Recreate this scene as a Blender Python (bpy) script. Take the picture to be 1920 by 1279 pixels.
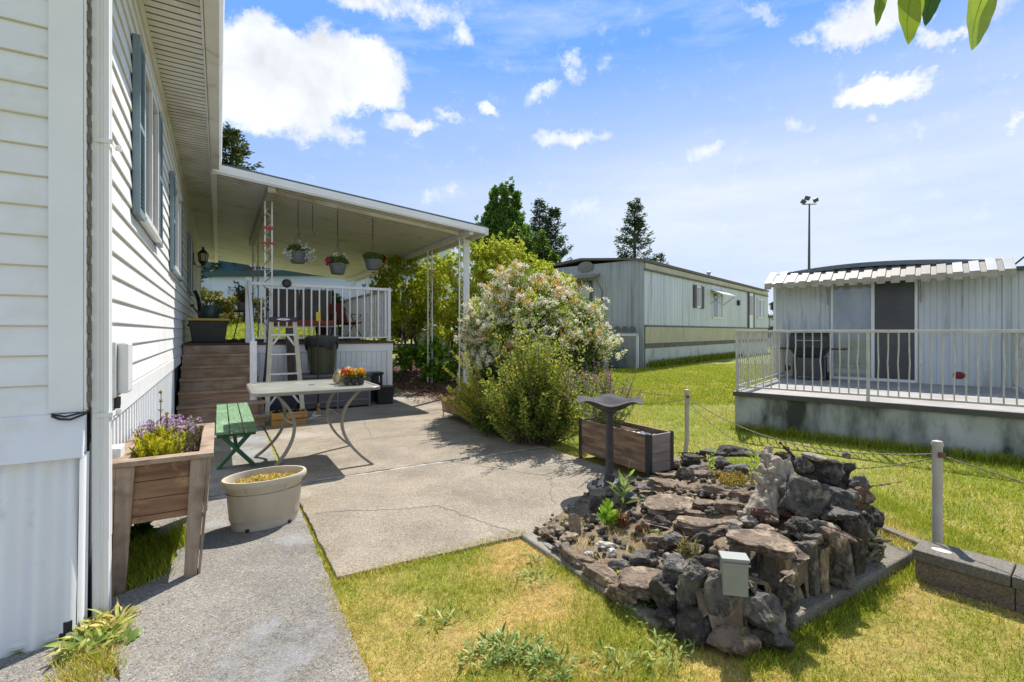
import bpy, bmesh, math, random
import numpy as np
from mathutils import Vector, Matrix, Euler, noise
for o in list(bpy.data.objects): bpy.data.objects.remove(o)
S = bpy.context.scene
C = S.collection
R = math.radians
F, U0, V0, H = 907.0, 960.0, 622.0, 1.45      # focal length (px of the 1920 wide photo), principal column, horizon row, eye height

# ------------------------------------------------------------------ camera
cam = bpy.data.cameras.new('camera'); co = bpy.data.objects.new('camera', cam); C.objects.link(co)
co.location = (0, 0, H); co.rotation_euler = (R(90), 0, 0)
cam.sensor_width = 36; cam.lens = 36*F/1920; cam.shift_y = -(639.5-V0)/1920
cam.clip_start = .05; cam.clip_end = 3000
S.camera = co

# ------------------------------------------------------------------ light
SUN_AZ = math.atan2(.38, .925); SUN_EL = R(56)
sl = bpy.data.lights.new('sun', 'SUN'); so = bpy.data.objects.new('sun', sl); C.objects.link(so)
sl.energy = 4.9; sl.angle = R(.5); sl.color = (1, .945, .86)
sd = Vector((math.sin(SUN_AZ)*math.cos(SUN_EL), math.cos(SUN_AZ)*math.cos(SUN_EL), math.sin(SUN_EL)))
so.rotation_euler = sd.to_track_quat('Z', 'Y').to_euler(); so.location = (10, 20, 30)
S.view_settings.view_transform = 'Standard'; S.view_settings.look = 'None'
S.view_settings.exposure = .60; S.view_settings.gamma = 1

w = bpy.data.worlds.new('World'); S.world = w; w.use_nodes = True
w.cycles.sampling_method = 'MANUAL'; w.cycles.sample_map_resolution = 256
nt = w.node_tree; nt.nodes.clear(); N = nt.nodes.new; L = nt.links.new
out = N('ShaderNodeOutputWorld'); bg = N('ShaderNodeBackground'); L(bg.outputs[0], out.inputs[0])
sky = N('ShaderNodeTexSky'); sky.sky_type = 'NISHITA'; sky.sun_disc = False
sky.sun_elevation = SUN_EL; sky.sun_rotation = SUN_AZ
sky.air_density = 1.0; sky.dust_density = .3; sky.ozone_density = 1.5; sky.altitude = 50
SKY = .145
tc = N('ShaderNodeTexCoord')
def vm(op, a, b=None, w_=None):
    n = N('ShaderNodeVectorMath'); n.operation = op
    for i, x in enumerate((a, b)):
        if x is None: continue
        if isinstance(x, (tuple, list)): n.inputs[i].default_value = x
        else: L(x, n.inputs[i])
    if w_ is not None: n.inputs['Scale'].default_value = w_
    return n
def mt(op, a, b=None, c=None, clamp=False):
    n = N('ShaderNodeMath'); n.operation = op; n.use_clamp = clamp
    for i, x in enumerate((a, b, c)):
        if x is None: continue
        if isinstance(x, (int, float)): n.inputs[i].default_value = x
        else: L(x, n.inputs[i])
    return n.outputs[0]
dirn = vm('NORMALIZE', tc.outputs['Generated']).outputs[0]
def wnoise(scale, detail, vec=dirn, rough=.55):
    n = N('ShaderNodeTexNoise'); n.inputs['Scale'].default_value = scale; n.inputs['Detail'].default_value = detail
    n.inputs['Roughness'].default_value = rough; L(vec, n.inputs['Vector']); return n
wob = wnoise(11, 6, rough=.70)
wv = vm('SCALE', vm('SUBTRACT', wob.outputs['Color'], (.5, .5, .5)).outputs[0], None, .095).outputs[0]
wob2 = wnoise(4.5, 3)
wv2 = vm('SCALE', vm('SUBTRACT', wob2.outputs['Color'], (.5, .5, .5)).outputs[0], None, .05).outputs[0]
dw = vm('ADD', vm('ADD', dirn, wv).outputs[0], wv2).outputs[0]
def D(u, v):
    d = Vector(((u-U0)/F, 1, (V0-v)/F)); return d.normalized()
# cumulus masses, each an ellipse of directions (column, row, half width, half height, tilt, density)
clouds = [(455,165,205,95,0,1.4),(560,130,170,84,0,1.4),(680,130,90,70,0,1.25),(700,185,75,28,0,.9),(470,215,110,38,0,.8),(640,90,70,45,0,.8),
 (640,250,55,28,5,.6),(765,232,55,22,0,.75),(835,218,30,14,-15,.5),(912,200,32,13,-5,.6),(872,70,27,28,0,.65),(770,22,120,32,0,.55),(700,0,120,30,0,.6),
 (1010,178,45,22,10,.65),(1072,132,26,24,-30,.4),(1125,115,22,22,40,.32),(1070,256,80,20,0,.55),(1660,168,84,40,-14,1.15),(1700,150,55,25,0,.8),(1630,30,95,66,-10,1.05),
 (1760,70,60,20,-25,.6),(1860,20,70,40,0,.5),(1500,75,30,20,-40,.4),(1320,287,40,20,0,.5),(1630,228,12,10,0,.4),(1410,25,70,15,-25,.35),(1910,230,30,10,0,.5),(1890,160,20,10,-20,.3),
 (1100,385,50,16,0,.3),(830,375,50,20,0,.3),(1500,240,30,18,0,.28),(1730,245,14,22,25,.3)]
acc = None
for (u, v, a, b, t, k) in clouds:
    d = D(u, v); e1 = (D(u+1, v)-D(u-1, v))/2; e2 = (D(u, v-1)-D(u, v+1))/2
    ct, st = math.cos(R(t)), math.sin(R(t))
    x = (e1*ct+e2*st); y = (e2*ct-e1*st)
    n1 = e1.length; x = x/(x.length_squared*a*1.08); y = y/(y.length_squared*b*1.08)
    s1 = vm('DOT_PRODUCT', vm('SUBTRACT', dw, tuple(d)).outputs[0], tuple(x)).outputs['Value']
    s2 = vm('DOT_PRODUCT', vm('SUBTRACT', dw, tuple(d)).outputs[0], tuple(y)).outputs['Value']
    r2 = mt('ADD', mt('MULTIPLY', s1, s1), mt('MULTIPLY', s2, s2))
    m = mt('MULTIPLY', mt('SUBTRACT', 1.0, r2, clamp=True), k)
    # only the forward half of the sphere
    acc = m if acc is None else mt('MAXIMUM', acc, m)
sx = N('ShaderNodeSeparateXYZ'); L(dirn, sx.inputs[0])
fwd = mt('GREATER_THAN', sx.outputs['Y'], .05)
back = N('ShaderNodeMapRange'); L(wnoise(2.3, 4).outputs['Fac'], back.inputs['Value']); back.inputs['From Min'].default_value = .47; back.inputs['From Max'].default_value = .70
acc = mt('ADD', mt('MULTIPLY', acc, fwd), mt('MULTIPLY', back.outputs[0], mt('SUBTRACT', 1.0, fwd)))   # unseen broken cloud added behind the viewer to raise the fill light
fine = wnoise(26, 5, rough=.68)
cm = mt('SUBTRACT', mt('MULTIPLY', acc, 2.1), mt('MULTIPLY', mt('SUBTRACT', 1.0, fine.outputs['Fac']), .85))
cm = N('ShaderNodeMapRange'); cm.interpolation_type = 'SMOOTHSTEP'
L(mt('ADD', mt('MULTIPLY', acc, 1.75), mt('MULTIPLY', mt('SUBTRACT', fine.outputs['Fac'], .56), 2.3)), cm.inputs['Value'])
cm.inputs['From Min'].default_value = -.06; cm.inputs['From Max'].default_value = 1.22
# thin high veil that thickens towards the horizon
st_ = N('ShaderNodeMapping'); st_.inputs['Scale'].default_value = (1.2, 1.2, 7); st_.inputs['Rotation'].default_value = (0, R(14), 0); L(dirn, st_.inputs['Vector'])
veil = wnoise(2.2, 6, st_.outputs[0], .6)
vz = N('ShaderNodeMapRange'); L(sx.outputs['Z'], vz.inputs['Value']); vz.inputs['From Min'].default_value = .50; vz.inputs['From Max'].default_value = .26
vx = N('ShaderNodeMapRange'); L(sx.outputs['X'], vx.inputs['Value']); vx.inputs['From Min'].default_value = -.55; vx.inputs['From Max'].default_value = .30
vx.inputs['To Min'].default_value = .45
vf = N('ShaderNodeMapRange'); L(veil.outputs['Fac'], vf.inputs['Value']); vf.inputs['From Min'].default_value = .3; vf.inputs['From Max'].default_value = .68
vf.inputs['To Min'].default_value = .74
vmask = mt('MULTIPLY', mt('MULTIPLY', vz.outputs[0], vx.outputs[0]), vf.outputs[0])
cz = N('ShaderNodeMapping'); cz.inputs['Scale'].default_value = (1.0, 1.0, 5); cz.inputs['Rotation'].default_value = (R(10), R(32), R(15)); L(dirn, cz.inputs['Vector'])
cirr = N('ShaderNodeMapRange'); L(wnoise(3.4, 7, cz.outputs[0], .62).outputs['Fac'], cirr.inputs['Value']); cirr.inputs['From Min'].default_value = .50; cirr.inputs['From Max'].default_value = .74; cirr.inputs['To Max'].default_value = .42
vmask = mt('MAXIMUM', mt('MULTIPLY', vmask, .96, clamp=True), cirr.outputs[0])
skym = N('ShaderNodeMix'); skym.data_type = 'RGBA'; skym.blend_type = 'MULTIPLY'; skym.inputs[0].default_value = 1
mn_ = vm('MINIMUM', vm('SCALE', sky.outputs[0], None, SKY).outputs[0], (.132,.30,.69)); L(mn_.outputs[0], skym.inputs[6]); skym.inputs[7].default_value = (1, 1, 1, 1)
m1 = N('ShaderNodeMix'); m1.data_type = 'RGBA'; L(vmask, m1.inputs[0]); L(skym.outputs[2], m1.inputs[6]); m1.inputs[7].default_value = (.55, .605, .67, 1)
cc = N('ShaderNodeMapRange'); L(wnoise(9, 5).outputs['Fac'], cc.inputs['Value']); cc.inputs['From Min'].default_value = .35; cc.inputs['From Max'].default_value = .7
cc.inputs['To Min'].default_value = .76; cc.inputs['To Max'].default_value = .54
ccol = N('ShaderNodeCombineColor')
for i, k in enumerate((.97, 1.0, 1.04)): L(mt('MULTIPLY', cc.outputs[0], k), ccol.inputs[i])
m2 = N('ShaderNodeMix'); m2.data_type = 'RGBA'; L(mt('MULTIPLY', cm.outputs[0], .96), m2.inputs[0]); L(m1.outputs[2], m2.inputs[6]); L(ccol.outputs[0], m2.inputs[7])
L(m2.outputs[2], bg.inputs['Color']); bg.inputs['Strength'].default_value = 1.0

# ------------------------------------------------------------------ frames of reference
TH = math.atan2(.518, .855); HC = Vector((-2.10, 2.39))        # own home: local x = out from its long wall, local y = along it
HN = Vector((math.cos(TH), math.sin(TH))); HD = Vector((-math.sin(TH), math.cos(TH)))
TN = math.atan2(-.653, .757)                                   # neighbouring homes
def HW(b, a, z=0): p = HC+HN*b+HD*a; return Vector((p.x, p.y, z))
def toH(p): d = Vector((p[0], p[1]))-HC; return (d.dot(HN), d.dot(HD))
def GP(u, v, z=0):
    Y = F*(H-z)/(v-V0); return Vector(((u-U0)/F*Y, Y, z))
def AT(u, v, Y): return Vector(((u-U0)/F*Y, Y, H-(v-V0)/F*Y))
def sstep(x): x = max(0, min(1, x)); return x*x*(3-2*x)
def hgt(x, y):
    wgt = 1-sstep((x+1.5)/3.5); return wgt*.045*max(0, min(y, 34)-11.5)**1.32

# ------------------------------------------------------------------ materials
def M(name, c1, c2=None, scale=4, rough=.6, bump=.15, bscale=60, stretch=(1,1,1), metallic=0, c3=None, s3=1.3, lo=.35, hi=.65, spec=.5, streak=None, trans=0, vcol=False, bdist=.01, coords='Object', c3lo=.55, c3hi=.72):
    m = bpy.data.materials.new(name); m.use_nodes = True; t = m.node_tree; n = t.nodes; l = t.links
    p = n['Principled BSDF']; p.inputs['Roughness'].default_value = rough; p.inputs['Metallic'].default_value = metallic
    p.inputs['Specular IOR Level'].default_value = spec
    tcn = n.new('ShaderNodeTexCoord'); mp = n.new('ShaderNodeMapping'); mp.inputs['Scale'].default_value = stretch
    l.new(tcn.outputs[coords], mp.inputs['Vector'])
    def nz(s, det=8, src=mp.outputs[0], r=.6):
        x = n.new('ShaderNodeTexNoise'); x.inputs['Scale'].default_value = s; x.inputs['Detail'].default_value = det; x.inputs['Roughness'].default_value = r
        l.new(src, x.inputs['Vector']); return x.outputs['Fac']
    def mr(src, a, b):
        x = n.new('ShaderNodeMapRange'); l.new(src, x.inputs['Value']); x.inputs['From Min'].default_value = a; x.inputs['From Max'].default_value = b; return x.outputs[0]
    def mix(f, a, b, bt='MIX'):
        x = n.new('ShaderNodeMix'); x.data_type = 'RGBA'; x.blend_type = bt
        if isinstance(f, float): x.inputs[0].default_value = f
        else: l.new(f, x.inputs[0])
        for i, q in ((6, a), (7, b)):
            if isinstance(q, tuple): x.inputs[i].default_value = (*q[:3], 1)
            else: l.new(q, x.inputs[i])
        return x.outputs[2]
    col = None
    if vcol:
        at = n.new('ShaderNodeAttribute'); at.attribute_name = 'Col'; col = at.outputs['Color']
        if c2: col = mix(mr(nz(scale), lo, hi), col, mix(1.0, col, c2, 'MULTIPLY'))
    else:
        c2 = c2 or tuple(x*.82 for x in c1)
        col = mix(mr(nz(scale), lo, hi), c1, c2)
    if c3: col = mix(mr(nz(s3, 6, tcn.outputs[coords] if streak is None else mp.outputs[0]), c3lo, c3hi), col, c3)
    if streak:   # (colour, sx, sy, sz, low, high): dirt runs with their own stretched shape
        sc, a, b, c, lo_, hi_ = streak
        mp2 = n.new('ShaderNodeMapping'); mp2.inputs['Scale'].default_value = (a, b, c); l.new(tcn.outputs[coords], mp2.inputs['Vector'])
        col = mix(mr(nz(1, 6, mp2.outputs[0]), lo_, hi_), col, sc)
    l.new(col, p.inputs['Base Color'])
    if bump:
        bp = n.new('ShaderNodeBump'); bp.inputs['Strength'].default_value = bump; bp.inputs['Distance'].default_value = bdist
        l.new(nz(bscale, 5), bp.inputs['Height']); l.new(bp.outputs[0], p.inputs['Normal'])
    if trans:
        tr = n.new('ShaderNodeBsdfTranslucent'); l.new(col, tr.inputs['Color']); ms = n.new('ShaderNodeMixShader'); ms.inputs[0].default_value = trans
        l.new(p.outputs[0], ms.inputs[1]); l.new(tr.outputs[0], ms.inputs[2]); l.new(ms.outputs[0], n['Material Output'].inputs['Surface'])
    return m

def tag(o, label=None, cat=None, group=None, kind=None):
    if label: o['label'] = label
    if cat: o['category'] = cat
    if group: o['group'] = group
    if kind: o['kind'] = kind
    return o
def thing(name, label, cat, loc=(0,0,0), rotz=0, group=None):
    o = bpy.data.objects.new(name, None); C.objects.link(o); o.empty_display_size = .2
    o.location = loc; o.rotation_euler = (0, 0, rotz)
    return tag(o, label, cat, group)

# ------------------------------------------------------------------ mesh builder
class MB:
    def __init__(s): s.v = []; s.f = []; s.m = []; s.cm = 0
    def add(s, vs, fs):
        k = len(s.v); s.v += [tuple(x) for x in vs]
        for f in fs: s.f.append(tuple(i+k for i in f)); s.m.append(s.cm)
        return s
    BF = [(0,3,2,1),(4,5,6,7),(0,1,5,4),(1,2,6,5),(2,3,7,6),(3,0,4,7)]
    def box(s, x0, x1, y0, y1, z0, z1):
        return s.add([(x0,y0,z0),(x1,y0,z0),(x1,y1,z0),(x0,y1,z0),(x0,y0,z1),(x1,y0,z1),(x1,y1,z1),(x0,y1,z1)], s.BF)
    def hexa(s, b4, t4): return s.add(list(b4)+list(t4), s.BF)
    def obox(s, c, size, rot=(0,0,0)):
        m = Matrix.Translation(Vector(c)) @ Euler(rot).to_matrix().to_4x4(); a, b, d = (x/2 for x in size)
        return s.add([m @ Vector(p) for p in [(-a,-b,-d),(a,-b,-d),(a,b,-d),(-a,b,-d),(-a,-b,d),(a,-b,d),(a,b,d),(-a,b,d)]], s.BF)
    def bar(s, p, q, w_, t, up=(0,0,1)):
        p, q = Vector(p), Vector(q); d = (q-p).normalized(); up = Vector(up)
        if abs(d.dot(up)) > .98: up = Vector((0,1,0))
        x = d.cross(up).normalized()*w_/2; y = x.cross(d).normalized()*t/2
        return s.add([p-x-y, p+x-y, p+x+y, p-x+y, q-x-y, q+x-y, q+x+y, q-x+y], s.BF)
    def tube(s, pts, r, n=8, cap=True, wob=0, rnd=random):
        pts = [Vector(p) for p in pts]; rs = r if isinstance(r, (list, tuple)) else [r]*len(pts)
        k = len(s.v); prev = None
        for i, p in enumerate(pts):
            d = (pts[min(i+1, len(pts)-1)]-pts[max(i-1, 0)])
            d = d.normalized() if d.length > 1e-9 else Vector((0,0,1))
            if prev is None:
                a = Vector((0,0,1)) if abs(d.z) < .9 else Vector((1,0,0)); x = d.cross(a).normalized()
            else: x = (prev-d*prev.dot(d)).normalized()
            prev = x; y = d.cross(x)
            for j in range(n):
                t = 2*math.pi*j/n; rr = rs[i]*(1+wob*(rnd.random()-.5)); s.v.append(tuple(p+x*math.cos(t)*rr+y*math.sin(t)*rr))
        for i in range(len(pts)-1):
            for j in range(n):
                a = k+i*n+j; b = k+i*n+(j+1) % n; s.f.append((a, b, b+n, a+n)); s.m.append(s.cm)
        if cap:
            s.f.append(tuple(k+j for j in reversed(range(n)))); s.m.append(s.cm)
            s.f.append(tuple(k+(len(pts)-1)*n+j for j in range(n))); s.m.append(s.cm)
        return s
    def lathe(s, prof, n=32, c=(0,0,0), sx=1, sy=1, rot=0, fn=None):
        k = len(s.v)
        for (r, z) in prof:
            for j in range(n):
                t = 2*math.pi*j/n; x, y, zz = r*sx*math.cos(t), r*sy*math.sin(t), z
                if fn: x, y, zz = fn(x, y, zz, t, r)
                s.v.append((c[0]+x*math.cos(rot)-y*math.sin(rot), c[1]+x*math.sin(rot)+y*math.cos(rot), c[2]+zz))
        for i in range(len(prof)-1):
            for j in range(n):
                a = k+i*n+j; b = k+i*n+(j+1) % n; s.f.append((a, b, b+n, a+n)); s.m.append(s.cm)
        if prof[0][0] > 0 and prof[0] != prof[-1]: s.f.append(tuple(k+j for j in reversed(range(n)))); s.m.append(s.cm)
        if prof[-1][0] > 0 and prof[0] != prof[-1]: s.f.append(tuple(k+(len(prof)-1)*n+j for j in range(n))); s.m.append(s.cm)
        return s
    def prism(s, poly, z0, z1):
        n = len(poly); vs = [(x, y, z0) for x, y in poly]+[(x, y, z1) for x, y in poly]
        return s.add(vs, [tuple(reversed(range(n))), tuple(range(n, 2*n))]+[(i, (i+1) % n, (i+1) % n+n, i+n) for i in range(n)])
    def sweep(s, prof, f0, f1, closed=False):
        """profile points mapped to 3-D by f0 at one end and by f1 at the other"""
        n = len(prof); vs = [f0(*p) for p in prof]+[f1(*p) for p in prof]
        fs = [(i, i+1, i+1+n, i+n) for i in range(n-1)]
        if closed: fs += [(n-1, 0, n, 2*n-1), tuple(reversed(range(n))), tuple(range(n, 2*n))]
        return s.add(vs, fs)
    def build(s, name, mat, parent=None, bevel=0, smooth=False, label=None, loc=None):
        me = bpy.data.meshes.new(name); me.from_pydata(s.v, [], s.f)
        ms = mat if isinstance(mat, (list, tuple)) else [mat]
        for x in ms: me.materials.append(x)
        if len(ms) > 1: me.polygons.foreach_set('material_index', s.m)
        bm = bmesh.new(); bm.from_mesh(me); bmesh.ops.recalc_face_normals(bm, faces=bm.faces); bm.to_mesh(me); bm.free()
        if smooth:
            me.polygons.foreach_set('use_smooth', [True]*len(me.polygons))
            try: me.set_sharp_from_angle(angle=R(38))
            except Exception: pass
        o = bpy.data.objects.new(name, me); C.objects.link(o)
        if parent: o.parent = parent
        if loc: o.location = loc
        if bevel:
            b = o.modifiers.new('bevel', 'BEVEL'); b.width = bevel; b.segments = 2; b.limit_method = 'ANGLE'; b.angle_limit = R(40)
        if label: o['label'] = label
        return o

def npmesh(name, V, Fc, cols, mat, parent=None, smooth=False):
    """fast mesh from arrays; cols is one colour per vertex"""
    me = bpy.data.meshes.new(name); V = np.asarray(V, dtype=np.float32); Fc = np.asarray(Fc, dtype=np.int32); n = Fc.shape[1]
    me.vertices.add(len(V)); me.vertices.foreach_set('co', V.ravel())
    me.loops.add(Fc.size); me.loops.foreach_set('vertex_index', Fc.ravel())
    me.polygons.add(len(Fc)); me.polygons.foreach_set('loop_start', np.arange(0, Fc.size, n, dtype=np.int32))
    me.update(calc_edges=True)
    if cols is not None:
        ca = me.color_attributes.new('Col', 'FLOAT_COLOR', 'POINT')
        c4 = np.ones((len(V), 4), dtype=np.float32); c4[:, :3] = cols; ca.data.foreach_set('color', c4.ravel())
    me.materials.append(mat)
    if smooth: me.polygons.foreach_set('use_smooth', [True]*len(me.polygons))
    o = bpy.data.objects.new(name, me); C.objects.link(o)
    if parent: o.parent = parent
    return o
def nrm(a): return a/np.maximum(np.linalg.norm(a, axis=1, keepdims=True), 1e-9)
def leafarr(P, Dr, ln, wd, cols, rg, fold=.25, up=None, curl=.15, six=False):
    """leaves as folded diamonds (or six-sided blades); returns arrays"""
    n = len(P); Dr = nrm(Dr); rv = rg.normal(size=(n, 3)) if up is None else up+rg.normal(size=(n, 3))*.5
    Sd = nrm(np.cross(Dr, rv)); Nn = np.cross(Sd, Dr)
    ln = np.broadcast_to(np.asarray(ln, float), (n,))[:, None]; wd = np.broadcast_to(np.asarray(wd, float), (n,))[:, None]
    tip = P+Dr*ln-Nn*ln*curl
    if not six:
        mid = P+Dr*ln*.45
        V = np.stack([P, mid+Sd*wd/2+Nn*wd*fold, tip, mid-Sd*wd/2+Nn*wd*fold], 1).reshape(-1, 3)
        k = np.arange(n)[:, None]*4
        Fc = np.concatenate([k+[0,1,2], k+[0,2,3]], 0)
        Cc = np.repeat(cols, 4, 0)
    else:
        a = P+Dr*ln*.3; b = P+Dr*ln*.7-Nn*ln*curl*.4
        V = np.stack([P, a+Sd*wd/2+Nn*wd*fold, b+Sd*wd*.42+Nn*wd*fold, tip, b-Sd*wd*.42+Nn*wd*fold, a-Sd*wd/2+Nn*wd*fold, a, b], 1).reshape(-1, 3)
        k = np.arange(n)[:, None]*8
        Fc = np.concatenate([k+[0,1,6], k+[0,6,5], k+[1,2,7], k+[1,7,6], k+[6,7,4], k+[6,4,5], k+[2,3,7], k+[7,3,4]], 0)
        Cc = np.repeat(cols, 8, 0)
    return V, Fc, Cc
def join(parts):
    V, Fc, Cc = [], [], []; k = 0
    for v, f, c in parts: V.append(v); Fc.append(f+k); Cc.append(c); k += len(v)
    return np.concatenate(V), np.concatenate(Fc), np.concatenate(Cc)
def pick(rg, n, cols, wts=None, jit=.12, gain=1.0):
    c = np.array(cols, float); w_ = None if wts is None else np.array(wts, float)/sum(wts)
    r = c[rg.choice(len(c), n, p=w_)]; lum = r @ np.array([.3,.6,.1]); g = (r[:, 1] > r[:, 0]*.8) & (r[:, 2] < r[:, 1]*.62) & (lum < .45)
    r = np.where(g[:, None], r*[1.62,1.5,1.15], r)
    return np.clip(r*(1+rg.normal(size=(n, 1))*jit), .003, .95)
def fbm(x, y, s=1.0, oc=4, seed=0):
    """vectorised value noise, 0..1"""
    tot = 0; amp = 1; nm = 0
    for o in range(oc):
        X = x*s*2**o+seed*17.3; Y = y*s*2**o+seed*9.1; xi = np.floor(X); yi = np.floor(Y); xf = X-xi; yf = Y-yi
        h = lambda a, b: np.modf(np.abs(np.sin(a*127.1+b*311.7+o*13.7)*43758.5453))[0]
        u = xf*xf*(3-2*xf); v = yf*yf*(3-2*yf)
        tot = tot+amp*((h(xi, yi)*(1-u)+h(xi+1, yi)*u)*(1-v)+(h(xi, yi+1)*(1-u)+h(xi+1, yi+1)*u)*v); nm += amp; amp *= .5
    return tot/nm
# ------------------------------------------------------------------ shared materials
def aggregate(name, base, dark, light, stain, scale=95, stain2=None, slo=.54):
    m = M(name, base, dark, scale=1.6, rough=.9, bump=0, c3=stain, s3=.9, lo=.38, hi=.7)
    t = m.node_tree; n = t.nodes; l = t.links; p = n['Principled BSDF']
    src = p.inputs['Base Color'].links[0].from_socket
    tcn = n.new('ShaderNodeTexCoord'); vo = n.new('ShaderNodeTexVoronoi'); vo.inputs['Scale'].default_value = scale; l.new(tcn.outputs['Object'], vo.inputs['Vector'])
    hs = n.new('ShaderNodeSeparateColor'); l.new(vo.outputs['Color'], hs.inputs[0])
    r1 = n.new('ShaderNodeValToRGB'); r1.color_ramp.interpolation = 'CONSTANT'; e = r1.color_ramp.elements
    e[0].position = 0; e[0].color = (.45,.44,.42,1); e[1].position = .18; e[1].color = (.8,.8,.8,1)
    for q, c in ((.62,(1.05,1.03,1.0,1)),(.86,(1.45,1.4,1.3,1)),(.95,(1.25,1.02,.8,1))): x = e.new(q); x.color = c
    l.new(hs.outputs[0], r1.inputs[0])
    mx = n.new('ShaderNodeMix'); mx.data_type = 'RGBA'; mx.blend_type = 'MULTIPLY'; mx.inputs[0].default_value = .85
    l.new(src, mx.inputs[6]); l.new(r1.outputs[0], mx.inputs[7])
    nn = n.new('ShaderNodeTexNoise'); nn.inputs['Scale'].default_value = .55; nn.inputs['Detail'].default_value = 10; nn.inputs['Roughness'].default_value = .72; l.new(tcn.outputs['Object'], nn.inputs['Vector'])
    mr_ = n.new('ShaderNodeMapRange'); l.new(nn.outputs['Fac'], mr_.inputs['Value']); mr_.inputs['From Min'].default_value = slo; mr_.inputs['From Max'].default_value = slo+.09; mr_.inputs['To Max'].default_value = .75
    mx2 = n.new('ShaderNodeMix'); mx2.data_type = 'RGBA'; l.new(mr_.outputs[0], mx2.inputs[0]); l.new(mx.outputs[2], mx2.inputs[6]); mx2.inputs[7].default_value = (*(stain2 or light), 1)
    l.new(mx2.outputs[2], p.inputs['Base Color'])
    st = n.new('ShaderNodeTexNoise'); st.inputs['Scale'].default_value = 1.15; st.inputs['Detail'].default_value = 9; st.inputs['Roughness'].default_value = .68; l.new(tcn.outputs['Object'], st.inputs['Vector'])
    sr = n.new('ShaderNodeMapRange'); l.new(st.outputs['Fac'], sr.inputs['Value']); sr.inputs['From Min'].default_value = .47; sr.inputs['From Max'].default_value = .70; sr.inputs['To Max'].default_value = .62
    mx3 = n.new('ShaderNodeMix'); mx3.data_type = 'RGBA'; mx3.blend_type = 'MULTIPLY'; l.new(sr.outputs[0], mx3.inputs[0]); l.new(mx2.outputs[2], mx3.inputs[6]); mx3.inputs[7].default_value = (.52,.50,.47,1)
    l.new(mx3.outputs[2], p.inputs['Base Color'])
    bp = n.new('ShaderNodeBump'); bp.inputs['Strength'].default_value = .6; bp.inputs['Distance'].default_value = .006; l.new(vo.outputs['Distance'], bp.inputs['Height']); bp.invert = True
    l.new(bp.outputs[0], p.inputs['Normal']); return m
m_patio = aggregate('patio_concrete', (.335,.29,.225), (.235,.205,.16), (.37,.335,.285), (.28,.235,.16), 165)
m_walk = aggregate('walk_concrete', (.285,.265,.23), (.185,.178,.165), (.34,.34,.34), (.22,.21,.20), 150, (.335,.35,.38), .51)
m_kerb = aggregate('kerb_concrete', (.24,.215,.175), (.15,.135,.11), (.36,.33,.28), (.17,.155,.11), 200)
m_paver = aggregate('block_cap', (.20,.18,.15), (.125,.112,.095), (.21,.2,.17), (.13,.12,.09), 220)
m_block = aggregate('block_face', (.23,.18,.125), (.15,.12,.09), (.25,.21,.16), (.14,.12,.09), 200)
m_white = M('white_siding', (.80,.80,.79), (.74,.745,.74), scale=1.5, rough=.45, bump=.12, bscale=40, stretch=(.4,.4,6), streak=((.60,.57,.50), 3, 3, .35, .60, .80))
m_dirtlip = M('grimy_lip', (.55,.51,.40), (.66,.63,.52), scale=3, rough=.7, bump=0)
m_dark = M('dark_gap', (.03,.03,.03), rough=.9, bump=0)
m_endwhite = M('white_end_siding', (.84,.86,.88), (.76,.78,.80), scale=1.2, rough=.5, bump=.25, bscale=70, stretch=(.3,.3,4), c3=(.64,.61,.52), s3=3, c3lo=.5, c3hi=.85)
m_trim = M('white_trim', (.85,.86,.87), (.78,.79,.80), scale=2, rough=.4, bump=.1, bscale=120)
m_spout = M('white_downspout', (.80,.80,.79), (.72,.72,.70), scale=2.5, rough=.4, bump=.05, c3=(.50,.47,.38), s3=2.2, c3lo=.62, c3hi=.85, stretch=(1,1,.3))
m_skirt = M('white_skirt', (.82,.83,.83), (.74,.75,.75), scale=1.5, rough=.45, bump=.12, bscale=30, stretch=(1,1,.3), c3=(.50,.48,.40), s3=5, c3lo=.63, c3hi=.85)
m_soffit = M('aged_soffit', (.82,.81,.77), (.72,.70,.65), scale=1.2, rough=.6, bump=.15, c3=(.38,.32,.23), s3=1.1, c3lo=.5, c3hi=.75, stretch=(1,2.5,1))
m_joint = M('dark_joint', (.16,.13,.09), (.24,.20,.14), scale=5, rough=.9, bump=0)  # groove faces of the ribbed sheets, darker than the rest
m_fascia = M('fascia', (.76,.75,.71), (.66,.64,.59), scale=2, rough=.5, bump=.05, c3=(.38,.34,.27), s3=4, c3lo=.58, c3hi=.8)
m_shutter = M('shutter_blue', (.20,.27,.31), (.16,.22,.26), scale=4, rough=.5, bump=.05)
m_winwhite = M('window_white', (.78,.78,.77), (.70,.70,.69), scale=5, rough=.35, bump=0)
m_glass = M('window_glass', (.05,.06,.08), (.03,.035,.045), scale=1, rough=.06, bump=0, spec=1.0)
m_roof = M('roofing', (.11,.14,.15), (.07,.09,.10), scale=6, rough=.8)
m_wood = M('weathered_wood', (.27,.165,.10), (.14,.085,.053), scale=3, rough=.8, bump=.35, bscale=9, stretch=(1,12,12), c3=(.27,.21,.165), s3=3, c3lo=.45, c3hi=.75)
m_wooddk = M('deck_wood', (.12,.085,.06), (.075,.05,.035), scale=3, rough=.8, bump=.3, bscale=9, stretch=(1,12,12))
m_rail = M('white_railing', (.80,.80,.80), (.72,.72,.72), scale=8, rough=.4, bump=.05, c3=(.5,.45,.4), s3=6, c3lo=.66, c3hi=.85)
m_black = M('black_plastic', (.018,.019,.021), (.028,.028,.03), scale=5, rough=.45, bump=.08)
m_green = M('leaves', (1,1,1), (.72,.74,.7), vcol=True, scale=3, rough=.5, bump=0, trans=.40, spec=.3)
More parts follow.
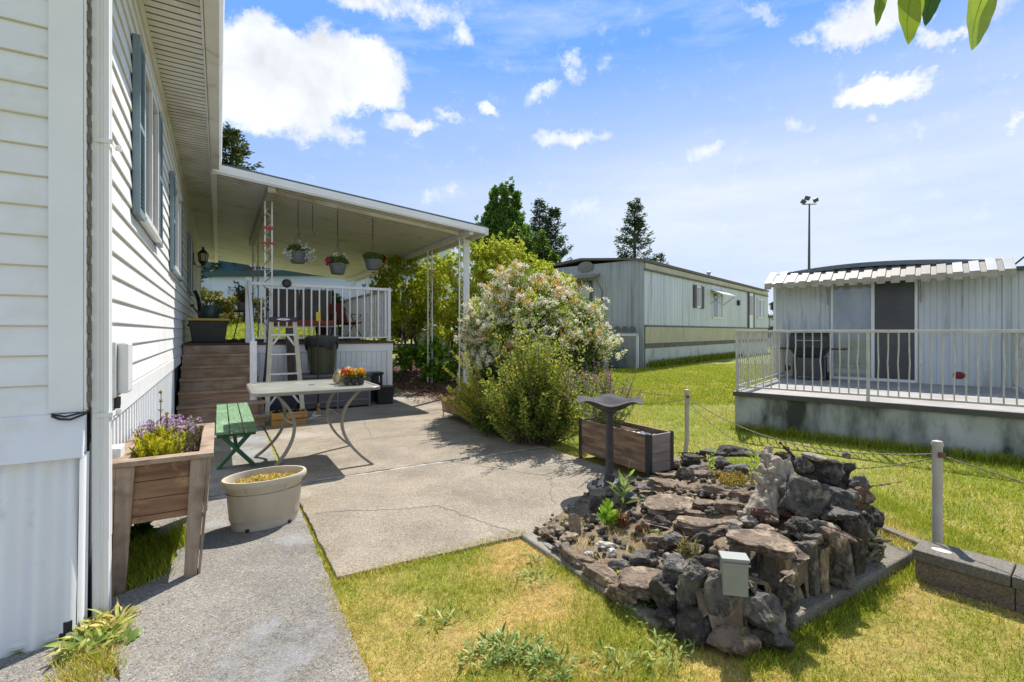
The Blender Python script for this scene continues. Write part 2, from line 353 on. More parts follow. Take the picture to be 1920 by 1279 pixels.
m_petal = M('petals', (1,1,1), vcol=True, rough=.6, bump=0, trans=.35, spec=.2)
m_bark = M('bark', (.16,.125,.09), (.075,.06,.045), scale=9, rough=.9, bump=.6, bscale=20, stretch=(1,1,.35))
m_blade = M('grass_blades', (1,1,1), vcol=True, rough=.6, bump=0, trans=.4, spec=.2)
m_metal = M('grey_metal', (.35,.36,.37), (.25,.26,.27), scale=8, rough=.4, metallic=.6)

# ------------------------------------------------------------------ ground
def lawncol(x, y):
    """dry straw and green patches of the near lawn, lush green further off (0 = straw, 1 = green)"""
    a, b = (x-HC.x)*HD.x+(y-HC.y)*HD.y, (x-HC.x)*HN.x+(y-HC.y)*HN.y
    n1 = fbm(x, y, 1.1, 4, 3); n2 = fbm(x, y, 4.5, 3, 8)
    near = 1/(1+np.exp((np.hypot(x, y)-4.6)*2.2))
    edge = np.clip((a+1.25)/1.0, 0, 1)*(b < 2.5)              # greener strip along the slab
    g = .38+2.1*(n1-.5)+1.2*(n2-.5)+.50*edge
    far = .95+1.2*(n1-.5)+.6*(n2-.5)
    return np.clip(g*near+far*(1-near), 0, 1)
xs = np.concatenate([np.linspace(-400,-40,10), np.linspace(-36,-8,14)[:-1], np.linspace(-8,9,120), np.linspace(9.5,40,30), np.linspace(50,900,14)])
ys = np.concatenate([np.linspace(-60,0,8)[:-1], np.linspace(0,14,120), np.linspace(14.5,40,50), np.linspace(44,1500,26)])
gx, gy = np.meshgrid(xs, ys)
gz = np.vectorize(hgt)(gx, gy)
nearm = (np.hypot(gx, gy) < 30)
gz = gz+nearm*(fbm(gx, gy, .8, 3, 2)-.5)*.02+.004
G_ = lawncol(gx, gy)[..., None]
gc = np.array([.40,.29,.10])*(1-G_)+np.array([.24,.27,.03])*G_
gc = gc*(.8+.4*fbm(gx, gy, 6, 2, 5)[..., None])
ny, nx = gx.shape; idx = np.arange(ny*nx).reshape(ny, nx)
Fq = np.stack([idx[:-1,:-1], idx[:-1,1:], idx[1:,1:], idx[1:,:-1]], -1).reshape(-1, 4)
m_ground = M('ground_soil', (1,1,1), (.62,.58,.5), vcol=True, scale=14, rough=.95, bump=.5, bscale=45, bdist=.02, coords='Object')
tag(npmesh('ground', np.stack([gx, gy, gz], -1).reshape(-1, 3), Fq, gc.reshape(-1, 3), m_ground, smooth=True), kind='structure')

# concrete slabs in the frame of the home (b = out from the wall, a = along it)
def slab(name, poly, z1, mat, jit=.008, seed=1, z0=-.06):
    rd = random.Random(seed); pts = []
    for i in range(len(poly)):
        p, q = Vector(poly[i]), Vector(poly[(i+1) % len(poly)]); k = max(1, int((q-p).length/.06))
        nn = Vector((-(q-p).y, (q-p).x)).normalized()
        for j in range(k): pts.append(p+(q-p)*j/k+nn*rd.uniform(-jit, jit))
    mb = MB(); n = len(pts); T = [HW(p.x, p.y, z1) for p in pts]; B = [HW(p.x, p.y, z0) for p in pts]
    c = sum(((p-pts[0]) for p in pts), Vector((0,0)))/n+pts[0]
    mb.add(T+B, [tuple(range(n))]+[(i, (i+1) % n, (i+1) % n+n, i+n) for i in range(n)])
    o = mb.build(name, mat); b = o.modifiers.new('bevel', 'BEVEL'); b.width = .006; b.segments = 2; b.limit_method = 'ANGLE'; b.angle_limit = R(50)
    return tag(o, kind='structure')
slab('path', [(.22,-4),(1.05,-4),(1.105,-.15),(1.122,1.80),(.03,1.80),(.03,1.12),(.30,.98),(.33,.62),(.29,.36),(.12,.24),(.03,.20),(.035,-.12),(.13,-.30),(.215,-.60)], .022, m_walk, .007, 2)
slab('path', [(.02,1.83),(1.10,1.83),(1.12,5.35),(.02,5.35)], .022, m_walk, .006, 3)
slab('patio', [(1.142,-.20),(2.43,-.28),(3.60,.0),(4.05,.12),(4.02,1.72),(2.7,1.78),(1.136,1.78)], .026, m_patio, .006, 4)
slab('patio', [(1.14,1.825),(2.7,1.825),(4.02,1.77),(4.0,3.6),(4.3,5.1),(1.14,5.1)], .026, m_patio, .006, 5)
slab('patio', [(1.14,5.13),(4.3,5.13),(4.9,6.2),(4.9,8.3),(3.72,8.35),(3.72,7.0),(1.14,7.0)], .026, m_patio, .006, 6)
# hairline cracks modelled as thin dark filled seams
def ribbon(pts, wd, z, rd):
    mb = MB(); k = len(pts)
    for i, p in enumerate(pts):
        d = (Vector(pts[min(i+1, k-1)])-Vector(pts[max(i-1, 0)])).normalized(); nn = Vector((-d.y, d.x))*wd*rd.uniform(.3, 1)
        mb.v += [tuple(HW(p[0]+nn.x, p[1]+nn.y, z)), tuple(HW(p[0]-nn.x, p[1]-nn.y, z))]
        if i: mb.f.append((2*i-2, 2*i-1, 2*i+1, 2*i)); mb.m.append(0)
    return mb
rd = random.Random(5)
def wander(p, q, n, amp):
    p, q = Vector(p), Vector(q); nn = Vector((-(q-p).y, (q-p).x)).normalized(); o = 0; r = []
    for i in range(n+1):
        r.append(tuple(p+(q-p)*i/n+nn*o)); o += rd.uniform(-amp, amp); o *= .9
    return r
mcr = M('crack_fill', (.16,.145,.12), rough=.95, bump=0)
mcl = M('seam_mortar', (.44,.42,.38), (.34,.33,.30), scale=20, rough=.9)
for i, (p, q) in enumerate([((1.2,.9),(2.1,.55)), ((2.1,.55),(2.35,-.22)), ((1.15,3.1),(2.3,3.35)), ((2.3,3.35),(3.98,3.0)), ((2.3,3.35),(2.6,5.0)), ((2.75,1.72),(3.35,.75)), ((3.35,.75),(2.95,.1)), ((3.35,.75),(4.0,.62))]):
    tag(ribbon(wander(p, q, 40, .012), .006, .0275, rd).build('patio_crack', mcr), kind='structure')
tag(ribbon(wander((1.14,1.80),(4.0,1.75), 60, .006), .022, .0268, rd).build('patio_seam', mcl), kind='structure')
tag(ribbon(wander((1.02,5.3),(1.75,5.0), 2, .006)+wander((1.85,4.7),(2.8,3.9), 14, .01), .004, .0275, rd).build('patio_crack', mcl), kind='structure')
# the strip before the end wall
slab('path', [(-4,-4),(.215,-4),(.215,-.60),(.10,-.42),(-.04,-.15),(-4,-.15)], .014, m_walk, .004, 9)

# ------------------------------------------------------------------ the white home on the left
home = thing('mobile_home', 'white home with lap siding, blue shutters and corrugated skirting filling the left side', 'house', (HC.x, HC.y, 0), TH)
LEN = 16.0; LP = .142; Z0 = 1.074; ZT = 4.15
def lap(mb, x0, x1, f0, f1, z0, z1, out=.016, rd=random.Random(1)):
    z = z0
    while z < z1-1e-6:
        zt = min(z+LP, z1)
        prof = [(0.0, zt), (.002, zt), (out, z+.011), (out-.001, z+.005), (out-.004, z), (.001, z-.001)]
        mb.cm = 0; mb.sweep(prof[:4], f0, f1); mb.cm = 1; mb.sweep(prof[3:], f0, f1); mb.cm = 0; z += LP
    return mb
# long wall faces +x, runs along y; cut round the windows by building it in strips
wins = [(1.34, 3.05, 2.36, 3.62), (4.45, 6.35, 2.30, 3.50), (8.7, 9.9, 2.30, 3.45)]
mb = MB(); lap(mb, 0, 0, lambda p, z: (p, .0, z), lambda p, z: (p, LEN, z), Z0, ZT)
mb.build('siding', [m_white, m_dirtlip], home)
mb = MB(); mb.cm = 0
lap(mb, 0, 0, lambda p, z: (-.10, -p, z), lambda p, z: (-5.2, -p, z), 1.05, ZT)
mb.build('siding', [m_endwhite, m_dirtlip], home)
mb = MB(); mb.box(-5.2, -.004, .004, LEN-.01, .0, ZT+.1); mb.build('wall', m_dark, home)
# trim at the corner and the broad band above the skirting
mb = MB(); mb.box(-.135, .0, -.034, -.002, 1.06, ZT); mb.box(-.012, .004, -.034, .012, 1.06, ZT); mb.build('corner_trim', m_trim, home, .004)
mb = MB(); mb.box(-.02, .022, .10, LEN, .925, 1.070); mb.build('band_trim', m_white, home, .004)
mb = MB()
zz_ = [(-.010, 1.08)]
for k in range(36): zz_ += [(-.010, 1.1+k*.085), (-.030, 1.1+k*.085+.006), (-.030, 1.1+k*.085+.05), (-.010, 1.1+k*.085+.056)]
zz_ += [(-.010, ZT-.02), (.010, ZT-.02), (.010, 1.08)]
mb.sweep(zz_, lambda y, z: (.005, y, z), lambda y, z: (.014, y, z), True)
mb.build('siding_end', M('gap_brown', (.26,.21,.16), (.16,.13,.10), scale=20, rough=.9), home)
# skirting: long side ribs
mb = MB(); prof = []; y = .12
while y < 5.35: prof += [(y, .0), (y+.02, .022), (y+.075, .022), (y+.095, .0)]; y += .125
mb.sweep(prof, lambda s, d: (d-.012, s, 0), lambda s, d: (d-.012, s, .93)); mb.build('skirting', m_skirt, home)
# end skirting, bulging, hung a little proud of the siding
mb = MB(); prof = [(-.02-k*.006, -.055-.022*math.sin(k*.33)-.004*math.sin(k*.05)) for k in range(800)]
n = len(prof); rows = [(0, -.030, 0), (.25, -.016, .0), (.55, -.006, 0), (.80, 0, .0), (.86, .012, 0)]
vs = [(s, d*(1-.35*(z > .7))+off-.03*(1-z/.86)*1.2, z+(.012*math.sin(s*7) if z > .8 else 0)) for (z, off, _) in rows for (s, d) in prof]
mb.add(vs, [(r*n+i, r*n+i+1, (r+1)*n+i+1, (r+1)*n+i) for r in range(len(rows)-1) for i in range(n-1)])
mb.build('skirting', m_skirt, home, smooth=True)
mb = MB()  # curled loose edge of the end panel at the corner
pr = [(0,-.10),(.012,-.085),(.02,-.06),(.014,-.03),(.022,-.005),(.012,.01)]
mb.sweep(pr, lambda s, d: (s-.02, d, .02), lambda s, d: (s-.012, d*.8, .86)); mb.build('skirting_edge', m_skirt, home, smooth=True)
mb = MB(); mb.hexa([(-5,-.085,.846),(.0,-.085,.846),(.0,.0,.846),(-5,.0,.846)], [(-5,-.030,1.055),(.0,-.030,1.055),(.0,.0,1.055),(-5,.0,1.055)]); mb.build('band_trim', m_endwhite, home, .006)
mb = MB(); mb.sweep([(0,-.10),(.02,-.12),(.035,-.12),(.05,-.10)], lambda s, d: (-.04, d, s), lambda s, d: (-5, d-.04, s)); mb.build('bottom_rail', m_fascia, home)
# dented break at the foot of the skirting
mb = MB(); rdd = random.Random(3)
mb.prism([(-.075,-.135),(-.055,-.142),(-.03,-.13),(-.02,-.10),(-.06,-.10)], .0, .05); mb.prism([(-.06,-.137),(-.045,-.141),(-.03,-.13),(-.03,-.10),(-.055,-.10)], .05, .10); mb.build('skirting_hole', m_dark, home)
# soffit, fascia, gutter, roof
mb = MB(); prof = []; y = -.6
while y < 19: prof += [(y, 0), (y+.006, .02), (y+.014, .02), (y+.02, 0)]; y += .102
f0_, f1_ = (lambda s, d: (.016, s, ZT+d)), (lambda s, d: (.43, s, ZT+d))
for q_ in range(len(prof)-1): mb.cm = 1 if (prof[q_][1] > 0 or prof[q_+1][1] > 0) else 0; mb.sweep(prof[q_:q_+2], f0_, f1_)
mb.build('soffit', [m_soffit, m_joint], home)
mb = MB(); mb.box(.0, .03, -.0, 19, ZT-.06, ZT-.001); mb.build('frieze', m_soffit, home, .004)
mb = MB(); mb.box(.425, .445, -.6, 19, ZT-.035, ZT+.12); mb.build('fascia', m_fascia, home, .003)
mb = MB(); g = [(.45,ZT-.02),(.45,ZT+.14),(.455,ZT+.14),(.455,ZT-.01),(.54,ZT-.005),(.565,ZT+.06),(.575,ZT+.15),(.60,ZT+.155),(.60,ZT+.14),(.59,ZT+.05),(.56,ZT-.025)]
mb.sweep(g, lambda x, z: (x, -.6, z), lambda x, z: (x, 6.22, z), True); mb.build('gutter', m_fascia, home)
mb = MB(); mb.hexa([(-5.4,-.6,ZT+.13),(.55,-.6,ZT+.13),(.55,19,ZT+.13),(-5.4,19,ZT+.13)], [(-2.6,-.6,ZT+.75),(.55,-.6,ZT+.20),(.55,19,ZT+.20),(-2.6,19,ZT+.75)]); mb.build('roof', m_roof, home)
mb = MB(); mb.box(-.02, .05, LEN-.06, LEN+.02, 1.0, ZT); mb.build('corner_trim', m_white, home, .004)
mb = MB(); 
for q_, (y_, k_) in enumerate(((3.66,2),(3.66,4),(5.1,1),(3.9,9),(2.2,3),(2.2,5),(7.4,6),(.95,8),(6.6,3),(1.2,12))):
    mb = MB(); z_ = Z0+LP*k_; mb.hexa([(.010,y_,z_+.012),(.0172,y_,z_+.012),(.0172,y_+.004,z_+.012),(.010,y_+.004,z_+.012)], [(-.002,y_,z_+LP),(.0035,y_,z_+LP),(.0035,y_+.004,z_+LP),(-.002,y_+.004,z_+LP)]); mb.build('lap_seam', m_fascia, home)
# windows with louvred shutters
for (y0, y1, z0, z1) in wins:
    fr = MB(); sw = .30; a, b = y0+sw+.02, y1-sw-.02
    for (p, q, r, s) in ((a, a+.055, z0, z1), (b-.055, b, z0, z1), (a, b, z0, z0+.055), (a, b, z1-.055, z1), ((a+b)/2-.02, (a+b)/2+.02, z0, z1)): fr.box(.014, .055, p, q, r, s)
    fr.box(.014, .075, a-.03, b+.03, z0-.035, z0); fr.box(.014, .07, a-.03, b+.03, z1, z1+.03)
    wn = fr.build('window', m_winwhite, home, .004)
    MB().box(.015, .030, a+.05, (a+b)/2-.018, z0+.05, z1-.05).build('pane', m_glass, wn); MB().box(.015, .024, (a+b)/2+.018, b-.05, z0+.05, z1-.05).build('pane', m_glass, wn)
    for (p, q) in ((y0, y0+sw), (y1-sw, y1)):
        sh = MB(); sh.box(.016, .06, p, p+.035, z0-.04, z1+.02); sh.box(.016, .06, q-.035, q, z0-.04, z1+.02); sh.box(.016, .06, p+.035, q-.035, z0-.04, z0+.01); sh.box(.016, .06, p+.035, q-.035, z1-.03, z1+.02)
        sh.box(.016, .06, p+.035, q-.035, (z0+z1)/2-.02, (z0+z1)/2+.02)
        z = z0+.02
        while z < z1-.05: sh.obox((.040, (p+q)/2, z+.012), (.036, q-p-.07, .006), (0, R(38), 0)); z += .034
        sh.box(.016, .024, p+.03, q-.03, z0, z1); sh.build('shutter', m_shutter, wn)
# downspout with its straps and ribs
mb = MB(); ds = []
def spoutprof(cx, cy, w_, d_):
    p = []
    for (x, y) in ((-.5,-.5),(-.17,-.5),(-.14,-.44),(-.03,-.44),(0,-.5),(.03,-.44),(.14,-.44),(.17,-.5),(.5,-.5),(.5,-.2),(.45,-.15),(.45,.15),(.5,.2),(.5,.5),(-.5,.5)): p.append((cx+x*w_, cy+y*d_))
    return p
mb.prism(spoutprof(.049, .055, .068, .085), .40, ZT-.15); mb.build('downspout', m_spout, home, .003)
mb = MB(); mb.prism(spoutprof(.049, .055, .064, .081), .0, .42); mb.bar((.049,.055,.0),(.049,.035,.0), .06, .05); mb.build('downspout', m_spout, home, .003)
for z in (1.02, 2.4, 3.5): mb = MB(); mb.box(.02, .097, .008, .012, z, z+.022); mb.box(.094, .0975, .008, .11, z, z+.022); mb.box(.095,.12,.10,.112,z-.004,z+.026); mb.build('downspout_strap', m_spout, home)
# bundled wires leaving the corner
mb = MB(); mb.tube([(-.12,-.04,1.05),(-.09,-.055,1.035),(-.05,-.06,1.03),(.0,-.05,1.05),(.02,-.035,1.075)], .006, 6); mb.tube([(-.12,-.045,1.06),(-.07,-.06,1.045),(.0,-.055,1.06)], .005, 6); mb.build('cable', m_black, home)
# electrical box on the wall
mb = MB(); mb.box(.016, .04, .50, .70, 1.06, 1.39); o = mb.build('electrical_box', M('box_grey', (.55,.56,.56), (.48,.49,.49), rough=.5), home, .006)
mb = MB(); mb.box(.04, .095, .54, .70, 1.08, 1.385); mb.build('cover', M('box_cover', (.66,.67,.66), rough=.45), o, .014)
mb = MB(); mb.tube([(.035,.58,1.06),(.035,.58,1.02),(.028,.58,.95)], .018, 8); mb.build('conduit', m_black, o)
mb = MB(); mb.box(.016, .075, .42, .56, .52, .78); mb.build('utility_box', M('util_white', (.72,.73,.73), rough=.5), home, .008)
# wall lantern by the door
mb = MB(); c = (.22, 11.2); mb.box(.0,.03,11.14,11.26,3.1,3.4); mb.tube([(.02,11.2,3.16),(.12,11.2,3.05),(.22,11.2,3.10),(.22,11.2,3.2)], .012, 6)
mb.lathe([(.03,3.10),(.09,3.19),(.095,3.21)], 6, (c[0],c[1],0)); mb.lathe([(.12,3.40),(.07,3.47),(.03,3.50),(.02,3.56),(.0,3.58)], 6, (c[0],c[1],0))
for k in range(6): t = k*math.pi/3; mb.tube([(c[0]+.09*math.cos(t), c[1]+.09*math.sin(t), 3.2), (c[0]+.115*math.cos(t), c[1]+.115*math.sin(t), 3.41)], .008, 4)
ln = mb.build('wall_lantern', M('lantern_bronze', (.05,.03,.02), rough=.5), home)
MB().lathe([(.085,3.2),(.108,3.41)], 6, (c[0],c[1],0)).build('lantern_glass', M('lantern_glass', (.5,.45,.35), rough=.15), ln)
# black hose hanging on the wall past the second window
mb = MB(); mb.tube([(.10,9.9,2.35),(.16,9.6,2.2),(.2,9.3,2.0),(.22,9.1,1.7),(.2,9.0,1.45),(.12,8.9,1.3)], .04, 8); mb.build('hanging_hose', m_black, home)

# ------------------------------------------------------------------ patio cover
pc = thing('patio_cover', 'white ribbed metal patio cover roof on lattice posts over the porch', 'patio cover', (HC.x, HC.y, 0), TH)
A0, A1, B0, B1 = 6.3, 18.4, .48, 5.6
def rz(b): return 4.17-(b-B0)*.098
mb = MB(); prof = []; y = A0+.06
while y < A1: prof += [(y, 0), (y+.010, .022), (y+.020, .022), (y+.03, 0)]; y += .13
f0_, f1_ = (lambda s, d: (B0, s, rz(B0)+d-.01)), (lambda s, d: (B1-.02, s, rz(B1)+d-.01))
for q_ in range(len(prof)-1): mb.cm = 1 if (prof[q_][1] > 0 or prof[q_+1][1] > 0) else 0; mb.sweep(prof[q_:q_+2], f0_, f1_)
mb.build('ceiling', [M('cover_ceiling', (.86,.86,.83), (.77,.76,.72), scale=1.1, rough=.5, bump=.05, c3=(.42,.35,.25), s3=1.3, c3lo=.55, c3hi=.8, stretch=(.5,3,1)), m_joint], pc)
mb = MB(); mb.hexa([(B0-.1,A0,rz(B0)+.075),(B1,A0,rz(B1)+.075),(B1,A1,rz(B1)+.075),(B0-.1,A1,rz(B0)+.075)], [(B0-.1,A0,rz(B0)+.115),(B1,A0,rz(B1)+.115),(B1,A1,rz(B1)+.115),(B0-.1,A1,rz(B0)+.115)]); mb.build('roof', m_roof, pc)
mb = MB(); mb.hexa([(B0-.02,A0-.03,rz(B0)-.06),(B1,A0-.03,rz(B1)-.05),(B1,A0+.0,rz(B1)-.05),(B0-.02,A0,rz(B0)-.06)], [(B0-.02,A0-.03,rz(B0)+.07),(B1,A0-.03,rz(B1)+.07),(B1,A0,rz(B1)+.07),(B0-.02,A0,rz(B0)+.07)])
mb.hexa([(B0-.02,A0-.02,rz(B0)-.085),(B1,A0-.02,rz(B1)-.07),(B1,A0+.03,rz(B1)-.07),(B0-.02,A0+.03,rz(B0)-.085)], [(B0-.02,A0-.02,rz(B0)-.065),(B1,A0-.02,rz(B1)-.052),(B1,A0+.03,rz(B1)-.052),(B0-.02,A0+.03,rz(B0)-.065)])
mb.build('fascia', m_trim, pc, .003)
mb = MB(); mb.box(B1-.03, B1+.05, A0-.03, A1, rz(B1)-.09, rz(B1)+.07); mb.build('gutter', m_fascia, pc, .004)
mb = MB(); mb.box(B0-.04, B0+.05, A0+.02, A1, rz(B0)-.10, rz(B0)-.012); mb.build('ledger', m_white, pc, .004)
mb = MB(); mb.box(1.29, 1.42, A0+.05, 12.5, rz(1.35)-.19, rz(1.35)-.015); mb.build('beam', M('aged_beam', (.52,.48,.41), (.36,.32,.26), scale=5, rough=.6, c3=(.2,.16,.12), s3=4), pc, .006)
mb = MB(); mb.box(5.22, 5.32, A0+.05, A1-.05, rz(5.27)-.13, rz(5.27)-.012); mb.build('beam', m_fascia, pc, .006)
mb = MB(); mb.hexa([(1.42,A0+.55,rz(1.42)-.07),(5.2,A0+.55,rz(5.2)-.07),(5.2,A0+.60,rz(5.2)-.07),(1.42,A0+.60,rz(1.42)-.07)], [(1.42,A0+.55,rz(1.42)-.012),(5.2,A0+.55,rz(5.2)-.012),(5.2,A0+.60,rz(5.2)-.012),(1.42,A0+.60,rz(1.42)-.012)]); mb.build('joist', m_soffit, pc)
def lattice_post(b, a, z0, z1, wd=.12, mat=m_rail):
    m = MB()
    m.box(b-wd/2-.012, b-wd/2+.014, a-.013, a+.013, z0, z1); m.box(b+wd/2-.014, b+wd/2+.012, a-.013, a+.013, z0, z1)
    m.box(b-wd/2-.03, b+wd/2+.03, a-.03, a+.03, z0, z0+.008)
    z = z0+.1; k = 0
    while z < z1-.15:
        pts = []
        for q in range(9):
            t = q/8; pts.append((b+(wd/2-.014)*math.sin(t*2*math.pi+k*math.pi), a, z+.22*t))
        m.tube(pts, .006, 5, cap=False); z += .22; k += 1
    return m.build('post', mat, pc)
for a in (6.85, 8.78, 10.86, 13.0, 15.0, 17.2):
    p = HW(5.27, a); lattice_post(5.27, a, hgt(p.x, p.y)-.02, rz(5.27)-.13)
lp = lattice_post(1.355, 7.02, 1.25, rz(1.355)-.19, .12)
lattice_post(1.355, 10.8, 1.25, rz(1.355)-.19, .12, M('shaded_post', (.5,.47,.42), rough=.6))  # rear post under the cover: its shade is put into a darker colour
mb = MB(); mred = M('red_tape', (.55,.02,.02), rough=.4)
mb.box(1.27,1.44,6.99,7.05,3.37,3.42); mb.box(1.23,1.48,7.0,7.04,2.98+.11,3.02+.11); mb.build('red_tape', mred, lp)
mb = MB(); mb.tube([(1.33+.07*math.sin(k*1.3), 7.0, 1.4+k*.07) for k in range(34)], .006, 5); mb.build('vine_wire', m_bark, lp)
# solid corner board on the outer front post
mb = MB(); mb.box(5.40, 5.52, 6.95, 7.0, -.02, rz(5.5)-.10); mb.build('corner_board', m_rail, pc, .004)

# ------------------------------------------------------------------ porch deck with stairs
dk = thing('porch_deck', 'raised wooden porch deck with white skirting, brown stairs and white baluster railing', 'deck', (HC.x, HC.y, 0), TH)
DZ = 1.246; DA = 6.97; DB = 3.70; DE = 11.6
mb = MB(); a = DA-.03
while a < DE: mb.box(.03, DB+.04, a, a+.138, DZ-.038, DZ); a += .144
mb.build('floor', m_wooddk, dk, .004)
mb = MB(); mb.box(1.1, DB, DA, DA+.03, DZ-.20, DZ-.04); mb.box(DB-.005, DB+.02, DA-.004, DE, DZ-.2, DZ-.04); mb.build('band_trim', m_trim, dk, .004)
mb = MB(); prof = []; x = 1.08
while x < DB-.1: prof += [(x, 0), (x+.008, .014), (x+.016, 0), (x+.1, .0)]; x += .104
mb.sweep(prof, lambda s, d: (s, DA+.012+d, .0), lambda s, d: (s, DA+.012+d, DZ-.19))
mb.box(DB-.10, DB+.005, DA-.008, DA+.02, 0, DZ-.19); mb.box(DB-.02, DB+.004, DA+.02, DE, 0, DZ-.19); mb.build('skirting', m_skirt, dk)
mb = MB(); mb.box(.05, DB-.03, DA+.06, DE-.1, .0, DZ-.06); mb.build('understructure', m_dark, dk)
st = MB().box(.04, .07, 5.2, DA, 0, .1).build('stair', m_wooddk, dk)
for k in range(7):
    y0 = DA-(7-k)*.27+.02; zt = (k+1)*DZ/7
    mw = M('stair_wood', (.38+.02*(k % 3), .265, .175), (.22,.145,.09), scale=2.5+.3*k, rough=.8, bump=.35, bscale=9, stretch=(1,14,14), c3=(.47,.37,.28), s3=3.5, c3lo=.5, c3hi=.75)
    wdt = 1.12 if k > 1 else 1.18
    if k < 6:
        mb = MB(); mb.box(.03, wdt, y0-.025, y0+.125, zt-.035, zt); mb.box(.03, wdt, y0+.13, y0+.29, zt-.035, zt); mb.build('tread', mw, st, .004)
    mb = MB(); mb.box(.04, wdt-.02, y0, y0+.022, max(0, zt-.18)+.0, zt-.036); mb.build('riser', mw, st, .003)
mb = MB(); mb.hexa([(1.085,DA-1.86,0),(1.12,DA-1.86,0),(1.12,DA,0),(1.085,DA,0)], [(1.085,DA-1.86,.15),(1.12,DA-1.86,.15),(1.12,DA,1.2),(1.085,DA,1.2)]); mb.build('stringer', m_wooddk, st)
# handrail
mb = MB(); mb.bar((1.03,DA-1.28,1.22),(1.03,DA+.03,2.36), .045, .15); mb.box(.98,1.08,DA-1.34,DA-1.24,.35,1.30); mb.box(.97,1.07,DA-.02,DA+.07,DZ,2.44); mb.build('handrail', m_rail, dk, .005)
# front railing
RT = 2.37; RB = DZ+.10
rl = MB().box(1.05, DB-.02, DA+.01, DA+.075, RT-.055, RT).box(1.05, DB-.04, DA+.025, DA+.06, RB-.03, RB).build('railing', m_rail, dk, .005)
for k in range(17):
    MB().box(1.22+k*.146, 1.246+k*.146, DA+.03, DA+.056, RB, RT-.055).build('baluster', m_rail, rl)
MB().box(DB-.08, DB-.02, DA+.012, DA+.072, DZ, RT-.055).build('corner_post', m_rail, rl, .004)
rl = MB().box(DB-.085, DB-.02, DA+.08, DE, RT-.055, RT).box(DB-.07, DB-.035, DA+.08, DE, RB-.03, RB).build('railing', m_rail, dk, .005)
for k in range(30):
    MB().box(DB-.066, DB-.040, DA+.2+k*.146, DA+.226+k*.146, RB, RT-.055).build('baluster', m_rail, rl)
rl = MB().box(2.5, DB-.1, DE-.06, DE, RT-.055, RT).box(2.5, DB-.1, DE-.05, DE-.02, RB-.03, RB).build('railing', m_rail, dk, .005)
for k in range(8):
    MB().box(2.6+k*.13, 2.622+k*.13, DE-.045, DE-.02, RB, RT-.055).build('baluster', m_rail, rl)
MB().box(2.98,3.22,DA-.015,DA+.01,.62,.78).build('outlet_cover', m_trim, dk, .004)
# ------------------------------------------------------------------ plants helpers
GRN = [(.06,.12,.025), (.10,.18,.035), (.15,.24,.045), (.20,.29,.06)]
def sprig(rg, P, n, ln, wd, cols, spread=1.0, up=.3, six=False, fold=.25, curl=.15, wts=None, jit=.15):
    """n leaves starting near each point of P"""
    P = np.repeat(np.asarray(P, float), n, 0); d = rg.normal(size=P.shape)*spread; d[:, 2] += up
    return leafarr(P, d, ln*(.6+.7*rg.random(len(P))), wd*(.7+.6*rg.random(len(P))), pick(rg, len(P), cols, wts, jit), rg, fold, curl=curl, six=six)
def stemtube(mb, p, q, r0, r1, bend=.1, n=5, seg=5, rd=random):
    p, q = Vector(p), Vector(q); o = Vector((rd.uniform(-1,1), rd.uniform(-1,1), rd.uniform(-.3,.3)))*bend*(q-p).length
    pts = [p.lerp(q, t/seg)+o*math.sin(math.pi*t/seg) for t in range(seg+1)]
    mb.tube(pts, [r0+(r1-r0)*t/seg for t in range(seg+1)], n, cap=False); return pts
def clumps(rg, n, c, r, surf=.7, half=False):
    """points spread through an ellipsoid, biased to its surface"""
    d = nrm(rg.normal(size=(n, 3)));
    if half: d[:, 2] = np.abs(d[:, 2])
    return np.asarray(c)+d*(rg.random((n, 1))**(1/3)*(1-surf)+surf*(.75+.3*rg.random((n, 1))))*np.asarray(r)

# ------------------------------------------------------------------ elevated planter by the wall
m_cedar = M('cedar', (.38,.28,.20), (.25,.175,.12), scale=2.2, rough=.75, bump=.25, bscale=10, stretch=(1,14,14), c3=(.12,.075,.045), s3=5, c3lo=.48, c3hi=.66)
m_cedar2 = M('cedar_end', (.30,.17,.09), (.13,.065,.035), scale=1.6, rough=.75, bump=.25, bscale=10, stretch=(1.2,5,9), c3=(.46,.31,.18), s3=5, c3lo=.46, c3hi=.62)
m_cedarv = M('cedar_upright', (.36,.27,.20), (.25,.18,.125), scale=2.2, rough=.75, bump=.25, bscale=10, stretch=(14,14,1), c3=(.19,.135,.09), s3=7, c3lo=.48, c3hi=.66)
m_soil = M('soil', (.10,.065,.04), (.05,.032,.02), scale=22, rough=1, bump=1, bscale=70, bdist=.02)
t = thing('elevated_planter', 'tall weathered cedar planter box on splayed legs beside the downspout', 'planter', (HC.x, HC.y, 0), TH)
px0, px1, py0, py1, pz = .07, .50, .30, 1.36, .715
mb = MB(); r_ = .055
mb.box(px0-.03, px1+.03, py0-.03, py0+r_, pz-.018, pz+.012); mb.box(px0-.03, px1+.03, py1-r_, py1+.03, pz-.018, pz+.012); mb.box(px0-.03, px0+r_-.01, py0+r_+.002, py1-r_-.002, pz-.018, pz+.012); mb.box(px1-r_+.01, px1+.03, py0+r_+.002, py1-r_-.002, pz-.018, pz+.012)
mb.build('rim', m_cedar, t, .004)
for k, (z0, z1) in enumerate(((.60,.694),(.50,.597),(.405,.497),(.365,.402))):
    MB().box(px0+.03, px1-.03, py0+.002, py0+.022, z0, z1).build('board', m_cedar2, t, .003, loc=(0, 0, 0))
    MB().box(px0+.03, px1-.03, py1-.022, py1-.002, z0, z1).build('board', m_cedar2, t, .003)
    MB().box(px0+.002, px0+.022, py0+.03, py1-.03, z0, z1).build('board', m_cedarv, t, .003)
    MB().box(px1-.022, px1-.002, py0+.03, py1-.03, z0, z1).build('board', m_cedarv, t, .003)
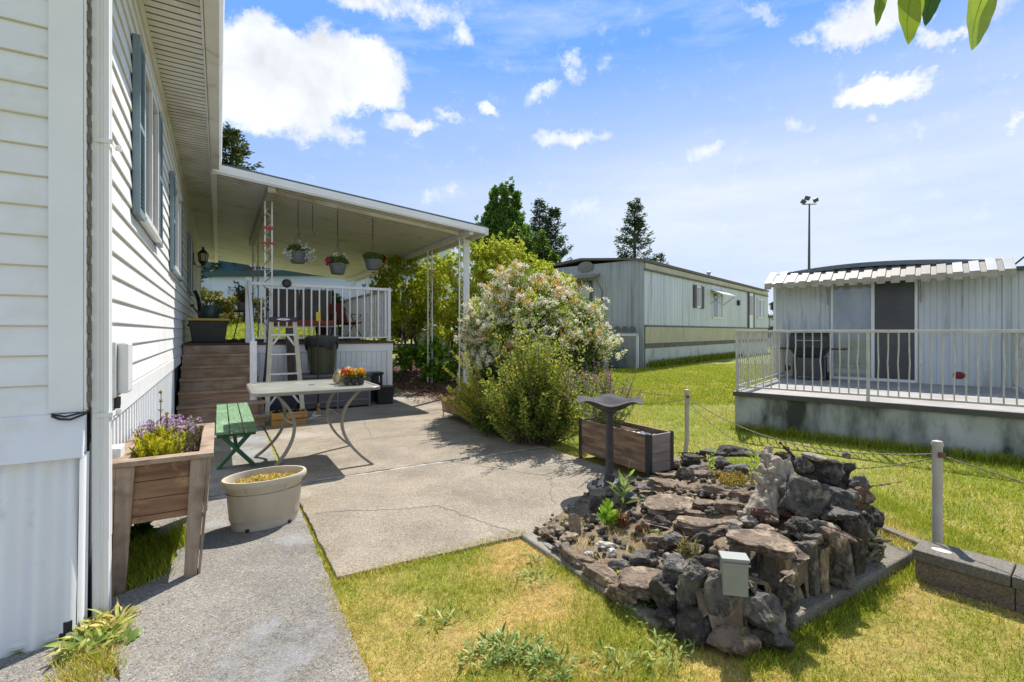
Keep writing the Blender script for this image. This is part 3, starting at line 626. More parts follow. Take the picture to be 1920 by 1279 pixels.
for (x, sx) in ((px0, 1), (px1, -1)):
    for (y, sy) in ((py0, 1), (py1, -1)):
        mb = MB(); a, b = sx*.085, sy*.085; ix = -.01*sx if x == px0 else -.0; off = (-.055 if x == px1 else -.02); oy = sy*-.02
        def leg(x_, y_, wx, wy):
            mb.hexa([(x_+off, y_+oy, 0),(x_+off+wx*.75, y_+oy, 0),(x_+off+wx*.75, y_+oy+wy, 0),(x_+off, y_+oy+wy, 0)], [(x_,y_,pz-.02),(x_+wx,y_,pz-.02),(x_+wx,y_+wy,pz-.02),(x_,y_+wy,pz-.02)])
        leg(x, y-sy*.018, a, sy*.02); leg(x-sx*.018, y-sy*.018, sx*.018, b); mb.build('leg', m_cedarv, t, .003)
mb = MB(); rd = random.Random(4)
for k in range(40):
    x, z = (px1-.03 if k % 2 else px0+.045)+rd.uniform(-.03,.03), rd.uniform(.1,.66); mb.lathe([(.0025,0),(.0025,.001)], 6, (x-(.03*(1-z/.7)), py0-.0195, z))
MB_screw = mb
V = []; n = 24
mb = MB(); vs = [(px0+.02+(px1-px0-.04)*i/n, py0+.02+(py1-py0-.04)*j/n, .62+.03*noise.noise(Vector((i*.35, j*.35, 0)))) for j in range(n+1) for i in range(n+1)]
mb.add(vs, [(j*(n+1)+i, j*(n+1)+i+1, (j+1)*(n+1)+i+1, (j+1)*(n+1)+i) for j in range(n) for i in range(n)]); mb.build('soil', m_soil, t)
rg = np.random.default_rng(11); k = 900
P = np.stack([rg.uniform(px0+.03, px1-.03, k), rg.uniform(py0+.03, py1-.03, k), rg.uniform(.635, .66, k)], 1)
npmesh('bark_chips', *leafarr(P, rg.normal(size=P.shape)*[1,1,.3], .025, .014, pick(rg, k, [(.25,.15,.10),(.14,.08,.05),(.36,.26,.2),(.1,.06,.04)]), rg), m_petal, t)
# yellow green spiky plant in its near half
def plume(rg, c, rad, n, h, ln, wd, cols, stems=None, lean=.18, per=46):
    parts = []; mb = MB(); rr = random.Random(int(rg.integers(1e6)))
    for i in range(n):
        a = rg.random()*6.283; r = rad*math.sqrt(rg.random()); b = np.array([c[0]+r*math.cos(a)*1.0, c[1]+r*math.sin(a)*1.3, c[2]])
        hh = h*(.65+.45*rg.random())*(1-.25*r/rad); top = b+np.array([math.cos(a)*lean*r/rad*h*1.6, math.sin(a)*lean*r/rad*h*1.6, hh])
        tt = rg.random(per)**.8; Q = b+(top-b)*tt[:, None]; ang = rg.random(per)*6.283
        d = np.stack([np.cos(ang), np.sin(ang), .75+.9*tt], 1)
        cc_ = pick(rg, per, cols)*(.75+.35*tt[:, None])
        parts.append(leafarr(Q, d, ln*(.6+.6*rg.random(per))*(1.05-.45*tt), wd, cc_, rg, .2))
        mb.tube([tuple(b), tuple(b+(top-b)*.5), tuple(top)], [.003,.0025,.001], 4, cap=False)
    return parts, mb
pl = thing('yellow_spurge', 'bright yellow green spiky leaved plant in the near end of the tall cedar planter', 'plant', (HC.x, HC.y, 0), TH)
rg = np.random.default_rng(12); pa, mb = plume(rg, (.23,.62,.64), .125, 30, .20, .05, .010, [(.66,.58,.03),(.78,.66,.05),(.52,.52,.03),(.32,.38,.03)], per=60)
npmesh('foliage', *join(pa), m_green, pl); mb.build('stem', M('stem_green', (.25,.28,.06), rough=.6, bump=0), pl)
pl = thing('thyme_plant', 'mauve pink flowering thyme behind the yellow green plant in the cedar planter', 'plant', (HC.x, HC.y, 0), TH)
rg = np.random.default_rng(13); pa, mb = plume(rg, (.27,.98,.63), .16, 75, .23, .016, .007, [(.16,.20,.09),(.20,.24,.10)], per=30)
npmesh('foliage', *join(pa), m_green, pl); mb.build('stem', M('stem_thyme', (.2,.16,.09), rough=.7, bump=0), pl)
k = 150; a = rg.random(k)*6.283; r = np.sqrt(rg.random(k))*.20
Cn = np.stack([.27+r*np.cos(a)*.9, .98+r*np.sin(a)*1.4, .79+.09*rg.random(k)-.25*r], 1)
npmesh('flowers', *sprig(rg, Cn, 22, .011, .008, [(.55,.38,.60),(.66,.50,.68),(.45,.27,.45),(.75,.62,.72)], up=.1), m_petal, pl)
sg = thing('dried_seed_stalk', 'two dry whorled seed stalks rising from the back of the tall cedar planter', 'plant', (HC.x, HC.y, 0), TH)
mb = MB(); pts = []
for (x, y, h) in ((.20,1.0,.40),(.24,.92,.26)):
    mb = MB(); pts = []
    mb.tube([(x,y,.63),(x+.01,y,.63+h*.5),(x+.015,y+.01,.63+h)], .0028, 5)
    for q in range(4): pts.append((x+.013, y+.005, .63+h*(1-.16*q)))
    mb.build('stem', m_bark, sg); npmesh('seed_heads', *sprig(rg, pts, 26, .018, .008, [(.35,.25,.14),(.45,.34,.2)], up=.1), m_petal, sg)

# ------------------------------------------------------------------ oval beige tub
m_tub = M('tub_plastic', (.56,.50,.385), (.48,.42,.32), scale=4, rough=.5, bump=.05, c3=(.38,.32,.23), s3=6, c3lo=.6, c3hi=.85, stretch=(1,1,.3))
tl = GP(500, 0+957, 0); t = thing('oval_planter_tub', 'beige oval plastic planter tub of dried yellow plants on the concrete path', 'planter', (-1.85, 3.63, .0), R(40))
sx, sy = .285, .195
def ribs(x, y, z, a, r):
    k = 1+ (.012 if (abs(math.cos(a*8)) > .985 and .07 < z < .33) else 0); return x*k, y*k, z
mb = MB(); mb.lathe([(.76,.02),(.79,.022),(.80,.05),(.815,.085),(.835,.09),(.90,.315),(.93,.325),(.935,.335),(1.0,.34),(1.02,.35),(1.02,.372),(1.0,.382),(.945,.382),(.93,.37),(.90,.32),(.86,.22),(.0,.21)], 96, (0,0,.0), sx, sy, fn=ribs)
mb.build('tub', m_tub, t, smooth=True)
mb = MB()
for a in (-2.25,-.95,.6,2.2): mb.obox((sx*.80*math.cos(a), sy*.80*math.sin(a), .034), (.03,.02,.018), (0,0,a))
mb.box(-.09,.09,-.05,.05,.0,.03); mb.build('drain_notch', m_black, t)
mb = MB(); mb.lathe([(.0,.30),(.6,.295),(.915,.285)], 40, (0,0,0), sx, sy); mb.build('soil', m_soil, t)
pl = thing('dried_bedding_plants', 'dry golden straw coloured plants filling the beige oval tub', 'plant', (-1.85, 3.63, .0), R(40))
rg = np.random.default_rng(14); k = 620; a = rg.random(k)*6.283; r = np.sqrt(rg.random(k))*.86
P = np.stack([r*np.cos(a)*sx, r*np.sin(a)*sy, .30+.055*rg.random(k)*(1.1-r)+.01], 1)
npmesh('foliage', *sprig(rg, P, 14, .024, .010, [(.62,.44,.11),(.72,.55,.18),(.5,.36,.10),(.42,.40,.08),(.78,.64,.34)], up=.25), m_petal, pl)

# ------------------------------------------------------------------ green bench
m_bench = M('bench_green', (.13,.26,.13), (.09,.185,.09), scale=5, rough=.55, bump=.15, c3=(.40,.45,.34), s3=34, c3lo=.56, c3hi=.62, stretch=(1,1,1))
m_benchdk = M('bench_green_leg', (.028,.13,.062), (.02,.10,.05), scale=5, rough=.55, bump=.1)
t = thing('garden_bench', 'small green painted bench of three worn planks on crossed legs', 'bench', (*HW(.715, 3.58)[:2], .022), TH)
for k in range(3):
    MB().box(-.185+k*.127, -.185+k*.127+.117, -1.08, 1.1, .395, .425).build('plank', m_bench, t, .006)
for y in (-.86, .86):
    mb = MB(); mb.bar((-.17,y,.395),(.17,y-.0,.0), .035, .085, up=(0,1,0)); mb2 = MB(); mb2.bar((.17,y+.036,.395),(-.17,y+.036,.0), .035, .085, up=(0,1,0))
    mb.build('leg', m_benchdk, t, .004); mb2.build('leg', m_benchdk, t, .004); MB().box(-.18,.18,y-.03,y+.0,.335,.392).build('crosspiece', m_benchdk, t, .004)
MB().bar((0,-.84,.20),(0,.84,.20),.035,.05).build('stretcher', m_benchdk, t, .004)

# ------------------------------------------------------------------ patio table
m_alu = M('taupe_aluminium', (.24,.225,.195), (.20,.185,.16), scale=5, rough=.4, bump=.03, c3=(.34,.32,.28), s3=7, c3lo=.6, c3hi=.85)
m_top = M('pebbled_glass_top', (.29,.30,.26), (.235,.245,.21), scale=5, rough=.3, bump=.35, bscale=130, c3=(.5,.49,.42), s3=4, c3lo=.55, c3hi=.8)
t = thing('patio_table', 'taupe metal patio table with pebbled glass top and curved legs on the patio', 'table', (*HW(1.44, 2.58)[:2], .026), TH)
TZ = .84
def rrect(w_, h_, r, n=8):
    p = []
    for (cx, cy, a0) in ((w_-r,h_-r,0),(-w_+r,h_-r,90),(-w_+r,-h_+r,180),(w_-r,-h_+r,270)):
        for i in range(n+1): a = R(a0+90*i/n); p.append((cx+r*math.cos(a), cy+r*math.sin(a)))
    return p
o_ = rrect(.62,.57,.13); i_ = rrect(.575,.525,.10); n = len(o_)
mb = MB(); lv = [(o_, TZ-.035), (o_, TZ-.006), ([(x*.99, y*.99) for x, y in o_], TZ), (i_, TZ), (i_, TZ-.012), (i_, TZ-.035)]
vs = [(x, y, z) for pl_, z in lv for x, y in pl_]
mb.add(vs, [(r*n+i, r*n+(i+1) % n, ((r+1) % 6)*n+(i+1) % n, ((r+1) % 6)*n+i) for r in range(6) for i in range(n)]); mb.build('frame', m_alu, t, smooth=True)
MB().prism(rrect(.573,.523,.1), TZ-.012, TZ-.005).build('table_top', m_top, t)
MB().lathe([(.018,TZ-.004),(.045,TZ-.004),(.04,TZ+.003),(.022,TZ+.003),(.018,TZ-.004)], 20).build('umbrella_ring', m_alu, t)
for sx_ in (-1, 1):
    for sy_ in (-1, 1):
        mb = MB(); pts = []
        for q in range(25):
            s = q/24; z = (TZ-.035)*(1-s); x = .26+.0+.30*(abs(s-.42)/.58)**2.0*(1 if s > .42 else 1.15)-.0; pts.append((sx_*(x-.03), sy_*(.40+.10*((s-.4)/.6)**2), z))
        mb2 = MB()
        for q in range(24):
            p, r2 = Vector(pts[q]), Vector(pts[q+1]); d = (r2-p).normalized(); y_ = Vector((0,1,0)); nn = d.cross(y_).normalized()
        k0 = len(mb.v)
        for q, p in enumerate(pts):
            p = Vector(p); d = (Vector(pts[min(q+1,24)])-Vector(pts[max(q-1,0)])).normalized(); nn = d.cross(Vector((0,1,0))).normalized()
            for (a_, b_) in ((-.024,-.013),(.024,-.013),(.026,.0),(.024,.013),(-.024,.013),(-.026,.0)): mb.v.append(tuple(p+Vector((0,1,0))*a_+nn*b_))
            if q:
                for j in range(6): a0 = (q-1)*6+j; b0 = (q-1)*6+(j+1) % 6; mb.f.append((a0,b0,b0+6,a0+6)); mb.m.append(0)
        mb.f.append((0,1,2,3,4,5)); mb.m.append(0); mb.f.append(tuple(144+j for j in range(6))); mb.m.append(0)
        mb.build('leg', m_alu, t, smooth=True)
mb = MB(); 
for y in (-.20,.20): mb.bar((-.27,y,.50),(.27,y,.50),.022,.012)
for sx_ in (-1, 1):
    mb.tube([(sx_*.235,-.40,.50),(sx_*.27,-.2,.50),(sx_*.275,0,.50),(sx_*.27,.2,.50),(sx_*.235,.40,.50)], .014, 8)
mb.build('stretcher', m_alu, t)
mb = MB(); mb.bar((-.05,-.20,.508),(.07,-.07,.508),.02,.006); mb.bar((.07,-.07,.508),(.0,-.05,.508),.02,.006); mb.bar((.0,-.05,.508),(.06,.19,.508),.02,.006); mb.build('zigzag_brace', m_rail, t)

# things standing on the table
def tabp(x, y): p = HW(1.44+x, 2.58+y); return (p.x, p.y, .026+TZ)
tp = GP(636, 718, .026+TZ)
t = thing('straw_pot', 'pale straw pot tipped on its side with white blooms on the table', 'plant pot', (GP(633,718,.87).x, GP(633,718,.87).y, .866), R(20))
mb = MB(); ax = Vector((-.55,-.35,.12)).normalized()
M_ = ax.to_track_quat('Z','Y').to_matrix()
def tilt(x, y, z, a, r): p = M_ @ Vector((x, y, z-.02)); return p.x+.03, p.y, p.z+.062
mb.lathe([(.0,-.055),(.042,-.055),(.05,-.04),(.062,.05),(.068,.05),(.068,.075),(.06,.075),(.055,.05),(.0,.045)], 24, fn=tilt)
mb.build('pot', M('straw_weave', (.52,.43,.28), (.36,.28,.16), scale=30, rough=.9, bump=.6, bscale=50, stretch=(1,1,4)), t)
rg = np.random.default_rng(15); P = rg.normal(size=(60,3))*[.035,.035,.03]+[.10,.03,.10]
npmesh('blooms', *sprig(rg, P, 8, .04, .014, [(.75,.72,.62),(.65,.6,.45),(.3,.3,.12)], up=.5), m_petal, t)
q = GP(663, 720, .87); t = thing('seedling_tray', 'black plastic six cell tray of red, orange and yellow flowers on the table', 'flower tray', (q.x, q.y, .866), TH-.05)
mb = MB()
for i in range(3):
    for j in range(2):
        x, y = -.073+i*.073, -.036+j*.073; mb.hexa([(x-.024,y-.024,0),(x+.024,y-.024,0),(x+.024,y+.024,0),(x-.024,y+.024,0)], [(x-.033,y-.033,.072),(x+.033,y-.033,.072),(x+.033,y+.033,.072),(x-.033,y+.033,.072)])
mb.box(-.112,.112,-.075,.075,.068,.074); mb.build('cell_tray', m_black, t, .002)
P = np.stack([rg.uniform(-.11,.11,160), rg.uniform(-.07,.075,160), rg.uniform(.075,.12,160)], 1)
npmesh('foliage', *sprig(rg, P, 5, .035, .012, [(.10,.15,.03),(.2,.22,.05)], up=.9), m_green, t)
P = np.stack([rg.uniform(-.12,.12,110), rg.uniform(-.08,.08,110), rg.uniform(.11,.165,110)], 1)
cl = [(.70,.33,.03),(.75,.48,.04),(.62,.12,.02),(.8,.6,.2)]; parts = []
for x0_, x1_, cs, wt in ((-.13,-.045,[(.55,.02,.03),(.62,.10,.03),(.7,.3,.05)],(3,2,1)), (-.045,.14,cl,(3,3,1,1.5))):
    Q = P[(P[:,0] >= x0_) & (P[:,0] < x1_)]; parts.append(sprig(rg, Q, 9, .022, .014, cs, up=.5, wts=wt))
npmesh('flowers', *join(parts), m_petal, t)

# ------------------------------------------------------------------ stepladder in front of the porch
m_lad = M('ladder_fibreglass', (.50,.47,.36), (.42,.39,.30), rough=.5); m_lal = M('ladder_aluminium', (.62,.63,.65), (.52,.53,.55), scale=10, rough=.35, metallic=.4)
t = thing('stepladder', 'grey aluminium stepladder with dark blue cap standing against the porch', 'ladder', (*HW(1.47, 5.42)[:2], .026), TH)
for sx_ in (-1, 1):
    MB().bar((sx_*.27, -.02, .0),(sx_*.175, .30, 1.60), .07, .025, up=(0,1,.2)).build('side_rail', m_lad, t, .003)
    MB().bar((sx_*.27, 1.05, .0),(sx_*.19, .42, 1.60), .04, .02, up=(0,1,.2)).build('rear_rail', M('ladder_rear', (.08,.08,.085), rough=.5), t, .003)
for k in range(5):
    z = .10+k*.318; x = .27-.095*z/1.6; y = -.02+.2*z; MB().box(-x+.01, x-.01, y-.02, y+.07, z-.014, z+.014).build('step', m_lal, t, .003)
    if k in (1, 4):
        for sx_ in (-1, 1): MB().bar((sx_*(x-.02),y,z-.17),(sx_*(x-.13),y,z-.015),.03,.008,up=(0,1,0)).build('brace', m_lal, t)
MB().box(-.205,.205,.24,.50,1.59,1.665).build('cap', M('ladder_cap', (.022,.025,.06), (.03,.033,.07), rough=.5), t, .01)
mb = MB(); pts_ = [(-.10+.2*i/12, .2385, 1.628+.016*math.sin(math.pi*i/12)) for i in range(13)]; pt2 = [(-.10+.2*i/12, .2385, 1.628-.016*math.sin(math.pi*i/12)) for i in range(13)]
mb.tube(pts_, .004, 4); mb.tube(pt2, .004, 4); mb.box(-.075,.075,.2375,.2395,1.623,1.633); mb.build('emblem', m_rail, t)

# ------------------------------------------------------------------ clutter in front of the porch
def tapered(mb, b, a, w0, d0, w1, d1, z0, z1): return mb.hexa([(b-w0/2,a-d0/2,z0),(b+w0/2,a-d0/2,z0),(b+w0/2,a+d0/2,z0),(b-w0/2,a+d0/2,z0)], [(b-w1/2,a-d1/2,z1),(b+w1/2,a-d1/2,z1),(b+w1/2,a+d1/2,z1),(b-w1/2,a+d1/2,z1)])
q = GP(530, 803); b_, a_ = toH(q)
t = thing('wooden_crate', 'yellow ochre crate on the ground under the foot of the stepladder', 'crate', (q.x, q.y+.2, .026), TH)
my = M('ochre_paint', (.46,.25,.045), (.34,.17,.03), scale=5, rough=.6, c3=(.20,.12,.05), s3=5)
mb = MB(); mb.box(-.25,.25,-.15,-.13,.0,.09); mb.box(-.25,.25,-.15,-.13,.10,.20); mb.box(-.25,.25,.13,.15,0,.20); mb.box(-.25,-.23,-.13,.13,0,.2); mb.box(.23,.25,-.13,.13,0,.2); mb.box(-.23,.23,-.13,.13,0,.02); mb.build('box_sides', my, t, .004)
rg = np.random.default_rng(16); P = np.stack([rg.uniform(-.22,.22,80), rg.uniform(-.12,.12,80), rg.uniform(.12,.20,80)], 1); npmesh('contents', *sprig(rg, P, 6, .05, .03, [(.03,.03,.035),(.06,.05,.04)]), m_petal, t)
t = thing('storage_bin', 'dark navy lidded bin behind the lower rungs of the stepladder', 'bin', (*HW(1.45, 5.98)[:2], .026), TH)
mn = M('navy_plastic', (.025,.035,.06), (.035,.05,.08), rough=.35, bump=.1)
tapered(MB(), 0, 0, .46, .34, .52, .38, 0, .36).build('body', mn, t, .01); MB().box(-.28,.28,-.21,.21,.36,.40).build('lid', mn, t, .012)
t = thing('deck_box', 'wide dark grey storage box with slatted front below the green refuse bin', 'storage box', (*HW(2.42, 6.48)[:2], .026), TH)
mg = M('box_resin', (.115,.115,.12), (.09,.09,.095), scale=4, rough=.55, bump=.1, stretch=(1,1,6))
mb = MB(); mb.box(-.62,.62,-.30,.30,.03,.58); o = mb.build('body', mg, t, .01)
MB().box(-.65,.65,-.33,.33,.58,.64).build('lid', mg, t, .02)
mb = MB()
for z in (.13,.46): mb.box(-.60,.60,-.318,-.301,z,z+.03)
for x in (-.61,.58,0.0): mb.box(x,x+.03,-.322,-.301,.0,.56)
mb.build('front_frame', M('box_resin_light', (.19,.19,.195), rough=.55), t, .003)
q = HW(2.22, 6.52); t = thing('refuse_bin', 'tall olive green refuse bin with black bag over its rim, standing on the grey box', 'bin', (q.x, q.y, .666), TH)
mo = M('olive_plastic', (.075,.08,.035), (.06,.065,.028), rough=.5)
mb = MB(); mb.lathe([(.20,.0),(.215,.01),(.265,.62),(.285,.63),(.285,.66),(.26,.66),(.24,.6),(.0,.58)], 28, sy=.9); mb.build('body', mo, t, smooth=True)
mb = MB()
for k in range(7): a = k*.9; mb.bar((.245*math.cos(a),.22*math.sin(a),.05),(.268*math.cos(a),.24*math.sin(a),.6),.012,.012)
mb.build('rib', mo, t)
rdq = random.Random(2); mb = MB(); mb.lathe([(.288,.52),(.298,.56),(.300,.64),(.292,.675),(.27,.68),(.24,.66)], 40, sy=.9, fn=lambda x, y, z, a, r: (x*(1+.03*math.sin(a*7)), y*(1+.03*math.sin(a*9)), z-(.05*math.sin(a*3)+.05*math.sin(a*5+1) if z < .6 else 0))); mb.build('bag', m_black, t, smooth=True)
mb = MB(); mb.lathe([(.0,.72),(.16,.715),(.28,.69),(.292,.675),(.28,.67)], 28, sy=.9); mb.build('lid', mo, t, smooth=True)
t = thing('black_bucket_caddy', 'small black lidded box at the right corner of the porch skirting, lower of the two', 'box', (*HW(3.36, 6.40)[:2], .026), TH)
tapered(MB(), 0, 0, .28, .26, .33, .3, 0, .31).build('body', m_black, t, .012); MB().box(-.18,.18,-.165,.165,.31,.345).build('lid', m_black, t, .01)
MB().tube([(-.10,-.17,.2),(-.09,-.20,.24),(.09,-.20,.24),(.10,-.17,.2)], .007, 6).build('handle', m_black, t)
t = thing('black_speaker_box', 'upright black box with open frame front standing behind the small lidded box', 'box', (*HW(3.22, 6.78)[:2], .026), TH)
MB().box(-.19,.19,-.12,.12,0,.55).build('body', m_black, t, .01); MB().box(-.21,.21,-.14,.14,.55,.60).build('lid', m_black, t, .01)
mb = MB(); mb.box(.11,.125,-.135,-.122,.40,.53); mb.build('label_strip', m_rail, t)
# a leaning timber and a dark pole with a yellow tag
t = thing('leaning_plank', 'rough brown plank leaning on the porch behind the stepladder', 'plank', (*HW(1.72, 6.80)[:2], .0), TH)
MB().bar((0,-.30,.02),(-.02,.12,1.52), .13, .04, up=(0,1,0)).build('board', M('old_plank', (.10,.075,.055), (.06,.045,.035), scale=3, rough=.85, stretch=(10,10,1), bump=.3), t, .003)
t = thing('tagged_pole', 'thin black pole with a yellow tag standing in front of the green refuse bin', 'pole', (*HW(2.08, 6.08)[:2], .02), TH)
MB().tube([(0,0,0),(0,0,1.0),(0,.02,1.62)], .013, 8).build('pole', m_black, t); MB().obox((0,-.0,1.70),(.075,.02,.16)).build('yellow_tag', M('yellow_tag', (.62,.50,.03), rough=.5), t, .003)
MB().lathe([(.05,.0),(.05,.02),(.02,.06),(.03,.09),(.03,.13),(.01,.15)], 12).build('foot', M('brass_foot', (.35,.22,.05), rough=.5), t)
t = thing('floodlight_sensor', 'round black lamp head fixed on top of the porch railing', 'lamp', (*HW(1.66, DA+.0)[:2], 2.37), TH)
MB().lathe([(.0,-.05),(.05,-.05),(.075,-.03),(.082,0),(.075,.03),(.05,.045),(.0,.05)], 20, fn=lambda x, y, z, a, r: (x, z, y+.0)).build('lamp_head', m_black, t, smooth=True)
MB().lathe([(.086,-.06),(.092,-.06),(.092,-.03),(.086,-.03),(.086,-.06)], 20, fn=lambda x, y, z, a, r: (x, z, y)).build('bezel', m_metal, t)

# on the landing
t = thing('storage_tote', 'black storage tote with yellow lid on the porch landing against the wall', 'tote', (*HW(.40, 7.42)[:2], DZ), TH)
tapered(MB(), 0, 0, .50, .52, .60, .62, 0, .40).build('body', m_black, t, .015); MB().box(-.33,.33,-.33,.33,.40,.445).build('lid', M('tote_lid', (.55,.36,.05), (.45,.30,.05), rough=.4), t, .012)
mb = MB(); mb.box(-.325,-.30,-.25,.25,.30,.34); mb.box(.28,.315,-.1,.1,.34,.40); mb.build('handle', m_black, t)
t = thing('watering_can', 'dark teal watering can standing on the yellow tote lid', 'watering can', (*HW(.42, 7.42)[:2], DZ+.445), TH)
mc = M('can_teal', (.015,.05,.055), (.012,.04,.045), rough=.35)
MB().lathe([(.0,0),(.13,0),(.14,.02),(.135,.2),(.12,.24),(.10,.245),(.0,.22)], 24).build('body', mc, t, smooth=True)
MB().tube([(-.12,0,.06),(-.20,0,.12),(-.27,0,.22)], [.035,.02,.015], 10).build('spout', mc, t, smooth=True); MB().lathe([(.015,0),(.04,.04),(.0,.05)], 12, (-.28,0,.21)).build('rose', mc, t)
MB().tube([(-.06,0,.23),(-.04,0,.33),(.08,0,.34),(.17,0,.26),(.14,0,.10)], .014, 8).build('handle', mc, t, smooth=True)
t = thing('plant_stand', 'dark three legged plant stand with a small pot on the landing beside the tote', 'stand', (*HW(1.02, 9.3)[:2], DZ), TH)
MB().lathe([(.0,.64),(.2,.64),(.21,.66),(.2,.675),(.0,.675)], 20).build('top', m_black, t)
for k in range(3):
    a = 1.1+k*2.094; MB().tube([(.06*math.cos(a),.06*math.sin(a),.64),(.19*math.cos(a),.19*math.sin(a),.0)], .012, 6).build('leg', m_black, t)
t = thing('potted_twiggy_plant', 'leafy twiggy plant in a grey pot on the dark plant stand', 'plant', (*HW(1.0, 9.3)[:2], DZ+.675), TH)
MB().lathe([(.08,0),(.11,.16),(.12,.16),(.12,.18),(.09,.17)], 18).build('pot', M('grey_pot', (.2,.2,.2), rough=.7), t, smooth=True)
rg = np.random.default_rng(17); mb = MB(); pp = []
for k in range(14):
    a = rg.random()*6.28; e = Vector((math.cos(a)*.25*rg.random(), math.sin(a)*.25*rg.random(), .3+.35*rg.random())); pp += stemtube(mb, (0,0,.14), e, .006, .002, .1)
mb.build('stem', m_bark, t); npmesh('foliage', *sprig(rg, [tuple(p) for p in pp], 7, .06, .03, [(.05,.08,.025),(.09,.12,.04),(.16,.15,.06)]), m_green, t)
t = thing('door_mat', 'flat dark slippers and mat at the head of the porch stairs', 'mat', (*HW(.92, 7.75)[:2], DZ), TH)
MB().box(-.22,.22,-.3,.3,.001,.014).build('mat', M('mat_dark', (.05,.035,.03), rough=1, bump=.6), t); MB().box(-.15,-.06,-.12,.12,.015,.07).box(.0,.09,-.1,.14,.015,.07).build('slipper', m_black, t, .012)
# porch seat, chair and shelf behind the railing
t = thing('porch_glider', 'wide grey backed porch seat with rust red seat cushion behind the railing', 'bench', (*HW(2.12, 8.55)[:2], DZ), TH)
mgr = M('seat_back_grey', (.13,.115,.105), (.10,.09,.082), scale=3, rough=.7)
MB().box(-.68,-.01,.20,.28,.46,1.16).box(.01,.68,.20,.28,.46,1.16).build('backrest', mgr, t, .012); MB().box(-.66,.66,-.30,.22,.34,.46).build('seat_cushion', M('rust_red', (.42,.075,.035), (.33,.06,.03), rough=.6), t, .02)
mb = MB()
for x in (-.68,.68):
    mb.bar((x,-.30,0),(x,-.30,.62),.04,.04); mb.bar((x,.25,0),(x,.25,1.18),.04,.04); mb.bar((x,-.32,.62),(x,.25,.62),.05,.03)
mb.bar((-.7,-.28,.32),(.7,-.28,.32),.03,.03); mb.bar((-.7,-.28,.08),(.7,-.28,.08),.03,.03); mb.build('frame', m_metal, t)
t = thing('porch_chair', 'dark red sling chair on thin black legs at the right end of the porch', 'chair', (*HW(3.1, 8.5)[:2], DZ), TH+.5)
mr_ = M('sling_red', (.16,.015,.018), (.11,.01,.012), rough=.7)
MB().hexa([(-.24,-.24,.40),(.24,-.24,.40),(.24,.20,.36),(-.24,.20,.36)], [(-.24,-.24,.43),(.24,-.24,.43),(.24,.20,.39),(-.24,.20,.39)]).build('seat', mr_, t, .008)
MB().hexa([(-.24,.20,.38),(.24,.20,.38),(.24,.23,.38),(-.24,.23,.38)], [(-.22,.40,.90),(.22,.40,.90),(.22,.43,.90),(-.22,.43,.90)]).build('backrest', mr_, t, .008)
for sx_ in (-1, 1):
    MB().tube([(sx_*.25,-.28,0),(sx_*.25,.05,.42),(sx_*.25,.12,.60)], .012, 6).build('leg', m_black, t); MB().tube([(sx_*.25,.34,0),(sx_*.25,-.0,.45),(sx_*.25,-.22,.60),(sx_*.25,.12,.62)], .012, 6).build('leg', m_black, t)
t = thing('porch_plant', 'bushy dark green plant in a pot at the back corner of the porch', 'plant', (*HW(3.05, 10.6)[:2], DZ), TH)
MB().lathe([(.12,0),(.17,.3),(.19,.3),(.19,.34),(.15,.32)], 20).build('pot', M('brown_pot', (.10,.06,.04), rough=.7), t, smooth=True)
rg = np.random.default_rng(18); npmesh('foliage', *sprig(rg, clumps(rg, 420, (0,0,.85), (.48,.45,.48), .5), 8, .09, .035, GRN[:3]), m_green, t)
t = thing('porch_fern', 'pale yellow green plant standing behind the porch seat', 'plant', (*HW(2.95, 11.0)[:2], DZ+.1), TH)
MB().lathe([(.1,-.1),(.14,.2),(.15,.2),(.13,.24)], 16).build('pot', M('brown_pot2', (.10,.06,.04), rough=.7), t, smooth=True)
npmesh('foliage', *sprig(rg, clumps(rg, 260, (-.35,0,.85), (.22,.22,.45), .5), 8, .07, .03, [(.28,.34,.06),(.36,.4,.08)]), m_green, t)

# ------------------------------------------------------------------ hooks and hanging baskets
def chainmb(p, q, link=.035, r=.0035):
    mb = MB(); p, q = Vector(p), Vector(q); n = max(1, int((q-p).length/(link*.75)))
    for i in range(n):
        c = p.lerp(q, (i+.5)/n); ax = (q-p).normalized(); sd_ = Vector((1,0,0)) if i % 2 else Vector((0,1,0))
        pts = [c+sd_*math.cos(t_)*link*.28+ax*math.sin(t_)*link*.55 for t_ in [k*math.pi/4 for k in range(9)]]; mb.tube(pts, r, 4, cap=False)
    return mb
def hook(px, py_top, py_bot, label, s_hook=False):
    k = (px-U0)/F; a = 7.0; b = (2.10+.518*a+k*(2.39+.855*a))/(.855-k*.518)*1.0
    P = HW(b, a); zt = rz(b)-.07; zb = H-(py_bot-V0)/F*P.y
    t = thing('ceiling_hook', label, 'hook', (P.x, P.y, zb), TH, 'chains and hooks hanging from the patio cover')
    L_ = zt-zb; chainmb((0,0,.12),(0,0,L_)).build('chain', m_black, t)
    MB().tube([(0,0,.13),(0,0,.07),(.012,0,.045),(.035,0,.03),(.045,0,.01),(.03,0,-.015),(.0,0,-.02),(-.015,0,-.0)], .005, 6).build('hook', m_black, t)
    return b, a, P, zb
hooks = [hook(559,385,438,'black chain hook without spring, leftmost under the patio cover'),
         hook(586,390,440,'second chain hook from the left, a looped end, no basket near it'),
         hook(633,400,452,'chain hook above the pink and white flower basket'),
         hook(699,413,462,'rightmost chain hook, carrying the wired basket')]
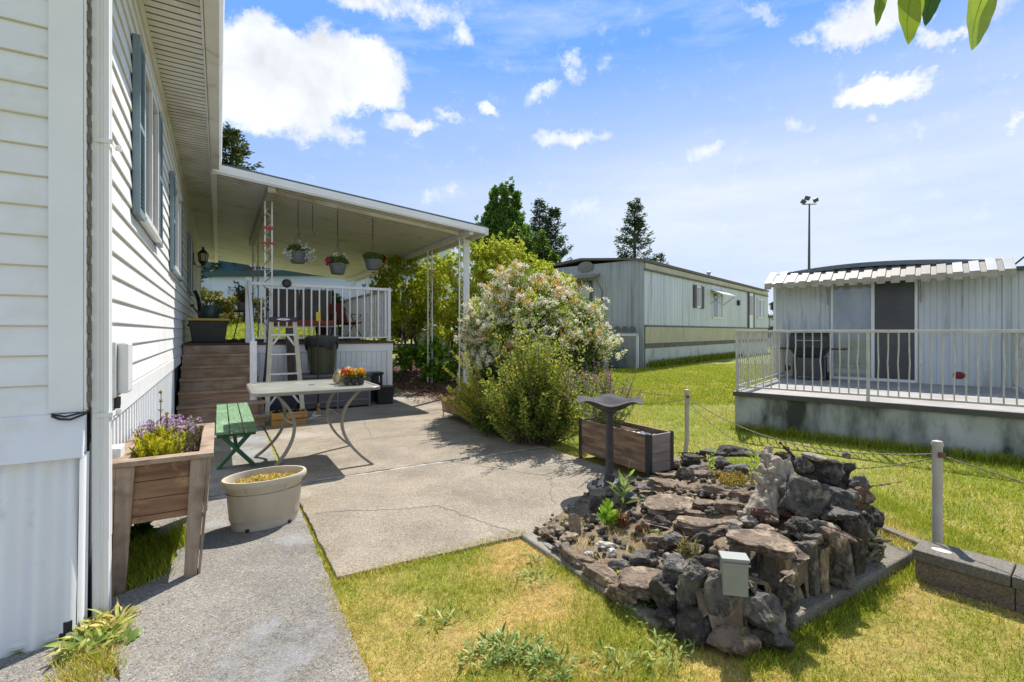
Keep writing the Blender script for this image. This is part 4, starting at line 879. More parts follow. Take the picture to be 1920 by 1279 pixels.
def basket(px, py, h, label, flow, seed, hk=None, drop=.0):
    b, a, P, zb = h; k = (px-U0)/F; z = H-(py-V0)/F*P.y
    t = thing('hanging_basket', label, 'hanging basket', (P.x, P.y, z-.12), TH, 'flower baskets hanging over the porch')
    MB().lathe([(.0,0),(.115,0),(.125,.01),(.165,.175),(.178,.18),(.178,.205),(.16,.205),(.14,.16),(.0,.15)], 28).build('pot', M('basket_grey', (.13,.15,.155), (.11,.125,.13), rough=.5), t, smooth=True)
    mb = MB(); top = zb-(z-.12)
    for q_ in range(3): a_ = q_*2.094+.4; mb.tube([(.165*math.cos(a_),.165*math.sin(a_),.2),(.0,.0,min(top,.62))], .0025, 4)
    if top > .62: mb.tube([(0,0,.62),(0,0,top)], .0025, 4)
    mb.build('hanger_wire', m_black, t)
    rg = np.random.default_rng(seed); npmesh('foliage', *sprig(rg, clumps(rg, 230, (0,0,.24), (.21,.21,.11), .4, True), 7, .05, .022, GRN[:3]+[(.07,.10,.05)], up=.2), m_green, t)
    for (c, n_, s_, cs) in flow: npmesh('flower_cluster', *sprig(rg, np.asarray(c)+rg.normal(size=(n_, 3))*s_, 12, .042, .034, cs, up=.1), m_petal, t)
Wh = [(.78,.78,.72),(.68,.7,.62)]
basket(557, 482, hooks[0], 'grey basket overflowing with small white flowers, leftmost of the hanging baskets', [((.12,-.08,.19),46,.06,Wh),((-.16,-.06,.18),30,.055,Wh),((.02,-.02,.33),10,.03,Wh),((.2,.0,.1),18,.04,Wh)], 21)
basket(632, 503, hooks[2], 'grey basket with white geranium heads and one pink bloom on its left', [((-.05,-.04,.36),16,.03,Wh),((.13,-.02,.34),16,.03,Wh),((.05,-.1,.27),8,.02,Wh),((-.2,-.06,.24),16,.03,[(.55,.05,.22),(.45,.03,.16)])], 22)
basket(699, 495, hooks[3], 'grey wired basket of green foliage with a dark red flower, rightmost of the hanging baskets', [((.22,.0,.26),14,.03,[(.25,.02,.02),(.15,.02,.02)]),((.0,-.1,.28),3,.03,[(.5,.2,.02)])], 23)
# ------------------------------------------------------------------ rock garden
def angrock(name, c, size, yaw, label, mat, seed, kind='ang', tilt=(0,0), rough=.05, group=None):
    """an angular stone: hull of scattered points, subdivided and chipped by noise"""
    rd = random.Random(seed); bm = bmesh.new(); n = {'ang': 13, 'flat': 15, 'col': 21, 'round': 60}[kind]
    for i in range(n):
        v = Vector((rd.gauss(0,1), rd.gauss(0,1), rd.gauss(0,1))).normalized()
        if kind == 'flat': v = Vector((v.x, v.y, 0)).normalized()*rd.uniform(.8, 1) + Vector((0,0,rd.choice((-1, 1))*rd.uniform(.75, 1)))
        elif kind == 'col': zz = (-1, 1, .2)[i % 3]*rd.uniform(.85, 1); v = Vector((v.x, v.y, 0)).normalized()*(1.0 if zz < 0 else rd.uniform(.72,.95)) + Vector((0, 0, zz))
        elif kind == 'ang': v = v*rd.uniform(.88, 1.12)
        bm.verts.new(v)
    r = bmesh.ops.convex_hull(bm, input=bm.verts)
    bmesh.ops.delete(bm, geom=[g for g in r['geom_interior'] if isinstance(g, bmesh.types.BMVert)], context='VERTS')
    if kind != 'round': bmesh.ops.bevel(bm, geom=list(bm.edges), offset=.07, segments=1, affect='EDGES')
    bmesh.ops.triangulate(bm, faces=bm.faces)
    mx = max(size)
    k = 0
    while k < 4 and len(bm.faces) < 2600:
        es = [e for e in bm.edges if e.calc_length() > .20]
        if not es: break
        bmesh.ops.subdivide_edges(bm, edges=es, cuts=1); bmesh.ops.triangulate(bm, faces=[f for f in bm.faces if len(f.verts) > 3]); k += 1
    off = Vector((seed*3.7, seed*1.3, seed*.7))
    am = rough*(.6 if kind == 'round' else 1)
    bm.normal_update()
    new = []
    for v in bm.verts:
        q = v.co
        d = noise.noise(q*2.2+off)*am*1.9+(.5-abs(noise.noise(q*5+off)))*am*1.1+noise.noise(q*13+off)*am*.45
        lay = am*.9*math.sin(q.z*9+3*noise.noise(q*1.5+off)) if kind in ('ang', 'flat') else am*.8*math.sin(math.atan2(q.y, q.x)*6+3*noise.noise(q+off))*(kind == 'col')
        new.append(q+v.normal*(d+lay*.5))
    for v, q in zip(bm.verts, new): v.co = Vector((q.x*size[0]/2, q.y*size[1]/2, q.z*size[2]/2))
    me = bpy.data.meshes.new(name); bm.to_mesh(me); bm.free(); me.materials.append(mat)
    if kind == 'round': me.polygons.foreach_set('use_smooth', [True]*len(me.polygons))
    else:
        me.polygons.foreach_set('use_smooth', [True]*len(me.polygons))
        try: me.set_sharp_from_angle(angle=R(24))
        except Exception: pass
    o = bpy.data.objects.new(name, me); C.objects.link(o); o.location = c; o.rotation_euler = (R(tilt[0]), R(tilt[1]), R(yaw))
    return tag(o, label, 'rock', group)
def RM(name, a, b, c, rough=.8):
    a, b, c = [tuple(q*k for q, k in zip(z, kk)) for z, kk in ((a, (1.02,.97,.88)), (b, (.74,.71,.65)), (c, (1.5,1.4,1.22)))]
    if max(a) > .9: a, b = (.62,.61,.6), (.45,.43,.4)
    return M(name, a, b, scale=9, spec=.25, rough=rough, bump=1, bscale=38, c3=c, s3=13, c3lo=.50, c3hi=.68, bdist=.02, lo=.42, hi=.58)
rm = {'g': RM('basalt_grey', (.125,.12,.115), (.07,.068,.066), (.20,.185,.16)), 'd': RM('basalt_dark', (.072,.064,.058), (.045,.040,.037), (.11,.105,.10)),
      'b': RM('stone_brown', (.20,.155,.12), (.13,.10,.08), (.27,.22,.17)), 'r': RM('stone_red', (.16,.085,.065), (.10,.06,.05), (.20,.16,.13)),
      't': RM('stone_tan', (.30,.245,.185), (.21,.17,.125), (.36,.31,.25)), 'p': RM('pebble_grey', (.27,.25,.22), (.19,.175,.15), (.34,.31,.27), .6),
      's': RM('slate_blue', (.16,.155,.155), (.10,.097,.098), (.22,.21,.2)), 'w': RM('quartz_white', (.62,.61,.60), (.42,.40,.38), (.12,.11,.11)),
      'm': RM('stone_mossy', (.20,.185,.09), (.12,.12,.06), (.27,.24,.19))}
KX = -1.85
# kerb strips round it
def kerb(name, label, b0, b1, a0, a1, z1, rot=0):
    mb = MB(); x0, x1, y0, y1 = b0, b1, a0, a1
    mb.box(x0, x1, y0, y1, -.08, z1); o = mb.build(name, m_kerb); o.location = (HC.x, HC.y, 0); o.rotation_euler = (0,0,TH)
    bv = o.modifiers.new('bevel', 'BEVEL'); bv.width = .014; bv.segments = 3; bv.limit_method = 'ANGLE'
    return tag(o, label, 'kerb')
kerb('concrete_kerb', 'concrete kerb along the shaded right front side of the rock garden', 2.92, 4.28, KX, KX+.22, .075)
kerb('concrete_kerb', 'pale flat concrete edging between the dry lawn and the left side of the rock garden', 2.36, 2.455, -1.50, -.26, .035)
# control heights for the mounded soil: (column, row, height)
ctl = [(1010,1005,.04),(1050,1048,.05),(1110,1092,.05),(1165,1128,.05),(1110,1025,.06),(1170,1030,.07),(1200,1055,.08),(1100,965,.05),(1150,950,.06),(1180,930,.10),(1240,895,.10),(1230,955,.16),
 (1300,935,.22),(1400,955,.28),(1350,900,.16),(1290,870,.10),(1390,868,.12),(1330,1000,.24),(1270,1000,.16),(1240,1050,.12),(1290,1085,.24),(1240,1105,.14),(1210,1130,.05),(1290,1190,.08),(1380,1215,.08),(1390,1085,.28),(1460,1000,.36),(1540,905,.42),(1590,930,.40),(1500,955,.34),
 (1600,1000,.22),(1640,1010,.12),(1500,1010,.30),(1250,845,.0),(1450,850,.05),(1650,960,.05),(1560,1060,.12),(1620,1060,.05),(1480,1110,.12),(1690,1050,.02)]
cp = [GP(u, v, z) for u, v, z in ctl]
def mound(x, y):
    sw = sv = 0
    for p in cp:
        d2 = (p.x-x)**2+(p.y-y)**2+.0025; q = 1/d2**2; sw += q; sv += q*p.z
    return sv/sw
poly = [HW(2.46,KX+.04), HW(4.26,KX+.10), HW(4.60,-1.2), HW(4.9,-.3), HW(5.2,.5), HW(4.45,.75), HW(4.42,.10), HW(3.95,.10), HW(3.3,.12), HW(2.47,-.26)]
def inside(x, y):
    c = False; j = len(poly)-1
    for i in range(len(poly)):
        a, b = poly[i], poly[j]
        if (a.y > y) != (b.y > y) and x < (b.x-a.x)*(y-a.y)/(b.y-a.y)+a.x: c = not c
        j = i
    return c
mb = MB(); st_ = .035; idx = {}
X0, X1, Y0, Y1 = 0, 3.2, 2.0, 6.0
for i in range(int((X1-X0)/st_)):
    for j in range(int((Y1-Y0)/st_)):
        x, y = X0+i*st_, Y0+j*st_
        if inside(x, y):
            f = []
            for (p, q) in ((i,j),(i+1,j),(i+1,j+1),(i,j+1)):
                if (p, q) not in idx:
                    X, Y = X0+p*st_, Y0+q*st_; idx[(p, q)] = len(mb.v); mb.v.append((X, Y, mound(X, Y)-.012+.02*noise.noise(Vector((X*14, Y*14, 0))) if inside(X, Y) else -.05))
                f.append(idx[(p, q)])
            mb.f.append(tuple(f)); mb.m.append(0)
mb.build('soil', M('garden_soil', (.26,.20,.125), (.13,.095,.06), scale=9, rough=1, bump=1, bscale=60, bdist=.02, c3=(.35,.28,.18), s3=7), smooth=True)
tag(bpy.data.objects['soil'] if 'soil' in bpy.data.objects else None) if False else None
for o in C.objects:
    if o.name.startswith('soil') and o.parent is None: tag(o, kind='structure')

# stones: column, row of the centre, height of the centre, width, depth, thickness, shape, colour, yaw, tilt, label
ST = [
(1027,1000,.06,.12,.11,.10,'ang','b',20,(0,0),'small brown grey stone at the left tip of the rock garden border'),
(1078,997,.055,.26,.07,.07,'col','t',22,(0,90),'long pale edging stone beside the patio, at the left tip of the rock garden'),
(1053,1026,.06,.12,.09,.06,'ang','s',-10,(0,0),'bluish grey stone lying beside the tan stone near the left tip'),
(1068,1008,.07,.14,.10,.07,'ang','t',30,(0,0),'tan rounded stone between the bluish stone and the long pale edging stone'),
(1085,1052,.05,.34,.11,.08,'flat','b',-55,(0,0),'first long brown border slab above the flat concrete edging'),
(1128,1083,.05,.26,.12,.09,'flat','b',-52,(0,0),'second long brown border slab, just below the lilac stone'),
(1165,1112,.06,.22,.14,.10,'ang','b',-40,(0,0),'brown border stone at the near end of the slab row'),
(1205,1094,.12,.28,.22,.07,'flat','b',5,(4,0),'wide flat brown slab at the near left corner of the rock garden'),
(1104,1040,.07,.055,.045,.04,'round','w',0,(0,0),'small round white quartz stone on the bare soil'),
(1138,1022,.08,.12,.08,.06,'ang','w',10,(0,0),'white and black speckled rock on the bare soil'),
(1148,1038,.075,.07,.05,.05,'ang','w',60,(0,0),'small white chip below the speckled rock'),
(1162,1064,.08,.13,.09,.07,'ang','s',-20,(0,0),'lilac grey stone on the soil above the second border slab'),
(1212,1052,.12,.20,.12,.10,'ang','g',15,(0,0),'dark sided stone with a flat top left of the pointed grey boulder'),
(1212,993,.12,.14,.12,.10,'ang','r',0,(0,0),'reddish boulder right of the leafy weeds'),
(1120,951,.09,.11,.10,.14,'ang','d',0,(0,0),'dark upright boulder in front of the birdbath shadow'),
(1147,943,.08,.10,.09,.05,'flat','m',0,(0,0),'mossy flat stone right of the dark upright boulder'),
(1101,968,.07,.06,.06,.09,'ang','g',0,(0,0),'little grey lump at the patio edge by the dark upright boulder'),
(1116,975,.07,.08,.08,.07,'ang','g',40,(0,0),'small grey stone next to the little grey lump'),
(1178,935,.12,.15,.14,.06,'flat','g',0,(6,0),'grey slab in the stone steps, left of the widest slab'),
(1218,915,.14,.19,.15,.09,'ang','s',-20,(0,0),'blue grey pointed rock at the foot of the planter corner post'),
(1165,915,.10,.15,.12,.09,'ang','g',30,(0,0),'grey rock touching the birdbath base'),
(1190,905,.10,.10,.10,.08,'ang','d',30,(0,0),'dark rock between the birdbath and the planter corner'),
(1258,912,.18,.34,.15,.07,'flat','b',-28,(8,0),'long brown slab slanting below the planter corner post'),
(1281,886,.20,.16,.12,.12,'ang','g',-35,(0,0),'grey block standing just right of the planter corner post'),
(1254,893,.15,.18,.12,.05,'flat','b',10,(0,0),'thin brown slab left of the grey block'),
(1262,868,.13,.15,.12,.07,'flat','b',0,(0,0),'brown slab behind the grey block against the planter end'),
(1257,950,.22,.36,.26,.08,'flat','b',10,(6,0),'widest brown slab in the middle of the stone steps'),
(1290,918,.20,.20,.15,.07,'flat','b',-15,(0,0),'brown slab upper right of the widest slab'),
(1316,922,.20,.16,.12,.05,'flat','g',-35,(0,0),'thin grey slab leading down from the plant pocket'),
(1213,958,.14,.13,.12,.10,'ang','b',0,(0,0),'brown stone supporting the left end of the widest slab'),
(1318,945,.24,.16,.13,.05,'flat','b',20,(0,0),'small brown slab right of the widest slab'),
(1300,966,.23,.15,.10,.06,'flat','b',-5,(0,0),'brown wedge below the small brown slab'),
(1335,985,.26,.42,.24,.08,'flat','b',0,(4,0),'large flat brown slab above the grey metal box'),
(1372,953,.28,.24,.13,.08,'flat','b',-30,(0,0),'brown slab running up towards the driftwood foot'),
(1350,925,.24,.34,.11,.10,'ang','b',-22,(0,0),'long brown retaining stone in front of the plant pocket'),
(1398,938,.27,.26,.12,.12,'ang','b',-12,(0,0),'brown retaining stone between the plant pocket and the driftwood'),
(1294,862,.14,.22,.14,.10,'flat','d',0,(0,0),'dark slab at the left end of the back row of rocks'),
(1330,849,.13,.24,.14,.06,'flat','g',20,(0,0),'grey thin slab in the back row next to the rope post'),
(1380,850,.14,.46,.18,.15,'ang','d',-10,(0,0),'largest dark slab in the back row of rocks'),
(1350,868,.16,.17,.14,.12,'round','g',0,(0,0),'rounded grey rock in front of the largest dark back slab'),
(1388,878,.17,.27,.16,.12,'ang','s',0,(0,0),'grey angular rock behind the red and green succulents'),
(1312,883,.16,.24,.15,.08,'flat','g',0,(0,0),'grey stacked slab left of the plant pocket'),
(1322,895,.15,.28,.12,.09,'flat','b',-8,(0,0),'brown stacked slab directly under the grey stacked slab'),
(1438,864,.18,.18,.14,.12,'ang','d',0,(0,0),'dark rock behind the left side of the driftwood'),
(1470,858,.12,.22,.14,.10,'ang','d',0,(0,0),'low dark rock behind the driftwood tip'),
(1268,1012,.20,.13,.11,.08,'ang','s',-20,(0,0),'small blue grey stone below the large flat slab'),
(1298,1032,.22,.13,.11,.08,'ang','g',10,(0,0),'grey stone left of the upright slivers near the metal box'),
(1322,1016,.24,.12,.10,.12,'ang','d',0,(0,0),'dark wedge under the large flat slab'),
(1352,1034,.28,.11,.08,.10,'ang','b',30,(0,0),'pale brown sliver leaning behind the metal box'),
(1378,1045,.30,.09,.07,.15,'col','g',0,(0,12),'upright grey sliver behind the metal box'),
(1240,1020,.13,.20,.14,.12,'ang','b',0,(0,0),'brown stone with dry grass below the blue grey stone'),
(1262,1064,.22,.17,.15,.14,'ang','s',-15,(0,0),'pointed blue grey boulder at the top of the front wall, left end'),
(1325,1058,.26,.15,.13,.10,'ang','d',0,(0,0),'dark boulder behind the front wall, left of the metal box'),
(1345,1078,.28,.09,.08,.06,'ang','t',0,(0,0),'small tan lump on top of the front wall'),
(1248,1115,.13,.15,.14,.20,'ang','d',0,(0,0),'dark boulder at the left corner of the front wall'),
(1302,1112,.17,.18,.13,.25,'col','g',8,(0,-8),'upright grey brown stone, second of the front wall from the left'),
(1357,1132,.17,.17,.13,.26,'col','g',0,(0,-5),'upright speckled grey stone below the metal box'),
(1422,1152,.14,.23,.16,.20,'ang','g',-15,(0,0),'big pale topped boulder at the near corner of the front wall'),
(1310,1170,.07,.26,.15,.15,'ang','d',0,(0,0),'low dark boulder under the upright grey brown stone'),
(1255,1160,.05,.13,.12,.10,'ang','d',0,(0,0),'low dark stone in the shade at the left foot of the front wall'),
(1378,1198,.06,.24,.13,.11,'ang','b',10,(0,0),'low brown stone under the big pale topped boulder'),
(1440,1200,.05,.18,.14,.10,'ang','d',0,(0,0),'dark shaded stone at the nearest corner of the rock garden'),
(1388,1168,.09,.05,.04,.06,'round','p',0,(0,0),'pale egg sized stone tucked into the front wall'),
(1378,983,.30,.09,.08,.05,'round','p',0,(0,0),'pebble at the foot of the driftwood, left one of three'),
(1405,978,.31,.11,.09,.06,'round','p',10,(0,0),'larger middle pebble of three above the big flat slab'),
(1435,993,.34,.10,.08,.05,'round','t',-20,(0,0),'pinkish right pebble of three above the big flat slab'),
(1436,972,.33,.14,.12,.10,'ang','r',-30,(0,0),'reddish stone above the three pebbles'),
(1432,1022,.385,.36,.24,.055,'flat','b',-8,(4,3),'big flat red brown slab behind the grey metal box'),
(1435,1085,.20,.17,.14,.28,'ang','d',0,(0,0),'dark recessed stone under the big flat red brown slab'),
(1476,1078,.18,.11,.10,.34,'col','t',0,(0,-6),'tall pale rough column, leftmost of the shaded side wall'),
(1516,1058,.22,.11,.10,.30,'col','g',0,(0,3),'second tall column of the shaded side wall with rounded head'),
(1506,1020,.37,.11,.10,.10,'ang','g',0,(0,0),'round knob of stone crowning the second tall column'),
(1543,1075,.17,.055,.06,.26,'col','t',0,(0,0),'thin pale column between the second tall column and the round stone'),
(1498,1098,.08,.12,.10,.12,'ang','d',0,(0,0),'low dark stone between the two tall columns'),
(1578,1090,.09,.12,.11,.13,'ang','g',0,(0,0),'round topped stone on the kerb at the foot of the side wall'),
(1575,1048,.22,.12,.12,.28,'col','g',0,(0,0),'grey column above the round topped stone'),
(1540,1000,.36,.16,.13,.13,'ang','g',0,(0,0),'knobbly cluster stone in the middle of the side wall'),
(1503,988,.38,.13,.12,.10,'ang','d',0,(0,0),'dark pitted stone left of the knobbly cluster stone'),
(1560,1012,.35,.12,.11,.12,'ang','b',0,(0,0),'rounded brown grey stone right of the knobbly cluster stone'),
(1525,1008,.37,.08,.07,.07,'ang','g',0,(0,0),'small rounded stone set in front of the knobbly cluster stone'),
(1547,985,.40,.09,.08,.05,'ang','t',0,(0,0),'small pale stone topping the knobbly cluster stone'),
(1578,1003,.35,.12,.06,.06,'ang','r',-35,(0,20),'red brown wedge on the right of the knobbly stones'),
(1600,1030,.20,.12,.14,.34,'col','d',0,(0,0),'dark tall column left of the green gnarled root'),
(1478,958,.34,.24,.16,.14,'ang','r',-5,(0,0),'broad reddish block under the peak, right of the driftwood'),
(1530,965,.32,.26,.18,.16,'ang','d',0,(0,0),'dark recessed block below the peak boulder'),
(1576,966,.38,.24,.16,.07,'flat','g',12,(0,0),'grey ledge slab below the peak'),
(1612,975,.28,.15,.16,.22,'ang','d',0,(0,0),'dark angular block at the right end of the grey ledge'),
(1506,929,.46,.26,.20,.22,'ang','g',-10,(0,0),'large rough face boulder in the middle of the peak'),
(1565,930,.46,.22,.18,.22,'ang','g',15,(0,0),'brownish face boulder right of the large rough one'),
(1536,882,.56,.28,.22,.17,'ang','d',-18,(0,14),'dark slanting boulder capping the peak'),
(1508,872,.60,.10,.10,.10,'ang','g',0,(0,0),'grey wedge at the left of the dark capping boulder'),
(1526,857,.655,.14,.10,.045,'round','p',-15,(0,8),'smooth pale oval stone lying on top of the peak'),
(1574,874,.57,.18,.15,.17,'ang','d',20,(0,0),'dark jagged stone at the right shoulder of the peak'),
(1586,855,.65,.05,.05,.04,'ang','s',0,(0,0),'pale chip on the tip of the jagged right shoulder'),
(1610,904,.52,.12,.12,.10,'ang','s',0,(0,0),'blue grey topped stone stepping down right of the peak'),
(1610,935,.43,.17,.15,.13,'ang','r',0,(0,0),'dark red stone under the blue grey topped stone'),
(1185,985,.09,.10,.09,.10,'ang','d',0,(0,0),'dark stone among the weeds left of the reddish boulder'),
(1235,980,.17,.16,.12,.08,'ang','d',0,(0,0),'dark stone in the gap under the widest slab'),
(1285,990,.23,.16,.12,.07,'flat','b',0,(0,0),'brown slab between the widest and the large flat slab'),
(1390,1005,.32,.15,.12,.08,'ang','g',0,(0,0),'grey stone under the pebbles beside the big red brown slab'),
(1400,1110,.20,.13,.12,.16,'ang','d',0,(0,0),'dark stone right behind the metal box foot'),
(1455,1128,.12,.12,.11,.16,'ang','d',0,(0,0),'dark stone beside the big pale topped boulder'),
(1640,970,.16,.13,.12,.14,'ang','d',0,(0,0),'last low dark stone at the right rear of the peak'),
(1238,935,.16,.12,.1,.06,'ang','b',0,(0,0),'small brown filler stone above the widest slab'),
(1335,960,.24,.10,.08,.05,'ang','g',0,(0,0),'small grey filler stone below the retaining stones'),
(1548,925,.40,.40,.26,.32,'ang','d',0,(0,0),'massive dark core boulder holding up the peak'),
(1588,985,.24,.30,.20,.34,'ang','d',0,(0,0),'massive dark boulder under the ledge at the right of the peak'),
(1500,1035,.22,.26,.16,.28,'ang','d',0,(0,0),'dark boulder mass behind the tall columns'),
(1340,1105,.14,.42,.14,.22,'ang','d',0,(0,0),'long dark boulder mass behind the front wall stones'),
(1440,1120,.13,.26,.16,.22,'ang','d',0,(0,0),'dark boulder mass behind the near corner of the front wall'),
(1545,1050,.16,.20,.12,.28,'ang','d',0,(0,0),'dark boulder mass behind the thin pale column'),
(1198,965,.10,.10,.09,.07,'ang','b',0,(0,0),'small brown stone at the left foot of the widest slab'),
]
for i, (u, v, z, wx, dy, h, kd, cl_, yw, tl_, lb) in enumerate(ST):
    p = GP(u, v, z); rdx = random.Random(i*7+1)
    if kd == 'ang': wx *= 1.12; dy *= 1.15; h *= 1.15
    angrock('rock', p, (wx*1.05, dy*1.05, h*1.05), yw+rdx.uniform(-6,6), lb, rm[cl_], 100+i, kd, (tl_[0]+rdx.uniform(-4,4), tl_[1]+rdx.uniform(-4,4)), rough=.095 if kd != 'round' else .09)
# loose gravel and chips filling the gaps
rg = np.random.default_rng(31); Vs, Fs, Cs = [], [], []; kk = 0
for i in range(1500):
    x, y = rg.uniform(0, 3.1), rg.uniform(2.0, 5.6)
    if not inside(x, y): continue
    r = .008+.022*rg.random()**2; z = mound(x, y)+r*.2
    ax = rg.normal(size=(8, 3)); ax = ax/np.linalg.norm(ax, axis=1, keepdims=True)
    b = np.array([(-1,-1,-1),(1,-1,-1),(1,1,-1),(-1,1,-1),(-1,-1,1),(1,-1,1),(1,1,1),(-1,1,1)])*.7+ax*.45
    q, _ = np.linalg.qr(rg.normal(size=(3, 3))); b = b @ q; Vs.append(b*r*[1,1,.8]+[x, y, z]); Fs.append(np.array(MB.BF)+kk); kk += 8
    Cs.append(np.repeat(np.array([[(.2,.16,.12),(.12,.11,.10),(.3,.25,.2),(.07,.07,.07)][rg.integers(4)]])*(.7+.6*rg.random()), 8, 0))
tag(npmesh('gravel', np.concatenate(Vs), np.concatenate(Fs), np.concatenate(Cs), m_ground), 'brown and grey stone chips between the rocks', 'gravel', kind='stuff')

# driftwood: several twisted ribs grown together
m_drift = M('driftwood', (.60,.51,.39), (.26,.21,.15), scale=5, rough=.85, bump=1, bscale=14, stretch=(9,9,1), c3=(.50,.45,.37), s3=8, c3lo=.5, c3hi=.75, bdist=.02)
t = thing('driftwood', 'gnarled pale driftwood stump leaning on the left side of the rock peak', 'driftwood', GP(1425, 975, .30))
base = Vector(t.location)
def W(u, v, Y): p = AT(u, v, Y); return p-base
rdw = random.Random(8); mb = MB()
for (pts, r0, r1) in [
  ([W(1408,968,3.0),W(1425,925,3.06),W(1440,890,3.12),W(1440,850,3.15)], .05, .03),([W(1425,975,2.97),W(1436,935,3.02),W(1450,905,3.08),W(1448,868,3.1)], .05, .028),
  ([W(1445,975,2.95),W(1450,945,2.98),W(1456,915,3.02),W(1466,880,3.08),W(1450,858,3.1)], .038, .028),([W(1418,960,3.05),W(1432,915,3.1),W(1458,876,3.12),W(1482,866,3.1)], .045, .016),
  ([W(1470,930,3.0),W(1476,905,3.02),W(1484,882,3.05),W(1474,862,3.08)], .02, .016),([W(1400,975,3.0),W(1404,955,3.02),W(1420,930,3.06)], .03, .02),
  ([W(1440,868,3.15),W(1438,848,3.17),W(1443,838,3.18)], .036, .022),([W(1430,905,3.0),W(1418,895,2.98),W(1412,885,2.97)], .024, .012)]:
    n = 18; fine_ = []
    for q in range(n+1):
        s = q/n*(len(pts)-1); i = min(int(s), len(pts)-2); f = s-i
        p0, p1, p2, p3 = pts[max(i-1,0)], pts[i], pts[i+1], pts[min(i+2,len(pts)-1)]
        p = .5*((2*p1)+(p2-p0)*f+(2*p0-5*p1+4*p2-p3)*f*f+(-p0+3*p1-3*p2+p3)*f**3); fine_.append(p)
    mb.tube(fine_, [(r0+(r1-r0)*q/n)*(1+.35*noise.noise(Vector((q*.5, r0*90, 0)))) for q in range(n+1)], 18, wob=.12, rnd=rdw)
for k in range(34):   # knobs and burls
    p = (W(1425+rdw.uniform(-22,30), 890+rdw.uniform(-28,20), 3.0+rdw.uniform(-.02,.06)) if k < 20 else W(1395+rdw.uniform(-12,35), 970+rdw.uniform(-10,12), 2.99)); r = rdw.uniform(.008,.022)
    mb.lathe([(.0,-r),(r*.8,-r*.6),(r,0),(r*.7,r*.7),(.0,r)], 8, tuple(p))
o = mb.build('stump', m_drift, None, smooth=False); 
for k_, v_ in (('label', t['label']), ('category', t['category'])): o[k_] = v_
o.name = 'driftwood_stump'; o.location = base; bpy.data.objects.remove(t)
rmod = o.modifiers.new('remesh', 'REMESH'); rmod.mode = 'VOXEL'; rmod.voxel_size = .006; rmod.use_smooth_shade = True
tx = bpy.data.textures.new('grain', 'CLOUDS'); tx.noise_scale = .03; dm = o.modifiers.new('grain', 'DISPLACE'); dm.texture = tx; dm.strength = .014; dm.mid_level = .5
# green gnarled root on the right
t0 = GP(1625, 1030, .14); mb = MB(); rdw = random.Random(9)
for k in range(26):
    a = rdw.uniform(0, 6.28); p = Vector((rdw.uniform(-.06,.06), rdw.uniform(-.05,.05), rdw.uniform(-.09,.10))); pts = [p]
    d = Vector((rdw.uniform(-1,1), rdw.uniform(-.6,.6), rdw.uniform(-.2,1.2))).normalized()
    for q in range(5): d = (d+Vector((rdw.uniform(-.6,.6), rdw.uniform(-.6,.6), rdw.uniform(-.5,.5)))).normalized(); p = p+d*.026; pts.append(p)
    mb.tube(pts, [.012,.013,.011,.010,.008,.003], 7, wob=.3, rnd=rdw)
o = mb.build('gnarled_root', M('lichen_wood', (.22,.21,.13), (.10,.10,.06), scale=12, rough=.9, bump=.8, bscale=40, c3=(.33,.34,.24), s3=14)); o.location = t0; tag(o, 'greenish gnarled root leaning on the kerb at the right end of the rock garden', 'root')
# grey metal outlet box on a stake
p = GP(1376, 1075, .33); t = thing('outlet_box', 'light grey metal electrical box standing on the front wall of the rock garden', 'electrical box', p, R(-12))
mbx = M('box_paint', (.27,.285,.265), (.22,.235,.22), scale=6, rough=.45, bump=.03)
MB().box(-.055,.055,-.035,.035,-.09,.07).build('body', mbx, t, .005); mb = MB(); mb.box(-.061,.061,-.041,.038,.07,.084); mb.build('lid', mbx, t, .003)
mb = MB(); mb.box(-.058,.062,-.044,-.036,.052,.062); mb.build('lip', mbx, t, .002)
MB().tube([(.03,.0,-.09),(.035,.01,-.20),(.07,.03,-.34)], .010, 8).build('conduit', M('conduit_grey', (.3,.3,.28), rough=.6), t)
t = tag(MB().tube([tuple(GP(1400+k*6, 1085+k*11+3*math.sin(k), .30-.028*k)) for k in range(10)], .006, 6).build('garden_cable', M('cable_dark', (.06,.06,.06), rough=.5)), 'thin dark cable running down the front wall from the metal box', 'cable')
# small pipe end and small white tube on the lawn
p = GP(1172, 1132, .02); t = tag(MB().lathe([(.010,0),(.018,0),(.018,.03),(.010,.03),(.010,0)], 16, fn=lambda x, y, z, a, r: (x, z-.015, y+.02)).build('pipe_stub', M('pipe_bone', (.42,.38,.30), rough=.5)), 'short bone coloured pipe stub at the edge of the concrete edging', 'pipe'); t.location = p; t.rotation_euler = (R(40),0,R(20))

# plants in the rock garden
def weed(name, label, u, v, z, rad, n, h, ln, wd, cols, seed, cat='plant', per=14, six=True):
    p = GP(u, v, z); t = thing(name, label, cat, p); rg = np.random.default_rng(seed); parts = []; mb = MB()
    for i in range(n):
        a = rg.random()*6.283; r = rad*math.sqrt(rg.random()); b = np.array([r*math.cos(a), r*math.sin(a), -.01]); hh = h*(.6+.5*rg.random())
        top = b+np.array([rg.normal()*.12*hh, rg.normal()*.12*hh, hh]); tt = np.linspace(.1, 1, per); Q = b+(top-b)*tt[:, None]; an = np.arange(per)*2.4+rg.random()*6
        parts.append(leafarr(Q, np.stack([np.cos(an), np.sin(an), .5+.8*tt], 1), ln*(1.1-.5*tt)*(.8+.4*rg.random(per)), wd, pick(rg, per, cols), rg, .15, curl=.25, six=six)); mb.tube([tuple(b), tuple(top)], [.003,.0015], 4, cap=False)
    npmesh('foliage', *join(parts), m_green, t); mb.build('stem', M('weed_stem', (.16,.2,.06), rough=.7, bump=0), t); return t
